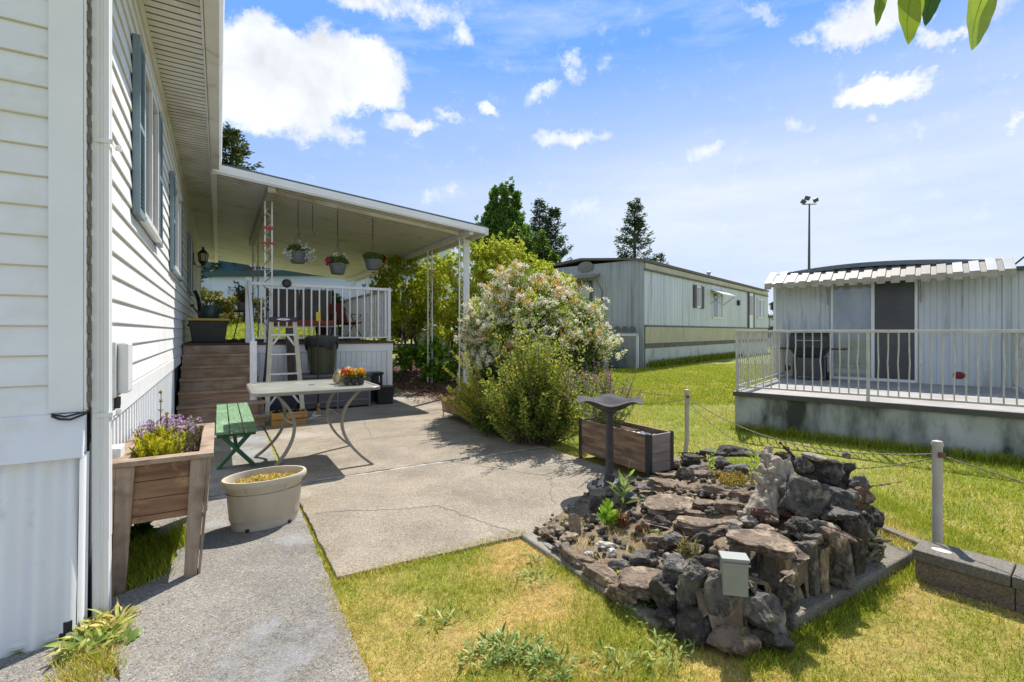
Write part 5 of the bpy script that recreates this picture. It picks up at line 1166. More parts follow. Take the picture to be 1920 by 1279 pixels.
weed('leafy_weed', 'bright green broad leaved weed at the left of the bare soil', 1140, 985, .08, .035, 4, .14, .085, .032, [(.16,.30,.03),(.24,.38,.05)], 41)
weed('sword_leaf_plant', 'pale green sword leaved plant growing in front of the birdbath', 1166, 950, .09, .015, 3, .30, .16, .020, [(.16,.27,.07),(.25,.34,.12)], 42, per=7)
weed('wilted_weed', 'wilted reddish brown weed beside the leafy green weed', 1166, 990, .08, .03, 4, .13, .06, .02, [(.14,.06,.035),(.25,.12,.06)], 43)
weed('small_weed', 'low dark green weed below the reddish boulder', 1222, 1012, .12, .06, 8, .06, .04, .014, GRN, 44)
weed('tall_spurge', 'upright bright green stem, left one growing from the plant pocket', 1335, 888, .18, .012, 2, .24, .045, .012, [(.28,.42,.04),(.38,.48,.07)], 45, per=22)
weed('tall_spurge', 'upright bright green stem beside the driftwood in the plant pocket', 1412, 895, .18, .014, 3, .27, .05, .014, [(.30,.44,.04),(.40,.50,.07)], 46, per=22)
weed('low_succulent', 'red and green low succulents filling the plant pocket', 1375, 900, .175, .17, 150, .05, .018, .010, [(.38,.11,.05),(.30,.32,.05),(.40,.42,.06),(.45,.22,.08)], 47, per=9, six=False)
weed('dry_grass_tuft', 'dry straw grass tuft beneath the blue grey boulder', 1292, 1042, .22, .05, 26, .09, .05, .004, [(.45,.35,.15),(.35,.28,.12)], 48, per=5, six=False)
weed('edge_succulent', 'row of olive brown succulents along the long pale edging stone', 1076, 985, .03, .10, 60, .045, .018, .008, [(.28,.24,.07),(.22,.24,.06),(.35,.28,.12)], 49, per=7, six=False)
weed('corner_weed', 'small green clover like weed at the end of the kerb shadow', 1482, 1118, .07, .03, 7, .07, .03, .018, [(.10,.22,.03),(.16,.28,.05)], 50)
weed('front_weed', 'tall thin weed in front of the shaded lower front wall', 1372, 1225, .0, .03, 3, .16, .06, .012, [(.16,.24,.06),(.24,.3,.1)], 51, per=8)
weed('soil_weed', 'bright yellow green weed beside the dark sided stone', 1165, 1082, .07, .03, 8, .04, .03, .012, [(.35,.4,.05)], 52)

# ------------------------------------------------------------------ birdbath
t = thing('birdbath', 'dark metal birdbath with scalloped bowl on a slim column beside the rock garden', 'birdbath', (*GP(1143, 916, .02)[:2], .02))
m_bb = M('birdbath_metal', (.05,.05,.055), (.035,.035,.04), scale=8, rough=.5, bump=.2, c3=(.10,.10,.105), s3=9)
MB().lathe([(.20,.0),(.205,.02),(.19,.035),(.13,.045),(.085,.07),(.05,.085),(.045,.12),(.05,.13),(.036,.145),(.032,.66),(.042,.675),(.055,.69),(.06,.705),(.0,.71)], 36).build('column', m_bb, t, smooth=True)
mb = MB()
for k in range(12):
    a = k*math.pi/6; pts = [(.13*math.cos(a)+.03*math.cos(a+s*.8), .13*math.sin(a)+.03*math.sin(a+s*.8), .045+.012*math.sin(s*.7)) for s in range(9)]; mb.tube(pts, .008, 6)
mb.build('scrollwork', m_bb, t)
def sc(x, y, z, a, r):
    k = (r/.30)**3; return x*(1+.03*k*math.cos(5*a)), y*(1+.03*k*math.cos(5*a)), z+.020*k*math.sin(5*a+.9)
MB().lathe([(.03,.700),(.07,.708),(.13,.738),(.20,.785),(.25,.805),(.295,.803),(.297,.808),(.25,.812),(.20,.793),(.13,.748),(.07,.720),(.0,.715)], 80, fn=sc).build('bowl', M('bowl_grey', (.075,.072,.075), (.045,.045,.05), scale=10, rough=.75, bump=.3, c3=(.14,.125,.10), s3=7, spec=.15), t, smooth=True)

# ------------------------------------------------------------------ long planter with black corner posts
t = thing('trough_planter', 'long stained wooden planter box with black metal corner posts by the birdbath', 'planter', (HC.x, HC.y, 0), TH)
x0, x1, y0, y1, zt = 4.08, 4.42, .15, 1.20, .455
m_tr = M('trough_wood', (.30,.20,.12), (.15,.09,.055), scale=2.4, rough=.8, bump=.3, bscale=10, stretch=(9,1.4,9), c3=(.36,.28,.20), s3=3, c3lo=.5, c3hi=.8, streak=((.07,.05,.04), 4, 2.2, 9, .50, .68))
m_tre = M('trough_wood_end', (.27,.22,.19), (.17,.13,.11), scale=2.4, rough=.8, bump=.3, bscale=10, stretch=(1.4,9,9))
for k in range(4):
    z0 = .085+k*.0925
    MB().box(x0,x0+.022,y0+.012,y1-.012,z0,z0+.090).build('board', m_tr, t, .003); MB().box(x1-.022,x1,y0+.012,y1-.012,z0,z0+.09).build('board', m_tr, t, .003)
    MB().box(x0+.012,x1-.012,y0,y0+.022,z0,z0+.09).build('board', m_tre, t, .003); MB().box(x0+.012,x1-.012,y1-.022,y1,z0,z0+.09).build('board', m_tre, t, .003)
for (x, sx_) in ((x0-.004, 1), (x1+.004, -1)):
    for (y, sy_) in ((y0-.004, 1), (y1+.004, -1)):
        mb = MB(); mb.box(*sorted((x, x+sx_*.045)), *sorted((y-.0, y+sy_*.004)), 0, zt+.008); mb.box(*sorted((x, x+sx_*.004)), *sorted((y+sy_*.0045, y+sy_*.05)), 0, zt+.008); mb.build('corner_post', m_black, t)
MB().box(x0+.023,x1-.023,y0+.023,y1-.023,.1,.395).build('liner', m_black, t)
mb = MB(); mb.box(x0+.03,x1-.03,y0+.40,y1-.03,.396,.41); mb.build('soil', m_soil, t)
rg = np.random.default_rng(60); mb = MB(); q_ = MB(); V = []
mb.add([(x0+.03+i*.028, y0+.03+j*.03, .40+.018*noise.noise(Vector((i*.7,j*.6,0)))) for j in range(13) for i in range(11)], [(j*11+i, j*11+i+1, (j+1)*11+i+1, (j+1)*11+i) for j in range(12) for i in range(10)])
mb.build('plastic_sheet', M('crumpled_film', (.10,.11,.13), (.2,.21,.23), scale=20, rough=.2, bump=.8, bscale=30), t)
sgp = thing('sage_plant', 'tall purple flowered sage growing in the far end of the long wooden planter', 'plant', (*HW(4.25, .98)[:2], .41), TH)
parts = []; fl = []; mb = MB(); rg = np.random.default_rng(61); rdw = random.Random(61)
for i in range(60):
    a = rg.random()*6.283; r = rg.random(); b = Vector((.12*r*math.cos(a), .26*r*math.sin(a), 0)); e = b+Vector((.30*r*math.cos(a)+.04*rg.normal(), .30*r*math.sin(a)+.04*rg.normal(), .30+.32*rg.random()))
    pts = stemtube(mb, b, e, .003, .0015, .06, rd=rdw); L_ = [tuple(p) for p in pts]; parts.append(sprig(rg, L_[:5], 9, .045, .012, [(.13,.18,.07),(.20,.25,.10),(.26,.29,.13)], up=.6))
    Pf = np.array([np.array(L_[4])*(1-s)+np.array(L_[5])*s*1.0+[0,0,.02*s] for s in np.linspace(0, 1.5, 9)]); fl.append(sprig(rg, Pf, 5, .016, .010, [(.28,.12,.20),(.36,.20,.30),(.22,.10,.12),(.32,.22,.16)], up=.4))
npmesh('foliage', *join(parts), m_green, sgp); npmesh('flowers', *join(fl), m_petal, sgp); mb.build('stem', M('sage_stem', (.2,.2,.09), rough=.7, bump=0), sgp)

# ------------------------------------------------------------------ rope fence
m_post = M('pale_post', (.50,.47,.42), (.38,.35,.30), scale=6, rough=.6, bump=.1, c3=(.28,.22,.16), s3=14, c3lo=.62, c3hi=.7)
def fpost(p, z0, z1, label, bent=0):
    t = thing('fence_post', label, 'post', (p[0], p[1], z0)); h = z1-z0
    MB().tube([(bent,0,0),(0,0,h*.25),(0,0,h)], .026 if not bent else .025, 14).build('post', m_post, t, smooth=True); MB().lathe([(.030,h),(.032,h+.012),(.025,h+.03),(.0,h+.036)], 16).build('cap', m_post, t, smooth=True)
    MB().lathe([(.012,-.015),(.02,-.015),(.02,.015),(.012,.015)], 10, (0,-.03,h-.05)).build('ring', M('rust', (.2,.1,.05), rough=.8), t); return Vector((p[0], p[1], z1-.05))
pA = fpost((2.665,3.03), .10, .735, 'pale rounded fence post rising behind the concrete block wall')
pB = fpost(GP(1288,852)[:2], .0, .735, 'pale fence post with bent foot behind the back row of rocks', -.02)
pC = Vector((1.15, 8.2, .68)); pD = Vector((3.3, .4, .7))
m_rope = M('rope', (.30,.26,.18), (.20,.17,.12), scale=60, rough=.9, bump=.5, bscale=200)
def rope(p, q, sag, label, n=60, r=.0045):
    mb = MB(); 
    for s in (0, math.pi):
        pts = []
        for i in range(n*3+1):
            f = i/(n*3); c = p.lerp(q, f); c.z -= sag*4*f*(1-f); a = i*.9+s; pts.append(c+Vector((math.cos(a)*r*.55, 0, math.sin(a)*r*.55)))
        mb.tube(pts, r*.7, 5, cap=False)
    tag(mb.build('rope', m_rope), label, 'rope')
rope(pB, pA, .20, 'upper sagging rope between the two pale fence posts')
rope(pB-Vector((0,0,.05)), pA-Vector((0,0,.02)), .34, 'lower sagging rope between the two pale fence posts')
rope(pB, pC, .06, 'upper rope running left from the bent footed post to the bushes'); rope(pB-Vector((0,0,.03)), pC-Vector((0,0,.12)), .16, 'lower rope running left from the bent footed post to the bushes')
rope(pA, pD, .10, 'rope running right from the fence post over the block wall')
# timber edging under the rope
d = (pA-pB); mb = MB(); 
for (f0, f1) in ((.02,.30),(.32,.62),(.64,.97)):
    a, b = pB+d*f0+Vector((.10,0,0)), pB+d*f1+Vector((.10,0,0)); mb = MB(); mb.bar((a.x,a.y,.02),(b.x,b.y,.02), .07, .07); tag(mb.build('edging_timber', m_kerb, None, .01), {.02:'grey edging strip starting beside the bent footed fence post',.32:'grey edging strip behind the middle of the rock garden',.64:'grey edging strip leading to the block wall'}[f0], 'edging')
# block wall
t = thing('block_wall', 'low concrete block wall with dark cap stones at the right edge', 'wall', (*GP(1716, 1090)[:2], 0), math.atan2(-.78, .625))
for k in range(5):
    MB().box(k*.405, k*.405+.402, .0, .20, -.03, .125).build('block', m_block, t, .006); MB().box(k*.405-.012, k*.405+.388, -.014, .215, .128, .188).build('cap_stone', m_paver, t, .007)
mb = MB(); mb.lathe([(.0,.189),(.035,.1895),(.0,.1905)], 16, (.10,.09,0), 1.3, .8)
mb.build('bird_dropping', M('white_spot', (.6,.6,.6), rough=.8), t)

# ------------------------------------------------------------------ neighbouring home with awning and deck, right
NX, NY = 3.31, 7.19
nb = thing('neighbour_home', 'pale ribbed metal mobile home with striped metal awning and sliding door, at the right', 'house', (NX, NY, 0), TN)
m_nb = M('pale_ribbed', (.60,.64,.66), (.50,.53,.55), scale=1.2, rough=.5, bump=.04, stretch=(1,1,.4), streak=((.24,.25,.23), 9, 9, .9, .56, .80))
W0, W1, WY, ZR = -.17, 3.08, 3.2, 2.60
mb = MB(); prof = []; x = W0
while x < W1-.03: prof += [(x, 0), (x+.012, .010), (x+.055, .010), (x+.067, 0)]; x += .079
pf1 = [p for p in prof if p[0] < .78]; pf2 = [p for p in prof if p[0] > 2.05]
for pf in (pf1, pf2): mb.sweep(pf, lambda s, d: (s, WY-d, .50), lambda s, d: (s, WY-d, 2.55))
mb.sweep([p for p in prof if .72 < p[0] < 2.1], lambda s, d: (s, WY-d, 2.42), lambda s, d: (s, WY-d, 2.60))
mb.build('wall', m_nb, nb)
mb = MB(); mb.box(W0+.02, W1-.0, WY+.012, 15, .0, 2.5); mb.build('side_wall', m_nb, nb)
mb = MB(); prof = [(W1+.0, .0)]; x = W1+.01
while x < 7: prof += [(x, 0), (x+.012, .010), (x+.055, .010), (x+.067, 0)]; x += .079
mb.sweep(prof, lambda s, d: (s, WY+.15-d, .0), lambda s, d: (s, WY+.15-d, 2.42)); mb.box(W1+.02, 7, WY+.17, 12, 0, 2.40); mb.build('annexe', m_nb, nb)
MB().box(W1-.02, 7, WY+.05, 12, 2.41, 2.47).build('annexe_roof', m_roof, nb)
mb = MB(); n = 24; pr = [(W0-.06+(W1-W0+.16)*i/n, 2.56+.135*math.sin(math.pi*(i/n)**.9)) for i in range(n+1)]
pr2 = pr+[(x, z-.075) for x, z in reversed(pr)]
mb.sweep(pr2, lambda x, z: (x, WY-.10, z), lambda x, z: (x, 15.2, z), True); mb.build('roof', M('roof_grey', (.17,.20,.23), (.12,.14,.16), scale=5, rough=.6), nb)
# corner trims
mb = MB(); mb.box(W0-.015, W0+.03, WY-.015, WY+.03, .5, 2.55); mb.build('corner_trim', m_trim, nb)
mb = MB(); mb.box(W1-.02, W1+.02, WY-.015, WY+.03, .5, 2.55); mb.build('corner_trim', m_nb, nb)
# awning with interlocking slats
awv = M('awning_valance', (.40,.365,.28), (.30,.27,.20), scale=9, rough=.6, c3=(.22,.19,.12), s3=9, c3lo=.58)
aw = None; x = W0-.06; k = 0; awm = [M('awning_white', (.30,.325,.345), (.23,.25,.27), scale=4, rough=.45, bump=.05, c3=(.3,.28,.22), s3=5), M('awning_grey', (.115,.105,.085), (.08,.072,.06), scale=4, rough=.6, bump=.1, c3=(.18,.17,.13), s3=5)]
aw = MB().box(W0-.03, W1-.05, WY-.04, WY, 2.52, 2.55).build('awning', awm[1], nb)
AY0, AY1, AZ0, AZ1 = WY-.03, WY-.50, 2.60, 2.36
while x < W1-.02:
    up = k % 2 == 0; dz = .022 if up else 0; w_ = .118 if up else .075
    mt_ = awm[0] if (up and (k < 6 or k > 26)) else awm[1]
    mb = MB(); x2 = x+w_
    mb.hexa([(x,AY1,AZ1+dz),(x2,AY1,AZ1+dz),(x2,AY0,AZ0+dz),(x,AY0,AZ0+dz)], [(x,AY1,AZ1+dz+.008),(x2,AY1,AZ1+dz+.008),(x2,AY0,AZ0+dz+.008),(x,AY0,AZ0+dz+.008)])
    zb_ = AZ1-(.095 if up else .060); mb.hexa([(x,AY1-.012,zb_),(x2,AY1-.012,zb_),(x2,AY1,zb_),(x,AY1,zb_)], [(x,AY1-.004,AZ1+dz+.008),(x2,AY1-.004,AZ1+dz+.008),(x2,AY1+.008,AZ1+dz+.008),(x,AY1+.008,AZ1+dz+.008)])
    vl = len(mb.v); mb.m[-6:] = [1]*6; mb.build('slat', [mt_, awv], aw, .002); 
    x = x2; k += 1
mb = MB()
for xx in (.75, 2.08): mb.tube([(xx,WY-.02,1.95),(xx,WY-.06,2.2),(xx,AY1+.05,AZ1)], .010, 6)
mb.build('awning_arm', m_metal, aw)
# sliding door
dr = MB().box(.79,.83,WY-.045,WY+.0,.57,2.42).box(2.0,2.04,WY-.045,WY+.0,.57,2.42).box(.83,2.0,WY-.045,WY,.57,.62).box(1.40,1.45,WY-.05,WY,.62,2.42).box(.83,2.0,WY-.045,WY,2.34,2.42).build('sliding_door', m_winwhite, nb, .003)
MB().box(.83,1.40,WY-.02,WY-.012,.62,2.34).build('pane', M('door_glass', (.36,.38,.37), (.22,.24,.23), scale=1.2, rough=.05, bump=0, spec=1, stretch=(2,1,1)), dr)  # reflection of the bright scene put into this pane's pale mottled colour
MB().box(1.45,2.0,WY-.035,WY-.027,.62,2.34).build('screen', M('insect_screen', (.075,.075,.072), (.05,.05,.05), scale=3, rough=.35, bump=0), dr)
mb = MB(); z = .70
while z < 1.75: mb.box(1.05,1.38,WY-.012,WY-.009,z,z+.012); z += .05
mb.build('blind', m_winwhite, dr)
mref = M('reflector_red', (.22,.012,.012), rough=.35)
for x in (.05, 2.56): MB().lathe([(.0,-.0),(.055,-.0),(.06,.006),(.05,.012),(.0,.014)], 24, fn=lambda a, b, c, d, r: (a*1.25, -c, b)).build('reflector', mref, nb, loc=(x, WY-.012, .735))
# overhead cable on the right
tag(MB().tube([Vector((NX,NY,0))+Vector((.757,-.653,0))*s for s in ()]+[AT(1872,521,8.0),AT(1900,498,7.6),AT(1960,450,7.0),AT(2060,395,6.4)], .012, 6).build('service_cable', m_black), 'thick black service cable rising to the right from the awning corner', 'cable')

nd = thing('neighbour_deck', 'raised concrete sided deck with bent white balusters in front of the awning', 'deck', (NX, NY, 0), TN)
m_dw = M('stained_wall', (.48,.49,.485), (.37,.385,.385), scale=1.6, rough=.75, bump=.1, c3=(.36,.38,.35), s3=1.2, streak=((.04,.045,.035), 2.0, 2.0, .7, .44, .62))
DX1 = 3.2
MB().box(0, DX1, 0, 3.17, -.02, .545).build('base', m_dw, nd, .01)
MB().box(-.02, DX1+.02, -.03, 3.19, .547, .568).build('floor', M('deck_floor', (.34,.32,.30), (.25,.23,.21), scale=3, rough=.8), nd, .004)
MB().box(-.015, DX1, -.038, -.0305, .50, .562).build('edge_trim', M('edge_dark', (.09,.085,.075), rough=.8), nd)
m_nr = M('aged_rail', (.56,.55,.52), (.46,.44,.40), scale=6, rough=.5, bump=.1, c3=(.22,.19,.15), s3=8, c3lo=.56, c3hi=.8)
def nbrail(p, q, n, parent, posts=()):
    p, q = Vector((*p, 0)), Vector((*q, 0)); d = (q-p).normalized(); nn = Vector((-d.y, d.x, 0)); zt, zb = 1.455, .64
    rl = MB().bar(p+Vector((0,0,zt)), q+Vector((0,0,zt)), .06, .035).bar(p+Vector((0,0,zb)), q+Vector((0,0,zb)), .025, .025).build('railing', m_nr, parent, .003)
    for i in range(n):
        f = (i+.5)/n; c = p.lerp(q, f); k = .02*math.sin(i*1.7)
        MB().tube([c+Vector((0,0,zb)), c+Vector((0,0,zb+.25))+nn*.0, c+Vector((0,0,zb+.42))-nn*.035+d*k*.4, c+Vector((0,0,zb+.6))+nn*.012, c+Vector((0,0,zt-.02))], .009, 6).build('baluster', m_nr, rl)
    for f in posts:
        c = p.lerp(q, f); MB().box(c.x-.018, c.x+.018, c.y-.018, c.y+.018, .568, zt-.018).build('post', m_nr, rl)
nbrail((.03,.02), (DX1-.03,.02), 31, nd, (0, .5, 1)); nbrail((.02,.06), (.02,3.1), 26, nd, (1,)); nbrail((DX1-.02,.06), (DX1-.02,3.1), 26, nd, (1,))
# covered grill on that deck
g = Vector((NX, NY, 0))+Vector((.757,-.653,0))*.52+Vector((.653,.757,0))*2.75
t = thing('barbecue_grill', 'black barbecue grill with side shelves on the neighbouring deck', 'grill', (g.x, g.y, .568), TN)
mb = MB(); pr = [(-.20,.58),(-.20,.70),(-.17,.80),(-.08,.87),(.08,.87),(.17,.80),(.20,.70),(.20,.58)]; mb.sweep(pr, lambda y, z: (-.30, y, z), lambda y, z: (.30, y, z), True); mb.build('hood', m_black, t, .01)
mb = MB(); mb.hexa([(-.22,-.14,.42),(.22,-.14,.42),(.22,.14,.42),(-.22,.14,.42)], [(-.30,-.2,.575),(.30,-.2,.575),(.30,.2,.575),(-.30,.2,.575)]); mb.build('firebox', m_black, t, .01)
MB().box(-.56,-.31,-.18,.18,.555,.58).build('side_shelf', m_black, t, .006); MB().box(.31,.56,-.18,.18,.555,.58).build('side_shelf', m_black, t, .006)
MB().box(-.20,.20,-.16,.16,.06,.41).build('cabinet', M('grill_grey', (.06,.06,.065), rough=.5), t, .008); MB().tube([(-.2,-.22,.72),(.2,-.22,.72)], .012, 8).build('handle', m_metal, t)
for sx_ in (-.24,.24): MB().tube([(sx_,-.15,.0),(sx_,-.13,.42)], .014, 6).build('leg', m_black, t); MB().tube([(sx_,.15,.0),(sx_,.13,.42)], .014, 6).build('leg', m_black, t)
MB().lathe([(.0,-.02),(.07,-.02),(.07,.02),(.0,.02)], 16, (.27,.15,.07), fn=lambda a, b, c, d, r: (c, a, b)).build('wheel', m_black, t)

# ------------------------------------------------------------------ middle home
mh = thing('far_mobile_home', 'grey ribbed mobile home with cream bands behind the lawn in the centre', 'house', (5.28, 19.3, 0), TN)
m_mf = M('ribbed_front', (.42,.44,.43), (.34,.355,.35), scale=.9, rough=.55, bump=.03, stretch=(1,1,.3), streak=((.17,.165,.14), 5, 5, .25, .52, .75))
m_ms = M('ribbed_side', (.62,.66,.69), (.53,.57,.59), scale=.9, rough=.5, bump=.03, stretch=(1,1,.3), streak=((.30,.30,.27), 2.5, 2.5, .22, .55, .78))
m_cream = M('cream_band', (.50,.46,.30), (.42,.385,.25), scale=1.1, rough=.55, bump=.03, streak=((.25,.22,.15), 3, 3, .4, .58, .8))
m_dband = M('dark_band', (.10,.085,.07), (.16,.15,.12), scale=4, rough=.7)
MW, ML = 6.2, 19.3
mb = MB(); prof = []; y = 0
while y < ML: prof += [(y, 0), (y+.02, .018), (y+.27, .018), (y+.29, 0)]; y += .30
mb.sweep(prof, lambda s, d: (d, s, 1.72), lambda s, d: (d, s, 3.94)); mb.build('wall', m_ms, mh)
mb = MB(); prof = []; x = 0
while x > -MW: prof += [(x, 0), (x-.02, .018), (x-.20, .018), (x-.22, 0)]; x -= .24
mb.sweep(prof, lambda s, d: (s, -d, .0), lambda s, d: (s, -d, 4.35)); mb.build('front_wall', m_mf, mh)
MB().box(-MW+.05, -.02, .02, ML-.02, .0, 4.2).build('core', m_mf, mh)
MB().box(.02, .05, .02, ML, .98, 1.64).build('cream_band', m_cream, mh); MB().box(.02, .06, .0, ML, 3.96, 4.20).build('cream_band', m_cream, mh); MB().box(.02, .05, .0, ML, 1.64, 1.72).build('dark_band', m_dband, mh); MB().box(.02, .055, .0, ML, .78, .98).build('dark_band', m_dband, mh)
mb = MB(); mb.box(.01, .04, .03, ML, 0, .78); mb.build('skirting', M('skirt_far', (.55,.57,.53), (.46,.48,.44), scale=2, rough=.6, streak=((.2,.22,.15), 2, 2, 1.2, .58, .75)), mh)
mb = MB(); pr = [(.10,4.22),(.10,4.34),(-.4,4.42),(-2.9,4.66),(-MW,4.40),(-MW,4.28),(-2.9,4.56),(-.4,4.34)]
mb.sweep(pr, lambda x, z: (x, -.14, z), lambda x, z: (x, ML+.1, z), True); mb.build('roof', M('roof_dark', (.14,.125,.11), (.10,.09,.08), scale=3, rough=.7), mh)
mb = MB(); mb.box(.02,.10,-.1,ML,3.90,3.96); mb.build('eave_trim', m_dband, mh)
mb = MB(); mb.tube([(-1.2,11,4.4),(-1.2,11,4.85)], .07, 8); mb.lathe([(.12,4.85),(.12,4.95),(.0,5.0)], 10, (-1.2,11,0)); mb.build('vent_pipe', m_metal, mh)
def win(y0, y1, z0, z1, nm='window', shut=False):
    f = MB().box(.02,.07,y0,y0+.07,z0,z1).box(.02,.07,y1-.07,y1,z0,z1).box(.02,.07,y0,y1,z0,z0+.07).box(.02,.07,y0,y1,z1-.07,z1).box(.02,.06,(y0+y1)/2-.03,(y0+y1)/2+.03,z0,z1).build(nm, m_winwhite, mh)
    MB().box(.025,.045,y0+.05,(y0+y1)/2-.02,z0+.05,z1-.05).build('pane', m_glass, f); MB().box(.025,.04,(y0+y1)/2+.02,y1-.05,z0+.05,z1-.05).build('pane', M('pane_pale', (.35,.4,.44), rough=.1), f); return f
f = win(7.85, 9.5, 2.15, 3.55); mb = MB(); mb.hexa([(.05,7.6,3.62),(.65,7.6,3.35),(.65,9.75,3.35),(.05,9.75,3.62)], [(.05,7.6,3.66),(.65,7.6,3.39),(.65,9.75,3.39),(.05,9.75,3.66)]); mb.build('window_awning', m_winwhite, f); mb = MB()
for y in (7.65, 9.7): mb.tube([(.03,y,2.9),(.62,y,3.36)], .02, 5)
mb.build('awning_bracket', m_metal, f)
f = win(5.55, 6.2, 2.63, 3.67); MB().box(.02,.09,5.2,5.53,2.6,3.7).build('shutter', M('shutter_maroon', (.10,.06,.07), rough=.6), f); MB().box(.02,.09,6.22,6.55,2.6,3.7).build('shutter', bpy.data.materials['shutter_maroon'], f)
f = win(16.6, 18.3, 2.35, 3.62)
f = MB().box(.02,.10,14.4,14.6,1.7,3.95).box(.02,.10,15.6,15.72,1.7,3.95).build('door', m_dband, mh); MB().box(.02,.06,14.6,15.6,1.7,3.9).build('door_leaf', m_winwhite, f); MB().box(.06,.07,14.75,15.45,2.5,3.7).build('door_window', m_glass, f)
MB().box(.02,.16,12.2,12.4,3.0,3.3).build('wall_lamp', m_black, mh)
f = MB().box(-3.75,-3.65,-.07,-.02,2.35,3.65).box(-2.5,-2.4,-.07,-.02,2.35,3.65).box(-3.75,-2.4,-.07,-.02,3.55,3.65).box(-3.75,-2.4,-.07,-.02,2.35,2.43).box(-3.1,-3.04,-.06,-.02,2.4,3.6).build('window', m_dband, mh)
MB().box(-3.65,-3.1,-.04,-.02,2.43,3.55).box(-3.04,-2.5,-.04,-.02,2.43,3.55).build('pane', m_glass, f); MB().box(-3.0,-2.52,-.05,-.042,2.9,3.5).build('curtain', M('curtain_white', (.6,.6,.6), rough=.9), f)
mb = MB(); mb.hexa([(-4.2,-.55,3.74),(-2.0,-.55,3.74),(-2.0,-.02,3.86),(-4.2,-.02,3.86)], [(-4.2,-.55,3.79),(-2.0,-.55,3.79),(-2.0,-.02,3.93),(-4.2,-.02,3.93)]); mb.build('window_awning', M('awning_far', (.30,.27,.20), rough=.6), mh)
mb = MB(); mb.tube([(-2.0,-.5,3.75),(-1.9,-.04,3.2),(-1.9,-.03,2.6)], .018, 5); mb.build('awning_bracket', m_dband, mh)
mb = MB(); mb.lathe([(.0,0),(.45,0),(.5,.06),(.0,.08)], 20, fn=lambda a, b, c, d, r: (a*.8, -c, b*.45)); mb.build('oval_vent', M('vent_tan', (.24,.22,.17), rough=.7), mh, loc=(-2.7,-.02,4.27))
def MH(x, y, z=0): c, s = math.cos(TN), math.sin(TN); return (5.28+x*c-y*s, 19.3+x*s+y*c, z)
t = thing('lattice_screen', 'white framed lattice panel leaning on the corner of the grey mobile home', 'lattice panel', MH(-.08,-.35), TN)
MB().box(-1.5,-1.42,-.03,.03,0,1.35).box(-.09,0,-.03,.03,0,1.35).box(-1.5,0,-.03,.03,1.28,1.37).build('frame', m_winwhite, t)
mb = MB()
for k in range(-9, 18):
    for s in (1, -1):
        x0_ = -1.42+k*.11; a = max(-1.42, x0_); 
        p = (x0_, 0) if s == 1 else (x0_+0, 1.28); q = (x0_+1.28*.6, 1.28) if s == 1 else (x0_+1.28*.6, 0)
        def clip(p, q):
            (xa, za), (xb, zb) = p, q
            if xb < -1.42 or xa > -.09: return None
            if xa < -1.42: f = (-1.42-xa)/(xb-xa); xa, za = -1.42, za+(zb-za)*f
            if xb > -.09: f = (-.09-xa)/(xb-xa); xb, zb = -.09, za+(zb-za)*f
            return (xa, za), (xb, zb)
        r = clip(p, q)
        if r: mb.bar((r[0][0],.004*s,r[0][1]),(r[1][0],.004*s,r[1][1]),.03,.008, up=(0,1,0))
mb.build('lattice', M('lattice_aged', (.5,.48,.44), (.4,.36,.3), scale=3, rough=.7), t)
mb = MB()
for k in range(9): mb.lathe([(.05,-.01),(.075,-.01),(.075,.01),(.05,.01)], 14, (-2.9+k*.33,0,1.55), fn=lambda a, b, c, d, r: (a*2, c, b*1.6))
mb.bar((-3.1,0,1.46),(-.1,0,1.46),.03,.04); mb.build('scroll_trim', M('trim_rust', (.17,.15,.12), rough=.8), t)
t = thing('grey_refuse_bin', 'grey blue wheeled bin in front of the white lattice panel', 'bin', MH(-.75,-.95), TN)
mgb = M('bin_grey', (.12,.14,.17), (.09,.11,.13), rough=.5)
tapered(MB(), 0, 0, .55, .5, .68, .6, .05, .70).build('body', mgb, t, .03); tapered(MB(), 0, 0, .74, .66, .60, .55, .71, .82).build('lid', mgb, t, .03); MB().tube([(-.3,.3,.75),(0,.36,.9),(.3,.3,.75)], .02, 6).build('handle', m_black, t)
# ------------------------------------------------------------------ shrubs and trees
def branches(mb, base, tips, r0, r1, rd, bend=.12):
    for p in tips: stemtube(mb, base, p, r0, r1, bend, rd=rd)
m_twig = M('twig_bark', (.14,.10,.07), (.08,.055,.04), scale=9, rough=.9, bump=.3)
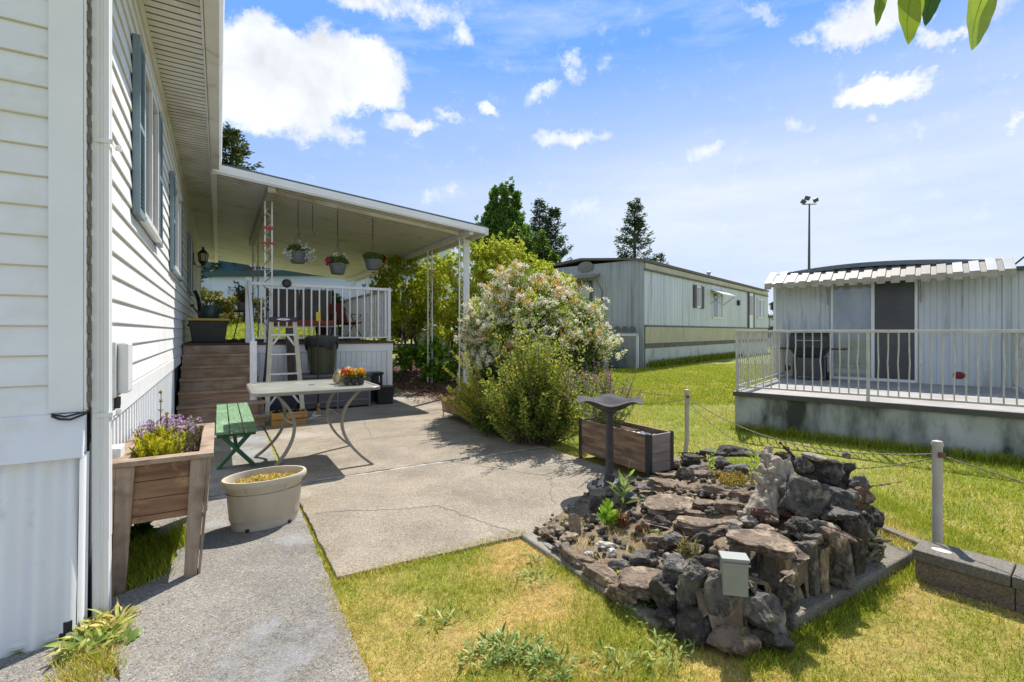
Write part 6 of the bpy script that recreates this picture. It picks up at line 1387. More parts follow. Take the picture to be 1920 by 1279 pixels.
# big white flowering bush
t = thing('flowering_bush', 'large rounded bush with creamy white blossom and orange new leaves behind the patio', 'bush', (.42, 8.3, 0))
rg = np.random.default_rng(71); rdw = random.Random(71)
cl = []
while len(cl) < 300:
    d = nrm(rg.normal(size=(1, 3)))[0]; d[2] = abs(d[2])*1.0 if rg.random() < .8 else d[2]
    r = (.70+.32*rg.random())*(1+.10*math.sin(3*math.atan2(d[1], d[0])+1)); p = np.array([d[0]*1.24*r, d[1]*1.1*r, 1.02+d[2]*1.36*r])
    if p[2] < .35: continue
    p[0] = p[0]*(1-.10*max(0, p[2]-1.1))-.20*max(0, p[2]-1.1); cl.append(p)
cl = np.array(cl); parts = []; flw = []
for p in cl:
    n = 90; q = p+rg.normal(size=(n, 3))*.115
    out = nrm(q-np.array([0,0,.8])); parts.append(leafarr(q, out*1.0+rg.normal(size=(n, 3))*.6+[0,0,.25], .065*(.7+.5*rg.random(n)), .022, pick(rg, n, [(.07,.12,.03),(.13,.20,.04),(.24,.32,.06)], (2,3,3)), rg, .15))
    up = rg.random() < .86
    if up and p[2] > .62:
        k = rg.integers(5, 9)
        for _ in range(k):   # drooping panicles of small bells
            c = p+rg.normal(size=3)*.09+nrm((p-np.array([0,0,.8]))[None])[0]*.11; m_ = 40
            s = rg.random((m_, 1)); dd = nrm(rg.normal(size=(1, 3))*[1,1,.5]); q = c+dd*s*.09+rg.normal(size=(m_, 3))*.016+[0,0,-.03]*s
            flw.append(leafarr(q, rg.normal(size=(m_, 3)), .027, .020, pick(rg, m_, [(.90,.84,.66),(.84,.76,.52),(.92,.90,.80),(.74,.60,.34)], (3,2,3,1)), rg, .2))
    if rg.random() < (.75 if p[2] > 1.7 else .4):     # new growth rosettes
        c = p+nrm((p-np.array([0,0,.8]))[None])[0]*.15; m_ = 26
        col = [(.80,.30,.06),(.85,.45,.10),(.75,.52,.12)] if rg.random() < (.85 if p[2] > 1.9 else .5) else [(.42,.44,.08),(.34,.42,.06)]
        q = c+rg.normal(size=(m_, 3))*.035; parts.append(leafarr(q, nrm(q-c+1e-4)*1+[0,0,.6], .065, .02, pick(rg, m_, col), rg, .15))
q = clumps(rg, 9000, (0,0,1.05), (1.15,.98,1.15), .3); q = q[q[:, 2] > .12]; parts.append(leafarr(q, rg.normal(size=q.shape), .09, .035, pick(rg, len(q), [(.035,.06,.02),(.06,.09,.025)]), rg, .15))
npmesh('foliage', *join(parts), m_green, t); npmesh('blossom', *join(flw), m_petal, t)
mb = MB(); branches(mb, (0,0,0), [tuple(p*.86) for p in cl[:60]], .03, .006, rdw); mb.build('branch', m_twig, t)

# upright spiky shrub in front of it
t = thing('spiky_shrub', 'tall loose shrub of upright feathery green branches in front of the white flowering bush', 'shrub', (.30, 6.25, 0))
rg = np.random.default_rng(72); rdw = random.Random(72); parts = []; mb = MB()
for i in range(150):
    a = rg.random()*6.283; r = rg.random()**.7; h = (1.15+.45*rg.random())*(1.08-.62*r*r)
    h *= .86
    if i < 26: h = 1.15+.62*rg.random(); r *= .75
    b = Vector((.26*r*math.cos(a), .22*r*math.sin(a), 0)); e = Vector((.72*r*math.cos(a)+.10*rg.normal(), .55*r*math.sin(a)+.1*rg.normal(), h))
    if i % 4 == 0: e.z *= .55; e.x *= 1.15
    pts = stemtube(mb, b, e, .008, .002, .08, rd=rdw, n=4, seg=8); n = 130; s = .18+.82*rg.random(n)**.8; k = s*8; i0 = np.minimum(k.astype(int), 7); P_ = np.array([tuple(p) for p in pts]); q = P_[i0]+(P_[i0+1]-P_[i0])*(k-i0)[:, None]
    ax = nrm((P_[-1]-P_[3])[None]); rad = nrm(np.cross(ax, rg.normal(size=(n, 3)))); side = .055*(1-.5*s)[:, None]*rg.random((n, 1))
    lit = np.clip(s*1.2, .3, 1)[:, None]; parts.append(leafarr(q+rad*side, rad+ax*.7, .046*(.6+.6*rg.random(n)), .020, pick(rg, n, [(.12,.19,.035),(.22,.29,.05),(.34,.38,.07),(.46,.42,.11),(.50,.32,.10)], (3,4,4,1,.5)), rg, .15))
q = clumps(rg, 520, (.0,-.0,.42), (.50,.40,.42), .55); parts.append(sprig(rg, q, 12, .055, .028, [(.06,.105,.025),(.10,.16,.035),(.17,.23,.05)]))
npmesh('foliage', *join(parts), m_green, t); mb.build('branch', m_twig, t)
# arching yellow sprays at its left
t = thing('arching_shrub', 'low shrub with arching yellow green bottlebrush sprays left of the tall spiky shrub', 'shrub', (-.28, 6.9, 0))
rg = np.random.default_rng(73); rdw = random.Random(73); parts = []; mb = MB()
for i in range(34):
    a = math.pi*(.55+.75*rg.random()) if i < 22 else rg.random()*6.28; L_ = .45+.5*rg.random(); z1 = .65+.55*rg.random() if i < 14 else .25+.5*rg.random()
    e = Vector((L_*.8*math.cos(a), L_*.5*math.sin(a), z1)); pts = stemtube(mb, (0,0,.02), e, .007, .002, .12, rd=rdw, n=4, seg=8); P_ = np.array([tuple(p) for p in pts]); n = 260
    s = .3+.7*rg.random(n); k = s*8; i0 = np.minimum(k.astype(int), 7); q = P_[i0]+(P_[i0+1]-P_[i0])*(k-i0)[:, None]; ax = nrm((P_[-1]-P_[4])[None]); rad = nrm(np.cross(ax, rg.normal(size=(n, 3))))
    parts.append(leafarr(q, rad+ax*.5, .032*(.8+.5*rg.random(n)), .009, pick(rg, n, [(.42,.42,.06),(.32,.36,.06),(.50,.46,.09),(.18,.24,.04)], (3,3,2,2)), rg, .1))
q = clumps(rg, 420, (.10,-.2,.26), (.42,.36,.28), .5); parts.append(sprig(rg, q, 14, .035, .016, [(.05,.09,.025),(.09,.14,.035),(.17,.22,.05),(.42,.33,.13)], wts=(3,3,2,.4)))
npmesh('foliage', *join(parts), m_green, t); mb.build('branch', m_twig, t)

# dappled leafy trees beyond the posts
def leaftree(name, label, base, crowns, trunk, cols, nl, ln, wd, seed, cat='tree', group=None, wts=None, per=9, r0=.07, surf=.55, trunks=1, spread=.25):
    t = thing(name, label, cat, base, 0, group); rg = np.random.default_rng(seed); rdw = random.Random(seed); parts = []; mb = MB(); tips = []
    tot = sum(c[1][0]*c[1][1]*c[1][2] for c in crowns)
    for (c, r) in crowns:
        n = int(nl*r[0]*r[1]*r[2]/tot/per); kc = max(6, n//19); cc_ = clumps(rg, kc, c, r, surf); tips += [tuple(x) for x in cc_[:max(3, int(18*r[0]*r[1]*r[2]/tot)+3)]]
        q = cc_[rg.integers(kc, size=n)]+rg.normal(size=(n, 3))*np.asarray(r)*.115
        parts.append(sprig(rg, q, per, ln, wd, cols, up=.15, wts=wts))
    npmesh('crown', *join(parts), m_green, t)
    for k in range(trunks):
        a = k*2.4; b = Vector((spread*math.cos(a)*.6*(trunks > 1), spread*math.sin(a)*.6*(trunks > 1), -.05)); m_ = Vector((b.x*1.6+.1*rdw.uniform(-1,1), b.y*1.6, trunk)); pts = stemtube(mb, b, m_, r0, r0*.65, .06, n=8, rd=rdw)
        for p in tips[k::trunks]: stemtube(mb, m_, p, r0*.5, r0*.1, .14, rd=rdw)
    mb.build('trunk', m_bark, t); return t
YG = [(.50,.53,.05),(.40,.46,.045),(.27,.36,.04),(.62,.60,.07)]
leaftree('maple_tree', 'small yellow green tree with several dark stems right of the lattice posts', (-1.55, 13.4, .1), [((.2,0,2.75),(1.25,1.0,1.15)),((1.55,.3,2.75),(1.1,.9,1.15)),((.9,.0,1.7),(1.5,.8,.8)),((2.5,.6,2.2),(.9,.8,1.1))], 1.1, YG, 46000, .085, .045, 81, trunks=4, r0=.055, wts=(3,3,2,2))
leaftree('maple_tree', 'yellow green leafy tree seen between the porch railing and the lattice posts', (-3.2, 14.6, .25), [((0,0,2.3),(1.0,.9,1.25)),((.9,.3,2.2),(.8,.8,1.2)),((-.7,.4,1.5),(.7,.7,.9))], 1.0, YG, 30000, .085, .045, 82, trunks=3, r0=.05, wts=(2,3,3,1))
leaftree('leafy_shrub', 'low broad leaved bright green shrub at the foot of the lattice posts', (-2.35, 13.0, .08), [((0,0,.55),(.72,.5,.62)),((.7,.2,.45),(.4,.4,.5))], .3, [(.14,.28,.03),(.24,.40,.05),(.08,.15,.025)], 5200, .14, .075, 83, 'shrub', wts=(3,3,2), r0=.02)
leaftree('woodland_shrub', 'dark twiggy shrub under the yellow green tree beside the white bush', (-.7, 12.2, .0), [((0,0,.7),(.75,.5,.75)),((.8,.4,1.0),(.6,.5,.9))], .3, [(.10,.17,.03),(.20,.29,.05),(.05,.08,.02)], 6500, .07, .04, 84, 'shrub', r0=.02)
# far trees
leaftree('tall_broadleaf_tree', 'tallest dark green broadleaf tree rising right of the patio cover corner', (-1.2, 55, 0), [((.2,0,12),(3.0,2.4,3.6)),((.4,0,15.9),(1.6,1.4,2.7)),((-2.3,0,11),(1.3,1.3,1.8)),((2.0,0,13),(1.2,1.2,2.0)),((-.8,0,14.4),(1.2,1,1.4)),((.3,0,8),(3.6,3,2.4))], 8, [(.05,.11,.025),(.09,.19,.04),(.13,.22,.045)], 38000, .42, .26, 91, r0=.35, wts=(3,3,2))
leaftree('bright_leafy_tree', 'lower brighter green tree standing in front of the tallest broadleaf tree', (1.3, 46, 0), [((-.6,0,8.6),(1.9,1.5,2.4)),((1.1,0,8.3),(1.7,1.4,2.6)),((0,0,6),(2.6,2,2))], 5, [(.09,.16,.03),(.15,.23,.045),(.055,.10,.02)], 16000, .34, .2, 92, r0=.25)
def conifer(name, label, base, h, rad, seed, dens=1.0, cols=((.02,.045,.022),(.035,.07,.03),(.06,.09,.04)), group=None, two=None, bottom=.05):
    t = thing(name, label, 'tree', base, 0, group); rg = np.random.default_rng(seed); parts = []; mb = MB(); mb.tube([(0,0,0),(0,0,h*.5),(0,0,h*.99)], [rad*.11, rad*.06, .03], 8); nb_ = int(135*dens)
    lead = [((0,0), h, 1.0)]+([two] if two else [])
    for (ox, hh, rs) in lead:
        for i in range(nb_):
            f = 1-(1-bottom)*(1-rg.random()**.85); z = hh*f; L_ = rad*rs*(1.02-f)**.72*(.55+.6*rg.random())+.12; a = rg.random()*6.283
            n = int(26+52*(1-f)); s = rg.random(n)**.6; dz = .62*L_*(s**2)-.22*L_*s
            q = np.stack([ox[0]+np.cos(a)*L_*s, ox[1]+np.sin(a)*L_*s, z+dz], 1)+rg.normal(size=(n, 3))*[.12,.12,.10]*np.array(rad/3.2)
            d = np.stack([np.cos(a)+rg.normal(size=n)*.5, np.sin(a)+rg.normal(size=n)*.5, .25+rg.normal(size=n)*.35], 1); parts.append(leafarr(q, d, rad*.085*(.6+.6*rg.random(n)), rad*.034, pick(rg, n, cols, None, .25), rg, .2))
            if i % 5 == 0: mb.tube([(ox[0], ox[1], z), (ox[0]+math.cos(a)*L_*.8, ox[1]+math.sin(a)*L_*.8, z-.1*L_)], [.05,.015], 4, cap=False)
    npmesh('crown', *join(parts), m_green, t); mb.build('trunk', m_bark, t)
p = AT(1012, 622, 60); conifer('fir_tree', 'dark twin topped conifer just right of the tall broadleaf tree', (p.x, 60, 0), 17.6, 4.0, 93, 1.5, two=((1.7,.3), 16.7, 1.05))
p = AT(1038, 622, 62); conifer('fir_tree', 'lower dark conifer at the right shoulder of the twin topped one', (p.x, 62, 0), 11.5, 2.4, 94, .8)
p = AT(1190, 622, 62); conifer('fir_tree', 'lone dark conifer behind the roof of the grey mobile home', (p.x, 62, 0), 18.2, 4.3, 95, 1.6)
p = AT(1238, 622, 60); conifer('fir_tree', 'top of a low conifer at the right foot of the lone conifer', (p.x, 60, 0), 11.0, 3.0, 96, .7)
p = AT(440, 622, 38); conifer('fir_tree', 'dark conifer peeping over the join of house gutter and patio cover', (p.x-.2, 38, 1.5), 15.6, 4.6, 97, 1.5, cols=((.03,.05,.02),(.055,.08,.03),(.09,.11,.04)))
p = AT(985, 622, 64); conifer('fir_tree', 'slim dark conifer half hidden between the broadleaf tree and the twin conifer', (p.x, 64, 0), 14.5, 2.2, 98, .8)
leaftree('small_far_tree', 'small dark tree beyond the far end of the grey mobile home', (23.6, 44, 0), [((0,0,2.6),(1.1,1,1.9))], 1.5, [(.03,.06,.02),(.05,.10,.03)], 1500, .3, .16, 99)
p = AT(1443, 600, 48)
t = thing('distant_home', 'tiny pale distant home between the two neighbouring mobile homes', 'house', (p.x+1.5, 50, 0)); MB().box(-2,6,0,6,0,2.9).build('wall', m_ms, t); MB().box(-2.2,6.2,-.2,6.2,2.9,3.15).build('roof', m_roof, t); MB().box(1,2,-.05,-.0,1.2,2.2).build('window', m_glass, t)

# floodlight mast
p = AT(1517, 622, 80); t = thing('floodlight_mast', 'tall thin floodlight mast with lamp cluster behind the right hand home', 'floodlight', (p.x, 80, 0))
MB().tube([(-.4,0,0),(0,0,12),(.05,0,22.6)], [.28,.2,.12], 10).build('pole', M('mast_dark', (.08,.085,.09), rough=.6), t)
MB().bar((-1.1,0,22.5),(1.2,0,22.55), .12, .12).build('crossarm', bpy.data.materials['mast_dark'], t)
for (x, z, ry) in ((-1.0,22.9,25),(-.35,23.5,12),(1.05,23.2,-30)):
    MB().obox((x,-.1,z),(.75,.35,.65),(R(20),R(ry),0)).build('lamp_head', bpy.data.materials['mast_dark'], t, .03)

# ------------------------------------------------------------------ far left: white house on the rise, hedge, lawn, road
hb = thing('hillside_house', 'white house with dark green deck edge and railing on the rise beyond the porch', 'house', (*AT(398, 622, 34)[:2], 2.3), R(-6))
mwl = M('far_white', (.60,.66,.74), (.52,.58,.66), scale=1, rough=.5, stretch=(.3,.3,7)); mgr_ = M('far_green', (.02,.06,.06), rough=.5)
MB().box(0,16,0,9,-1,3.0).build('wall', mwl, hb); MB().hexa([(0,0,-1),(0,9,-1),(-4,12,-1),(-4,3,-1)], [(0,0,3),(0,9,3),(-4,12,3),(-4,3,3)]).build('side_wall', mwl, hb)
MB().hexa([(-.4,-.3,3.0),(16.3,-.3,3.0),(16.3,9,3.0),(-5,12,3.0)], [(-.4,-.3,3.35),(16.3,-.3,3.35),(16.3,9,3.35),(-5,12,3.35)]).build('deck_edge', mgr_, hb)
rl = MB().box(3.2,16,-.2,-.12,4.25,4.33).box(3.2,16,-.2,-.12,3.4,3.46).build('railing', M('far_rail', (.35,.4,.5), rough=.5), hb)
for k in range(58): MB().box(3.3+k*.22,3.35+k*.22,-.19,-.14,3.46,4.25).build('baluster', bpy.data.materials['far_rail'], rl)
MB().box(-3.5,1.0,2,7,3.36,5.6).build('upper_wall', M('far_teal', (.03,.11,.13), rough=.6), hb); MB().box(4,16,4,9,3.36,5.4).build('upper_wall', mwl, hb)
mb = MB(); mb.box(1.2,3.8,1.5,4,3.36,4.9); mb.build('enclosure', M('far_dark', (.05,.055,.05), rough=.7), hb); MB().box(1.8,3.3,1.45,1.49,3.9,4.1).build('window', m_winwhite, hb)
for x in (6,9,12): MB().box(x,x+1,3.95,3.99,4.2,5.0).build('window', m_glass, hb)
p = AT(430, 600, 29); leaftree('hedge_shrub', 'clipped olive green shrub at the left of the hedge under the white hillside house', (p.x-1.6, 29, hgt(-15,29)), [((0,0,.9),(1.5,1,1.1))], .4, [(.16,.18,.04),(.26,.24,.07),(.09,.11,.03)], 3000, .18, .1, 101, 'shrub', r0=.04)
leaftree('hedge_shrub', 'rounded olive and pinkish shrub in the middle of the hedge under the hillside house', (p.x+.9, 29, hgt(-15,29)), [((0,0,.8),(1.9,1,1.1))], .4, [(.18,.18,.05),(.28,.24,.09),(.10,.11,.03)], 4000, .18, .1, 102, 'shrub', r0=.04)
leaftree('hedge_shrub', 'dark green shrub at the right end of the hedge behind the stair post', (p.x+3.9, 29, hgt(-12,29)), [((0,0,.8),(1.8,1,1.1))], .4, [(.06,.09,.03),(.11,.14,.04)], 3000, .18, .1, 103, 'shrub', r0=.04)
def strip(name, pts, mat, dz=.02):
    mb = MB(); k = len(pts[0]); vs = []
    n = 14
    for i in range(n+1):
        f = i/n; A = Vector(pts[0]).lerp(Vector(pts[1]), f); B = Vector(pts[3]).lerp(Vector(pts[2]), f)
        for j in range(5): q = A.lerp(B, j/4); vs.append((q.x, q.y, hgt(q.x, q.y)+dz))
    mb.add(vs, [(i*5+j, i*5+j+1, (i+1)*5+j+1, (i+1)*5+j) for i in range(n) for j in range(4)]); return tag(mb.build(name, mat), kind='structure')
strip('road', [(-30,17.5),(3.5,19.5),(3.5,21.5),(-30,19.8)], M('road', (.36,.36,.36), (.28,.28,.28), scale=3, rough=.9), .07)
# parked vehicle glimpsed between the posts
t = thing('parked_car', 'dark parked car glimpsed under the trees between the lattice posts', 'car', (-5.1, 20.2, hgt(-5.1,20.2)+.08), R(4))
mcar = M('car_paint', (.03,.035,.045), rough=.25); pr = [(-2.1,.35),(-2.15,.75),(-1.5,.85),(-.9,1.35),(.7,1.38),(1.4,.92),(2.1,.82),(2.2,.45),(2.1,.3)]
MB().sweep(pr, lambda x, z: (x,-.85,z), lambda x, z: (x,.85,z), True).build('body', mcar, t, .05)
MB().sweep([(-1.25,.95),(-.82,1.3),(.62,1.32),(1.15,.95)], lambda x, z: (x,-.865,z), lambda x, z: (x,-.855,z), True).build('window', m_glass, t)
for x in (-1.35,1.4):
    wh = MB().lathe([(.0,-.1),(.32,-.1),(.34,0),(.32,.1),(.0,.1)], 20, (x,0,.32), fn=lambda a, b, c, d, r: (a, c-.82, b)).build('wheel', m_black, t); MB().lathe([(.0,0),(.2,0),(.18,.02),(.0,.03)], 16, (x,0,.32), fn=lambda a, b, c, d, r: (a, -.925-c, b)).build('rim', m_metal, wh)
t = thing('garden_shed', 'low pale blue grey shed under the yellow green tree', 'shed', (-1.9, 17.2, .25), R(10))
MB().box(-1.2,1.4,0,1.5,0,1.25).build('wall', M('shed_blue', (.22,.28,.36), (.17,.22,.28), rough=.6), t); MB().hexa([(-1.3,-.1,1.25),(1.5,-.1,1.25),(1.5,1.6,1.25),(-1.3,1.6,1.25)], [(-1.3,.3,1.5),(1.5,.3,1.5),(1.5,1.2,1.5),(-1.3,1.2,1.5)]).build('roof', M('shed_roof', (.3,.36,.42), rough=.6), t); MB().box(-.3,.4,-.02,-.0,0,1.0).build('door', m_cream, t)

# ------------------------------------------------------------------ bed with mulch, pots, tray on legs
rg = np.random.default_rng(105)
nb_, na_ = 50, 110; B_ = np.linspace(4.28, 6.5, nb_); A_ = np.linspace(2.6, 14.5, na_); vs = []
for i, b in enumerate(B_):
    for j, a in enumerate(A_):
        bb = b+(.7 if a > 6.2 and i == 0 else 0)+(.12*noise.noise(Vector((a*1.3, 0, 0))) if i == 0 else 0)
        p = HW(bb, a); e = sstep(min((b-4.28)/.5, (6.5-b)/.5, (a-2.6)/.6, (14.5-a)/1)); vs.append((p.x, p.y, hgt(p.x, p.y)-.02+e*(.075+.05*noise.noise(Vector((b*1.5, a*1.5, 0)))+.02*noise.noise(Vector((b*9, a*9, 0))))))
mb = MB(); mb.add(vs, [(i*na_+j, i*na_+j+1, (i+1)*na_+j+1, (i+1)*na_+j) for i in range(nb_-1) for j in range(na_-1)])
tag(mb.build('soil', M('mulch', (.17,.10,.07), (.09,.055,.04), scale=14, rough=1, bump=1, bscale=50, bdist=.03, c3=(.28,.19,.14), s3=9), smooth=True), kind='structure')
k = 5200; bb = rg.uniform(4.35, 6.3, k); aa = rg.uniform(3, 13, k); P = np.array([HW(b, a, 0)[:] for b, a in zip(bb, aa)]); P[:, 2] = [hgt(x, y) for x, y in P[:, :2]]; P[:, 2] += .06+.03*rg.random(k)
tag(npmesh('mulch_chips', *leafarr(P, rg.normal(size=P.shape)*[1,1,.25], .07, .035, pick(rg, k, [(.20,.11,.07),(.12,.07,.045),(.33,.22,.16),(.24,.10,.06)]), rg), m_petal), 'brown bark mulch and fallen leaves under the trees', 'mulch', kind='stuff')
k = 900; bb = np.where(rg.random(k) < .55, rg.uniform(1.15, 4.0, k), 4.0-np.abs(rg.normal(size=k))*.5); aa = rg.uniform(-.1, 5.2, k); bb[:220] = rg.uniform(.3, 1.1, 220); aa[:220] = rg.uniform(-2, 2, 220); bb = np.clip(bb, .25, 4.0)
P = np.array([HW(b, a, .0295)[:] for b, a in zip(bb, aa)])
tag(npmesh('leaf_litter', *leafarr(P, rg.normal(size=P.shape)*[1,1,.08], .004+.014*rg.random(k)**2, .005, pick(rg, k, [(.14,.09,.05),(.25,.18,.10),(.10,.08,.05),(.4,.32,.2)]), rg, .1), m_petal), 'bits of leaf litter and grit scattered on the patio and path', 'litter', kind='stuff')
# fallen leaves drifted on the slab
k = 420; P = np.array([HW(rg.uniform(3.9,4.9), rg.uniform(6.0,8.3), .03)[:] for _ in range(k)])
tag(npmesh('fallen_leaves', *leafarr(P, rg.normal(size=P.shape)*[1,1,.1], .04, .02, pick(rg, k, [(.20,.12,.07),(.3,.2,.13)]), rg), m_petal), 'dry fallen leaves on the patio beside the mulch', 'leaves', kind='stuff')
t = thing('tray_planter', 'shallow wooden trough planter on thin metal legs at the edge of the patio', 'planter', (HC.x, HC.y, 0), TH)
x0, x1, y0, y1 = 3.74, 4.12, 3.22, 4.35; mtr = M('trough_terracotta', (.27,.16,.08), (.18,.11,.06), scale=3, rough=.8, c3=(.42,.34,.22), s3=5, c3lo=.5)
def panel(a, b, c, d): return MB().hexa([a, b, c, d][:4], [(a[0]+(a[0]-3.93)*.10, a[1]+(a[1]-3.78)*.03, .315), (b[0]+(b[0]-3.93)*.10, b[1]+(b[1]-3.78)*.03, .315), (c[0]+(c[0]-3.93)*.10, c[1]+(c[1]-3.78)*.03, .315), (d[0]+(d[0]-3.93)*.10, d[1]+(d[1]-3.78)*.03, .315)])
panel((x0,y0,.15),(x0+.02,y0,.15),(x0+.02,y1,.15),(x0,y1,.15)).build('side_board', mtr, t, .003); panel((x1-.02,y0,.15),(x1,y0,.15),(x1,y1,.15),(x1-.02,y1,.15)).build('side_board', mtr, t, .003)
panel((x0,y0-.001,.15),(x1,y0-.001,.15),(x1,y0+.02,.15),(x0,y0+.02,.15)).build('end_board', mtr, t, .003); panel((x0,y1-.02,.15),(x1,y1-.02,.15),(x1,y1+.001,.15),(x0,y1+.001,.15)).build('end_board', mtr, t, .003)
MB().box(x0+.02,x1-.02,y0+.02,y1-.02,.15,.27).build('soil', m_soil, t)
mb = MB(); mb.bar((x0,y0,.14),(x0,y1,.14),.02,.012); mb.bar((x1,y0,.14),(x1,y1,.14),.02,.012)
for (x, y) in ((x0,y0+.05),(x1,y0+.05),(x0,y1-.05),(x1,y1-.05)): mb.tube([(x,y,.14),(x-.01,y,.02),(x-.03,y,.026)], .008, 5)
mb.build('stand', m_black, t)
t = thing('trough_greenery', 'ferny green plants growing out of the shallow trough on legs', 'plant', (*HW(3.95, 3.75)[:2], .27), TH)
rg = np.random.default_rng(106); q = clumps(rg, 300, (.06,-.02,.05), (.20,.50,.24), .5, True); npmesh('foliage', *sprig(rg, q, 14, .045, .018, [(.12,.20,.035),(.20,.29,.05),(.30,.34,.08)], up=.5), m_green, t)
t = thing('terracotta_trough', 'orange terracotta trough in the bed below the black nursery pot', 'planter', (*AT(908, 735, 9.6)[:2], .02), TH)
MB().hexa([(-.35,-.15,0),(.35,-.15,0),(.35,.15,0),(-.35,.15,0)], [(-.4,-.19,.33),(.4,-.19,.33),(.4,.19,.33),(-.4,.19,.33)]).build('trough', M('terracotta', (.38,.17,.09), (.28,.12,.07), rough=.8), t, .01)
npmesh('foliage', *sprig(rg, clumps(rg, 120, (0,0,.38), (.36,.16,.12), .5), 9, .05, .02, YG), m_green, t)
t = thing('nursery_pot', 'large dark nursery pot on bricks in front of the white flowering bush', 'plant pot', (*AT(910, 700, 9.4)[:2], .55))
MB().lathe([(.19,0),(.25,.44),(.27,.44),(.27,.48),(.24,.48),(.22,.40),(.0,.40)], 28).build('pot', M('pot_plum', (.045,.035,.045), rough=.5), t, smooth=True); MB().box(-.2,.2,-.2,.2,-.5,-.25).box(-.2,.2,-.2,.2,-.245,.0).build('brick_stack', m_block, t)
t = thing('nursery_pot', 'smaller brown grey pot just right of the large dark nursery pot', 'plant pot', (*AT(933, 700, 9.2)[:2], .50))
MB().lathe([(.15,0),(.20,.40),(.22,.40),(.22,.44),(.19,.44),(.17,.36),(.0,.36)], 28).build('pot', M('pot_brown', (.16,.11,.10), rough=.6), t, smooth=True); MB().box(-.16,.16,-.16,.16,-.46,-.0).build('brick_stack', m_block, t)
t = thing('wrapped_pipe', 'white pipe with black foot standing beside the nearest lattice post', 'pipe', (*HW(5.50, 6.6)[:2], .03))
MB().tube([(0,0,.30),(0,0,.75)], .05, 12).build('pipe', m_rail, t); MB().tube([(0,0,0),(0,0,.30)], .06, 12).build('foot', m_black, t)

# ------------------------------------------------------------------ branch overhanging the camera, leaves at the upper right
t = thing('overhanging_branch', 'leafy branch tip hanging into view at the upper right corner', 'branch', (1.1, 1.02, 2.35))
base = Vector(t.location); rg = np.random.default_rng(107)
def bigleaf(tip, root, wd, sidev, col, seed, curl=.06):
    tip, root = Vector(tip)-base, Vector(root)-base; ax = tip-root; L_ = ax.length; ax.normalize(); sd_ = Vector(sidev); sd_ = (sd_-ax*sd_.dot(ax)).normalized(); nn = ax.cross(sd_)
    n, m_ = 22, 8; vs = []
    for i in range(n+1):
        s = i/n; wl = wd*.68*max(0, math.sin(math.pi*min(1, s**.8)))**.8
        for j in range(m_+1):
            q = (j/m_-.5)*2; z = .12*abs(q)*wl-curl*L_*math.sin(math.pi*s)*1.0+.0008*math.sin(s*26+abs(q)*5)*abs(q); p = root+ax*L_*s+sd_*q*wl+nn*z; vs.append(tuple(p))
    mb = MB(); mb.add(vs, [(i*(m_+1)+j, i*(m_+1)+j+1, (i+1)*(m_+1)+j+1, (i+1)*(m_+1)+j) for i in range(n) for j in range(m_)])
    mt_ = bpy.data.materials.get('leaf_%s' % col) or M('leaf_%s' % col, {'l': (.34,.46,.025), 'd': (.05,.13,.02), 'm': (.25,.38,.025)}[col], rough=.4, bump=.1, trans=.5 if col != 'd' else .2, scale=25)
    o = mb.build('leaf', mt_, t, smooth=True); mb2 = MB(); mb2.tube([tuple(root+ax*L_*s-nn*(curl*L_*math.sin(math.pi*s))*1.0-nn*.0006) for s in np.linspace(-.12, .93, 12)], [.0016-.001*s for s in np.linspace(0, 1, 12)], 5); mb2.build('midrib', mt_, t)
A = lambda u, v, y: AT(u, v, y)
bigleaf(A(1643,50,1.0), A(1672,-60,1.02), .022, (1,.2,.2), 'm', 1); bigleaf(A(1703,84,1.0), A(1722,-55,1.03), .050, (1,.25,0), 'l', 2)
bigleaf(A(1735,49,1.03), A(1775,-60,1.05), .030, (1,.1,.4), 'd', 3, .10); bigleaf(A(1822,95,.98), A(1868,-60,1.0), .056, (1,.3,.1), 'l', 4)
for k in range(26):
    u = 1600+rg.random()*420; v = -70-rg.random()*220; y = .9+.3*rg.random(); a = rg.normal(size=3); bigleaf(A(u+a[0]*30, v+90, y), A(u, v, y+.03*a[1]), .04, (1, a[1], a[2]*.4), 'lmd'[k % 3], 10+k)
mb = MB(); tw = [A(1640,-80,1.02), A(1720,-75,1.04), A(1800,-70,1.03), A(1880,-85,1.0), A(2000,-140,1.0), A(2200,-240,1.05), A(2500,-330,1.2)]
mb.tube([p-base for p in tw], [.003,.004,.005,.006,.009,.014,.02], 8)
for (u, v) in ((1672,-60),(1722,-55),(1775,-60),(1868,-60)): mb.tube([A(u,v,1.02)-base, A(u+12,-76,1.03)-base], .002, 5)
mb.build('twig', m_twig, t)

# ------------------------------------------------------------------ grass
def grass(name, label, P, hgt_, wd, cols, rg, lean=.45, kind='stuff'):
    n = len(P); a = rg.random(n)*6.283; d = np.stack([np.cos(a)*lean*rg.random(n), np.sin(a)*lean*rg.random(n), np.ones(n)], 1); d = nrm(d)
    sd_ = np.stack([-np.sin(a+rg.normal(size=n)), np.cos(a), np.zeros(n)], 1); h = hgt_[:, None]; w_ = np.broadcast_to(wd, (n,))[:, None]
    mid = P+d*h*.55; ben = np.stack([np.cos(a), np.sin(a), -np.ones(n)*.25], 1)*h*lean*.55*rg.random((n, 1)); tip = P+d*h+ben
    V = np.stack([P-sd_*w_/2, P+sd_*w_/2, mid+sd_*w_*.4, tip, mid-sd_*w_*.4], 1).reshape(-1, 3); k = np.arange(n)[:, None]*5
    Fc = np.concatenate([k+[0,1,2], k+[0,2,4], k+[4,2,3]], 0); Cc = np.repeat(cols, 5, 0)
    o = npmesh(name, V, Fc, Cc, m_blade); return tag(o, label, 'grass', kind=kind)
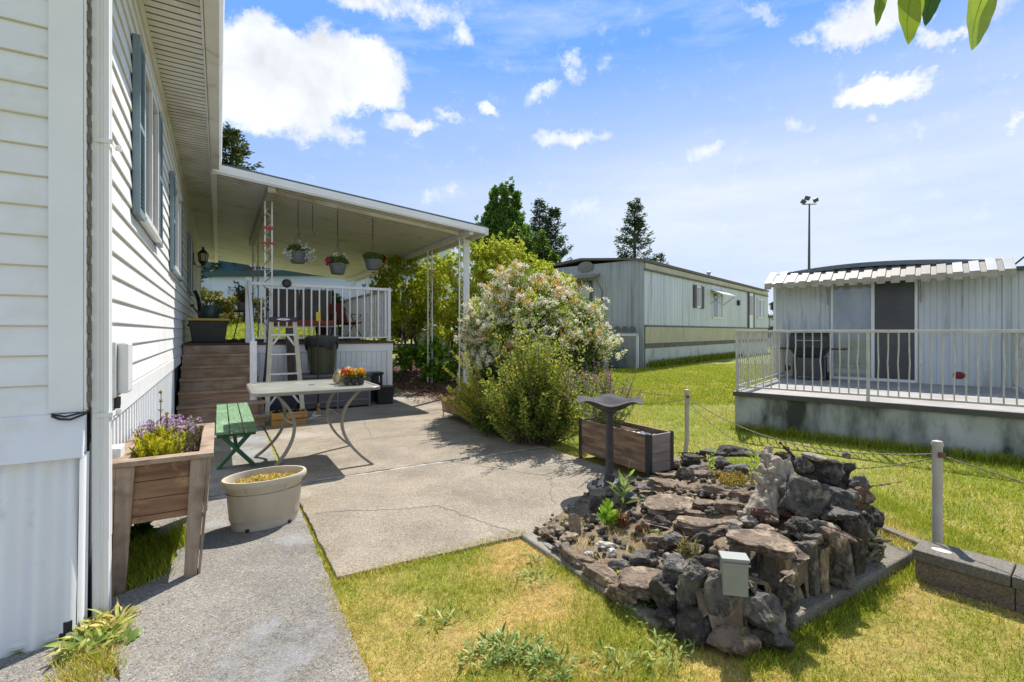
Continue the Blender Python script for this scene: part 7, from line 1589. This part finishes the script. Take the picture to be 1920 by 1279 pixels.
def mask(x, y):
    """True where lawn may grow"""
    dx, dy = x-HC.x, y-HC.y; b = dx*HN.x+dy*HN.y; a = dx*HD.x+dy*HD.y
    m = np.ones_like(x, bool)
    m &= ~((b > .02) & (b < 1.09) & (a < 1.82) & (a > -.25)); m &= ~((b > .2) & (b < 1.09) & (a < 0)); m &= ~((b < 1.13) & (a > 1.8) & (a < 17)); m &= b > .02
    m &= ~((b > 1.14) & (b < 4.05) & (a > -.25) & (a < 7.2)); m &= ~((b > 1.14) & (b < 4.95) & (a > 5.1) & (a < 8.4)); m &= ~((b > 4.05) & (b < 4.45) & (a > .1) & (a < 1.25))
    m &= ~((b > 3.9) & (b < 6.3) & (a > 2.7) & (a < 14.2)); m &= ~((b > 0) & (b < 5) & (a > 8) & (a < 12))
    # rock garden
    px = np.array([(p.x, p.y) for p in ([HW(2.37,-.24), HW(2.37,-1.5), HW(2.46,KX), HW(4.26,KX), HW(4.60,-1.2), HW(4.9,-.3), HW(5.2,.5), HW(4.45,.75), HW(4.42,.10), HW(3.3,.12)])])
    c = np.zeros_like(x, bool); j = len(px)-1
    for i in range(len(px)):
        (xa, ya), (xb, yb) = px[i], px[j]; cr = ((ya > y) != (yb > y)) & (x < (xb-xa)*(y-ya)/(yb-ya+1e-9)+xa); c ^= cr; j = i
    m &= ~c
    nx_, ny_ = x-NX, y-NY; lx = nx_*.757-ny_*.653; ly = nx_*.653+ny_*.757; m &= ~((lx > -.1) & (ly > -.0) & (ly < 16)); 
    mx_, my_ = x-5.28, y-19.3; lx = mx_*.757-my_*.653; ly = mx_*.653+my_*.757; m &= ~((lx < .02) & (lx > -6.3) & (ly > 0) & (ly < 19.3))
    wx_, wy_ = x-2.34, y-2.81; lx = wx_*.625-wy_*.78; ly = wx_*.78+wy_*.625; m &= ~((lx > -.02) & (ly > -.01) & (ly < .21))
    return m
GRNL = np.array([(.27,.36,.018),(.18,.27,.013),(.40,.42,.035),(.52,.50,.07)]); STR = np.array([(.82,.62,.20),(.66,.46,.12),(.92,.76,.34),(.55,.44,.09)])
def lawn(name, label, x, y, h0, h1, wd, rg, lean=.5, gshift=0.0):
    m = mask(x, y); x, y = x[m], y[m]; n = len(x); g = np.clip(lawncol(x, y)+gshift, 0, 1); isg = rg.random(n) < g**.9
    c = np.where(isg[:, None], GRNL[rg.integers(4, size=n)], STR[rg.integers(4, size=n)])*(.75+.5*rg.random((n, 1)))
    z = np.array([hgt(a, b) for a, b in zip(x, y)]); hh = (h0+(h1-h0)*rg.random(n)**1.5)*(.75+.7*fbm(x, y, 2.2, 3, 4))*(.75+.45*isg)
    return grass(name, label, np.stack([x, y, z-.004], 1), hh, wd, c, rg, lean)
rg = np.random.default_rng(120)
def region(n, x0, x1, y0, y1, pw=1.0):
    y = y0+(y1-y0)*rg.random(n)**pw; x = rg.uniform(x0, x1, n); return x, y
n = 330000; y = 1.85+2.7*rg.random(n)**1.15; x = -1.35+rg.random(n)*(4.6); lawn('near_lawn_grass', 'patchy yellow and green lawn grass in the foreground', x, y, .014, .045, .0026, rg, 1.0)
n = 210000; y = 3.0+7.5*rg.random(n)**1.1; x = y*(.08+1.05*rg.random(n)); lawn('right_lawn_grass', 'bright green lawn grass beyond the rock garden', x, y, .015, .055, .0045, rg, .9)
n = 200000; y = 9.5+12*rg.random(n); x = y*(-.12+.85*rg.random(n)); lawn('middle_lawn_grass', 'bright green lawn in front of the grey mobile home', x, y, .03, .07, .011, rg, .8)
n = 40000; y = 18+14*rg.random(n); x = -y*(.30+.36*rg.random(n)); lawn('hillside_lawn_grass', 'sunlit green lawn on the rise beyond the porch', x, y, .05, .12, .03, rg, .6)
# grass in the seam between the slabs and along the wall
def tuft(name, label, pts, n, h, wd, seed, cols=GRNL, r=.02, cat='grass'):
    rg = np.random.default_rng(seed); P = np.array([tuple(p) for p in pts]); P = P[rg.integers(len(P), size=n)]+rg.normal(size=(n, 3))*[r, r, 0]; return grass(name, label, P, h*(.4+.8*rg.random(n)), wd, cols[rg.integers(len(cols), size=n)]*(.7+.6*rg.random((n, 1))), rg, .7)
MIX = np.concatenate([GRNL, STR])
tuft('seam_grass', 'grass growing in the joint between path and patio slab', [HW(1.12, a, .0) for a in list(np.linspace(-.2, 1.3, 60))+list(np.linspace(-.1,.7,40))], 1300, .026, .003, 131, MIX, .012)
tuft('edge_grass', 'grass fringe along the front edge of the patio', [HW(b, -.23, .0) for b in np.linspace(1.15, 2.4, 60)], 3000, .045, .003, 132, MIX, .025)
tuft('edge_grass', 'dry grass fringe along the right edge of the path', [HW(1.08, a, .0) for a in np.linspace(-2.5, -.2, 60)], 3200, .04, .003, 133, STR, .022)
tuft('planter_grass', 'long green grass in the shade under the tall cedar planter', [HW(b, a, .0) for b in np.linspace(.03,.26,8) for a in np.linspace(.30,1.05,30)], 2200, .085, .0035, 134, GRNL, .04)
tuft('planter_grass', 'tuft of green grass beside the front leg of the tall cedar planter', [HW(.34, a, .02) for a in np.linspace(.75,1.0,6)], 420, .13, .0035, 135, GRNL, .03)
tuft('spout_grass', 'straw and green grass tuft at the foot of the downspout', [HW(b, a, .0) for b in np.linspace(.0,.16,8) for a in np.linspace(-.55,-.08,12)], 3600, .06, .003, 136, MIX, .03)
tuft('wall_grass', 'tall rough grass along the base of the grey mobile home', [MH(.18, y) for y in np.linspace(.2, 12, 60)], 4200, .35, .03, 137, GRNL*.7, .12)
tuft('deck_grass', 'longer seeding grass along the foot of the neighbouring deck', [tuple(Vector((NX,NY,0))+Vector((.757,-.653,0))*s+Vector((.653,.757,0))*-.07) for s in np.linspace(0,3.1,70)], 3600, .16, .005, 138, GRNL, .05)
tuft('kerb_grass', 'grass and clover along the outer edge of the concrete kerb', [HW(b, KX-.05, 0) for b in np.linspace(2.5,4.3,40)], 3400, .05, .004, 139, GRNL, .04)
tuft('bed_grass', 'dry grass on the soil of the rock garden', [GP(u, v, mound(GP(u,v,.08).x, GP(u,v,.08).y)) for u, v in ((1100,1015),(1120,1050),(1190,1040),(1080,1035),(1150,1080),(1160,1000),(1200,1025),(1230,1005))], 700, .04, .002, 140, STR, .05)
tuft('timber_grass', 'dry grass between the rock garden and the block wall', [tuple(GP(u, v)) for u, v in ((1640,990),(1670,1000),(1690,1020),(1660,975),(1700,1010),(1715,1045))], 2400, .07, .003, 141, STR, .07)

def rosette(name, label, p, n, ln, wd, seed, cols, spread=.10, group=None):
    rg = np.random.default_rng(seed); t = thing(name, label, 'weed', (p[0], p[1], 0), 0, group); a = rg.random(n)*6.283; r = spread*np.sqrt(rg.random(n)); P = np.stack([r*np.cos(a), r*np.sin(a), .012+.02*rg.random(n)], 1)
    d = np.stack([np.cos(a*1.3+rg.normal(size=n)), np.sin(a*1.3+rg.normal(size=n)), .45+.6*rg.random(n)], 1)
    npmesh('leaf_cluster', *leafarr(P, d, ln*(.6+.6*rg.random(n)), wd, pick(rg, n, cols), rg, .12, up=np.array([0,0,1.]), curl=.3, six=True), m_green, t); return t
SG = [(.15,.22,.07),(.20,.27,.10),(.11,.18,.045),(.32,.38,.18)]
for i, (u, v, n_, sp, ln, lb) in enumerate([(945,1225,150,.15,.05,'largest patch of silvery green weeds at the bottom of the near lawn'),(1000,1238,90,.08,.05,'silvery weed clump just right of the largest patch'),(905,1240,70,.08,.05,'silvery weed clump just left of the largest patch'),
  (1035,1262,100,.10,.05,'pale weed clump at the bottom edge of the lawn'),(985,1052,26,.05,.07,'grey green weed near the back corner of the near lawn'),(1000,1092,30,.06,.07,'grey green weed a little in front of the one near the back corner'),
  (1140,1250,40,.08,.07,'weed clump right of the bottom weeds, towards the rock garden'),(1215,1165,40,.06,.05,'pale weed by the foot of the rock garden corner'),(1185,1140,50,.06,.045,'pale fine weed beside the bone coloured pipe stub'),
  (820,1170,30,.06,.06,'small green weed in the left part of the near lawn'),(1275,1215,40,.08,.06,'green weed at the shaded foot of the rock garden'),(1240,1240,36,.07,.06,'green weed in front of the shaded foot of the rock garden')]):
    rosette('lawn_weed', lb, GP(u, v), n_, min(ln,.055), .011, 150+i, SG)
rosette('corner_weed', 'broad toothed green leaves at the lower left corner by the skirting', GP(165,1218), 90, .075, .022, 170, [(.16,.25,.06),(.26,.33,.10),(.38,.40,.16)], .10)
rosette('corner_weed', 'withered straw coloured weeds between the corner leaves and the downspout', GP(200,1185), 90, .09, .016, 171, [(.45,.38,.18),(.35,.33,.12),(.25,.3,.08)], .09)
rosette('corner_weed', 'single flat green leaves lying on the edge of the path at the lower left', GP(236,1212), 10, .06, .030, 172, [(.14,.22,.06)], .04)
t = weed('thistle_sapling', 'dark green jagged leaved seedling under the tall cedar planter', 262, 1012, .0, .03, 6, .30, .11, .06, [(.03,.07,.02),(.05,.10,.03)], 173, per=7)
t = tag(MB().tube([tuple(HW(-.28-.06*k, -.16-.02*math.sin(k), .05+.03*k-.002*k*k)) for k in range(7)], [.004,.004,.0035,.003,.0025,.002,.001], 5).build('dry_twig', m_bark), 'thin dark twig leaning against the end skirting at lower left', 'twig')
# dirt strip along the wall of the near corner
S.render.engine = 'CYCLES'
